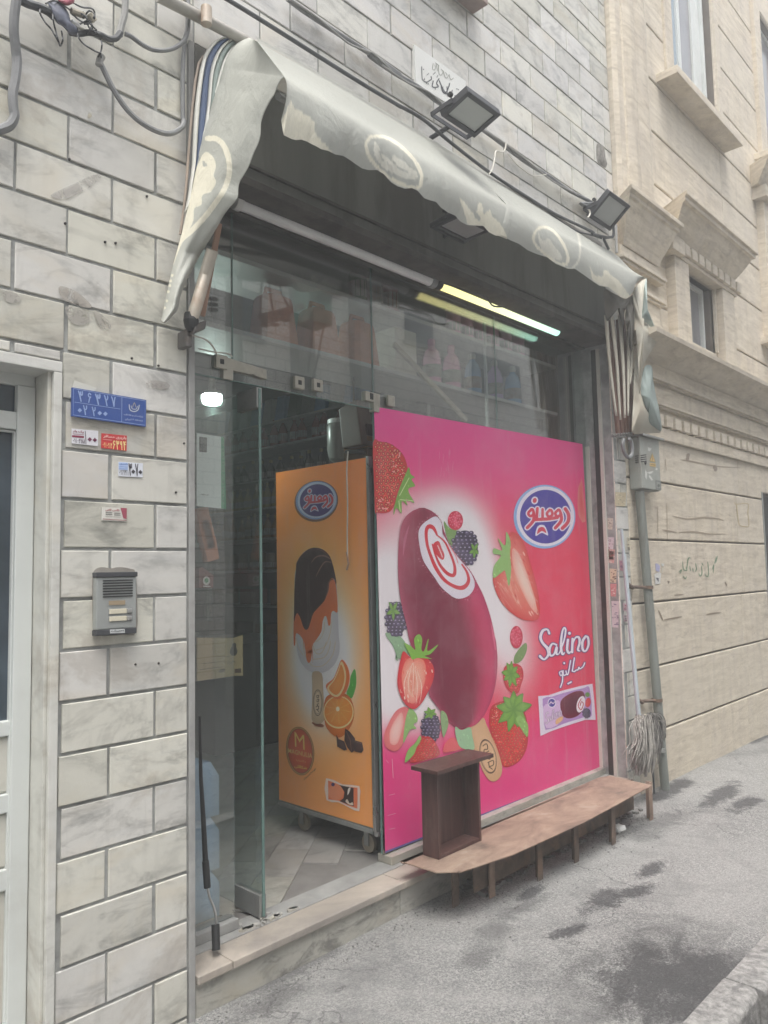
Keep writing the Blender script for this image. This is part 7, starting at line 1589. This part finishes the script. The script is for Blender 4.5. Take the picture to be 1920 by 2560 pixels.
cw = W(*c9([(225, 1500)])[0], -.09)[0]; ce = W(*c9([(465, 1500)])[0], -.09)[0]; zt_ = W(*c9([(340, 1370)])[0], -.09)[2]; zb_ = W(*c9([(350, 1790)])[0], -.12)[2]
for k in range(210):
    s = random.random(); xs0 = hc[0]+(s-.5)*(ce-cw)*.55; xe = cw+(ce-cw)*(s*.94+random.uniform(-.04, .06)); ln = math.sin(math.pi*min(1, max(0, s*.9+.12)))
    zend = zb_+(1-ln)*.22+random.uniform(0, .06); strand(mb2 if (s > .52 and random.random() < .75) else mb, xs0, -.085-random.random()*.07, zt_+random.uniform(-.03, .03), xe, zend, random.uniform(.0028, .0042), random.uniform(.003, .009))
mb.build('mop_strings', M['mop_string'], mp, smooth=True); mb2.build('mop_strings', M['mop_dark'], mp, smooth=True)
MB().box(hc[0]-.06, hc[0]+.07, -.105, -.07, zt_-.02, zt_+.015).build('clamp', M['rubber'], mp, bevel=.004)
a = W(*c9([(352, 0)])[0], -.04); b = WZ(1666, 1972, 0.0); b[1] = -.05
P0 = W(1599, 1235, -.05); P1 = W(1661, 1950, -.06)
dp = thing('downpipe', 'grey green steel pipe running down from the meter box to the pavement', 'pipe', (P1[0], -.06, 0))
M['pipe_green'] = basic('pipe_green', (.235, .255, .235), .5, .2, var=.2, scale=12, dirt=(.14, .13, .11), dirt_amt=.6, streak=True)
dd = P1-P0; Pb = P1+dd/np.linalg.norm(dd)*(P1[2]+.01)
MB().tube([P0-dd/np.linalg.norm(dd)*.02, P0+dd*.5, Pb], .030, 18).build('pipe', M['pipe_green'], dp, smooth=True)
for q in [(385, 465), (450, 1245)]:
    c_ = W(*c9([q])[0], -.055); m = MB(); m.tube([c_+np.array((0, 0, .011)), c_-np.array((0, 0, .011))], .036, 16); m.tube([c_+np.array((-.03, 0, 0)), c_+np.array((-.16, .055, .008))], .011, 8); m.tube([c_+np.array((-.15, .03, .0)), c_+np.array((-.20, .05, .03))], .013, 6); m.build('wall_clamp', M['rusty_dark'], dp, smooth=True)
mb_ = MB(); zj_ = W(*c9([(470, 1590)])[0], -.06)
MB().tube([zj_+np.array((0, 0, .012)), zj_-np.array((0, 0, .012))], .034, 16).build('pipe_joint', M['galvanised'], dp, smooth=True)
cable('thin_pipe', 'thin dark conduit rising from the pavement behind the mop strings', c9, [(420, 1700), (424, 1780), (430, 1880), (432, 1895)], -.05, .007, M['cable_dark'], 'pipe')
# meter box
xw_ = W(1569, 1150, -.004)[0]; EY = float(WX(1600, 1150, xw_)[1]); print('EY', EY)
x0, x1, z0, z1_ = rect(c8, 450, 722, 652, 1228, EY)
z1_ = (W(*c8([(455, 722)])[0], EY)[2]+W(*c8([(640, 755)])[0], EY)[2])/2; z0 = (W(*c8([(455, 1212)])[0], EY)[2]+W(*c8([(655, 1240)])[0], EY)[2])/2
eb = thing('meter_box', 'grey metal meter box with peeling warning sticker under the hanging awning cloth', 'electrical box', ((x0+x1)/2, EY/2, z0))
M['box_grey'] = basic('box_grey', (.33, .345, .315), .5, .1, var=.07, dirt=(.26, .22, .18), dirt_amt=.5)
MB().box(x0+.004, x1-.004, EY+.018, -.004, z0+.004, z1_-.004).build('case', M['box_grey'], eb, bevel=.006)
MB().box(x0, x1, EY, EY+.017, z0+.006, z1_-.002).build('door', M['box_grey'], eb, bevel=.004)
MB().box(x0-.01, x1+.03, EY-.03, -.002, z1_-.0015, z1_+.012).build('rain_hood', M['grey_metal'], eb, bevel=.003)
mb = MB(); MB().hexa([(x0+.01, EY+.01, z0-.0), (x1-.01, EY+.01, z0-.0), (x1-.01, -.01, z0-.0), (x0+.01, -.01, z0-.0), (x0+.01, EY+.01, z0+.003), (x1-.01, EY+.01, z0+.003), (x1-.01, -.01, z0+.003), (x0+.01, -.01, z0+.003)]).build('bottom_plate', M['grey_metal'], eb)
mb = MB()
for k in range(4): mb.box(x0+.001, x0+.0042, -.13, -.05, z0+.18+k*.014, z0+.186+k*.014)
mb.build('vent_slots', M['black_plastic'], eb)
a = Art(lambda p, q: W(p, q, EY-.0012), (0, -1, 0), .0006)
a.poly(c8([(567, 875), (600, 965), (540, 955)]), '#8c8048', 1); a.poly(c8([(567, 888), (594, 960), (546, 951)]), '#c8a86c', 2); a.poly(c8([(542, 968), (600, 976), (600, 1008), (542, 1000)]), '#c0a468', 1); a.stroke(c8([(552, 985), (592, 991)]), 1.2, '#6c5c38', 2, 0)
a.stroke(c8([(566, 905), (562, 925), (572, 928), (566, 948)]), 1.2, '#6c5c38', 3, 0)
for q in [[(525, 820), (560, 835), (545, 862), (528, 855)], [(500, 1035), (520, 1060), (515, 1130), (498, 1100)], [(515, 1060), (580, 1045), (560, 1070), (540, 1075)], [(540, 1080), (575, 1130), (560, 1140), (535, 1100)], [(600, 1015), (620, 1025), (612, 1040), (598, 1035)]]: a.poly(c8(q), '#c8cac4', 1)
a.poly(c8([(597, 1130), (650, 1140), (652, 1225), (600, 1215)]), '#6c706c', 1); a.poly(c8([(606, 1145), (642, 1152), (644, 1212), (608, 1205)]), '#8c908a', 2); a.ell(*c8([(625, 1185)])[0], 3, 4, '#50544f', 3)
a.mb.build('stuck_labels', M['flatprint'], eb, normals=False); c_ = W(*c8([(500, 970)])[0], EY)
MB().lathe((c_[0], EY-.008, c_[2]), [(.0, 0), (.011, 0), (.011, .008)], 12, axis=(0, 1, 0)).build('lock', M['dark_metal'], eb)
cable('cable_loop', 'grey corrugated cable loop beside the left side of the meter box', c8, [(300, 745), (290, 800), (305, 870), (335, 915), (370, 900), (380, 840), (370, 770), (350, 740)], -.10, .012, M['cable_grey'])
# remnants of stickers and paint on stone
def scraps(name, label, items, y, f, nrm=(0, -1, 0), place=None):
    a = Art(place or (lambda p, q: W(p, q, y)), nrm, .0006)
    for k, (P_, c__, *r) in enumerate(items): a.poly(f(P_), c__, 1+(r[0] if r else 0))
    return tag(a.mb.build(name, M['flatprint'], normals=False), label, 'sticker', 'torn stickers near the shutter guide')
random.seed(8)
def junk(f, x0, x1, y0, y1, base, inks, n=10):
    it = [([(x0, y0), (x1, y0+random.uniform(0, 6)), (x1-random.uniform(0, 8), y1), (x0+random.uniform(0, 6), y1-4)], base)]
    for k in range(n):
        yy = random.uniform(y0+6, y1-10); xa = random.uniform(x0+4, x1-14); it.append(([(xa, yy), (xa+random.uniform(6, 18), yy+2), (xa+random.uniform(6, 16), yy+random.uniform(4, 9)), (xa, yy+5)], random.choice(inks), 1.0+k*.1))
    return it
rp = lambda p, q: WX(p, q, 4.650)
k = 0
for (x0, x1, y0, y1, b_, i_) in [(145, 200, 1490, 1600, '#cfc8b8', ['#6a5c58', '#9c8c84']), (148, 208, 1670, 1785, '#d4ccd0', ['#54304c', '#6c4860', '#8c3c50']), (150, 205, 1800, 1880, '#d8cfbc', ['#a8907c'])]:
    scraps('torn_sticker', ['torn cream sticker highest on the right door reveal', 'torn maroon lettered sticker on the right door reveal', 'torn blank cream sticker low on the right door reveal'][k], junk(c8, x0, x1, y0, y1, b_, i_), 0, c8, (-1, 0, 0), rp); k += 1
k = 0
for (x0, x1, y0, y1, b_, i_) in [(115, 158, 200, 300, '#d0a8a0', ['#b06068', '#e0d0c8']), (122, 172, 335, 435, '#d8cbb0', ['#4c4038', '#887460']), (125, 170, 440, 530, '#d09090', ['#c87078', '#e8d8d0']), (134, 188, 560, 745, '#d0c8cc', ['#443c68', '#5c5480', '#7c7890'])]:
    scraps('torn_sticker', ['faded pink sticker on the right door reveal', 'cream sticker with dark letters on the right door reveal', 'reddish torn sticker on the right door reveal', 'long white sticker with violet letters on the right door reveal'][k], junk(c9, x0, x1, y0, y1, b_, i_, 14), 0, c9, (-1, 0, 0), rp); k += 1
k = 0
for (x0, x1, y0, y1, b_, i_) in [(188, 214, 278, 352, '#c890a0', ['#a04868', '#8c5c84']), (214, 248, 575, 632, '#cfb0b8', ['#a04c60', '#8c88a0']), (216, 246, 655, 705, '#c0b0b4', ['#504c58', '#a06c7c']), (240, 262, 120, 210, '#c8c0ac', ['#6c6860'])]:
    scraps('torn_sticker', ['small pink sticker on the narrow tile strip behind the mop pole', 'small pink and white sticker low on the narrow tile strip', 'small blotted sticker lowest on the narrow tile strip', 'cream sticker beside the tip of the mop pole'][k], junk(c9, x0, x1, y0, y1, b_, i_, 7), -.0025, c9); k += 1
scraps('torn_sticker', 'square tan sticker with dark print above the mop pole tip', junk(c8, 218, 320, 1245, 1380, '#c4b698', ['#5c5448', '#8c7c64', '#e4dcc8'], 14), -.0025, c8)
scraps('torn_sticker', 'torn white and blue sticker scraps on the beige wall beside the pipe', [([(438, 300), (455, 302), (470, 320), (466, 360), (440, 350)], '#a8a8c8'), ([(430, 375), (462, 360), (478, 368), (470, 440), (436, 446)], '#d0d0cc', 1), ([(478, 298), (500, 302), (494, 320), (480, 316)], '#ccccc8'), ([(482, 330), (492, 330), (486, 372)], '#d4cfc0'), ([(440, 398), (460, 402), (458, 430)], '#64646c', 2), ([(520, 420), (538, 424), (530, 440)], '#7c6c5c')], -.002, c9)
# green sprayed writing
a = Art(lambda p, q: W(p, q, -.0015), (0, -1, 0), .0005); gcol = '#6c8c6c'
for P_ in [[(600, 360), (618, 345), (608, 372)], [(625, 290), (632, 340), (655, 350), (650, 325)], [(628, 385), (645, 405), (652, 392)], [(655, 345), (664, 270), (680, 262)], [(676, 320), (680, 350)], [(695, 335), (700, 355)], [(716, 300), (722, 340), (712, 356)], [(738, 370), (748, 388), (760, 368), (756, 320)], [(780, 372), (795, 392), (806, 370), (800, 290)], [(760, 300), (768, 312)], [(832, 340), (842, 310), (838, 360)], [(848, 300), (858, 260)], [(856, 295), (866, 250)]]:
    a.stroke(c9(P_), [1.4, 2.6, 1.6], gcol, 1, 5)
tag(a.mb.build('graffiti', M['flatprint'], normals=False), 'faded green sprayed Persian writing on the beige stone wall', 'graffiti')
a = Art(lambda p, q: W(p, q, -.0015), (0, -1, 0), .0005)
a.stroke(c8([(1345, 1345), (1360, 1360), (1470, 1355), (1468, 1440), (1478, 1560), (1440, 1570), (1390, 1555), (1375, 1480), (1362, 1370)]), 1.6, '#b09c64', 1, 3)
for q in [[(760, 1470), (900, 1500), (1060, 1485), (1180, 1495), (1240, 1515)], [(660, 1600), (800, 1625)], [(820, 1625), (960, 1620), (1100, 1640), (1260, 1640)], [(835, 940), (960, 960), (1160, 1000), (1400, 1015)]]: a.stroke(c8(q), [1.5, 4.2, 3.2, 1.2], '#9c8c78', 1, 4)
for q in [[(620, 1380), (620, 1640)], [(705, 1350), (710, 1690)], [(690, 930), (700, 1040)]]: a.stroke(c8(q), 1.4, '#a4947e', 1, 0)
for q in [[(500, 690), (560, 680), (620, 668)], [(790, 655), (840, 645), (890, 640)], [(460, 625), (475, 660), (490, 695)], [(920, 430), (932, 455)], [(570, 520), (630, 515)]]: a.stroke(c9(q), [2, 4.5, 2], '#8c7c6a', 1, 3)
for q in [(905, 900), (1165, 1030), (900, 930), (1155, 1010)]: a.ell(*c8([q])[0], 4.5, 6, '#8c7c6c', 1.2, 20, 9)
tag(a.mb.build('paint_marks', M['flatprint'], normals=False), 'old tape marks and paint smears on the beige stone wall', 'marks')

# small litter under the bench and on the pavement
random.seed(6)
mb = MB()
q = WZ(1545, 2075, .02); 
for k in range(7): mb.obox((q[0]+random.uniform(-.02, .02), q[1]+random.uniform(-.02, .02), .02+random.uniform(0, .015)), (random.uniform(.01, .022), random.uniform(-.01, .01), random.uniform(-.01, .01)), (random.uniform(-.01, .01), random.uniform(.01, .02), 0), (0, .004, .012))
tag(mb.build('plastic_bag', M['white_plastic'], smooth=True, bevel=.003), 'small crumpled white plastic bag lying under the far end of the bench', 'bag')
mb = MB()
for k in range(900):
    u = random.random(); 
    if u < .5: X, Y = random.uniform(2.6, 4.5), -.12+abs(random.gauss(0, .14))*-1
    elif u < .75: X, Y = random.uniform(1.5, 3.0), -.03-abs(random.gauss(0, .06))
    else: X, Y = random.uniform(1.2, 7.5), random.uniform(-1.15, -.05)
    r = random.uniform(.001, .0036)*(1.0 if u < .75 else .7); a_ = random.uniform(0, 3.1)
    mb.obox((X, Y, r*.5+.003), (r*math.cos(a_), r*math.sin(a_), 0), (-r*.7*math.sin(a_), r*.7*math.cos(a_), 0), (0, 0, r*.6))
tag(mb.build('grit', M['kerb']), kind='stuff')
mb = MB()
for k in range(260):
    X, Y = random.uniform(2.9, 4.5), random.uniform(-.15, -.01); r = random.uniform(.006, .02); a_ = random.uniform(0, 3.1)
    mb.obox((X, Y, r*.4), (r*math.cos(a_), r*math.sin(a_), random.uniform(-.3, .3)*r), (-r*.7*math.sin(a_), r*.7*math.cos(a_), 0), (0, 0, r*.5))
tag(mb.build('debris', M['plaster_dark']), kind='stuff')

# ------------------------------------------------------------------ thin even haze volume, added to stand in for a milky lens veil
hz = NT('veil_haze'); pv = hz.n('ShaderNodeVolumePrincipled'); pv.inputs['Color'].default_value = (.93, .95, .95, 1); pv.inputs['Density'].default_value = .024; pv.inputs['Anisotropy'].default_value = .2
hz.l(pv.outputs[0], hz.out.inputs['Volume'])
tag(MB().box(-25, 27, -15, 13, -1.2, 10.4).build('haze', hz.m), kind='stuff')
bpy.context.view_layer.update()
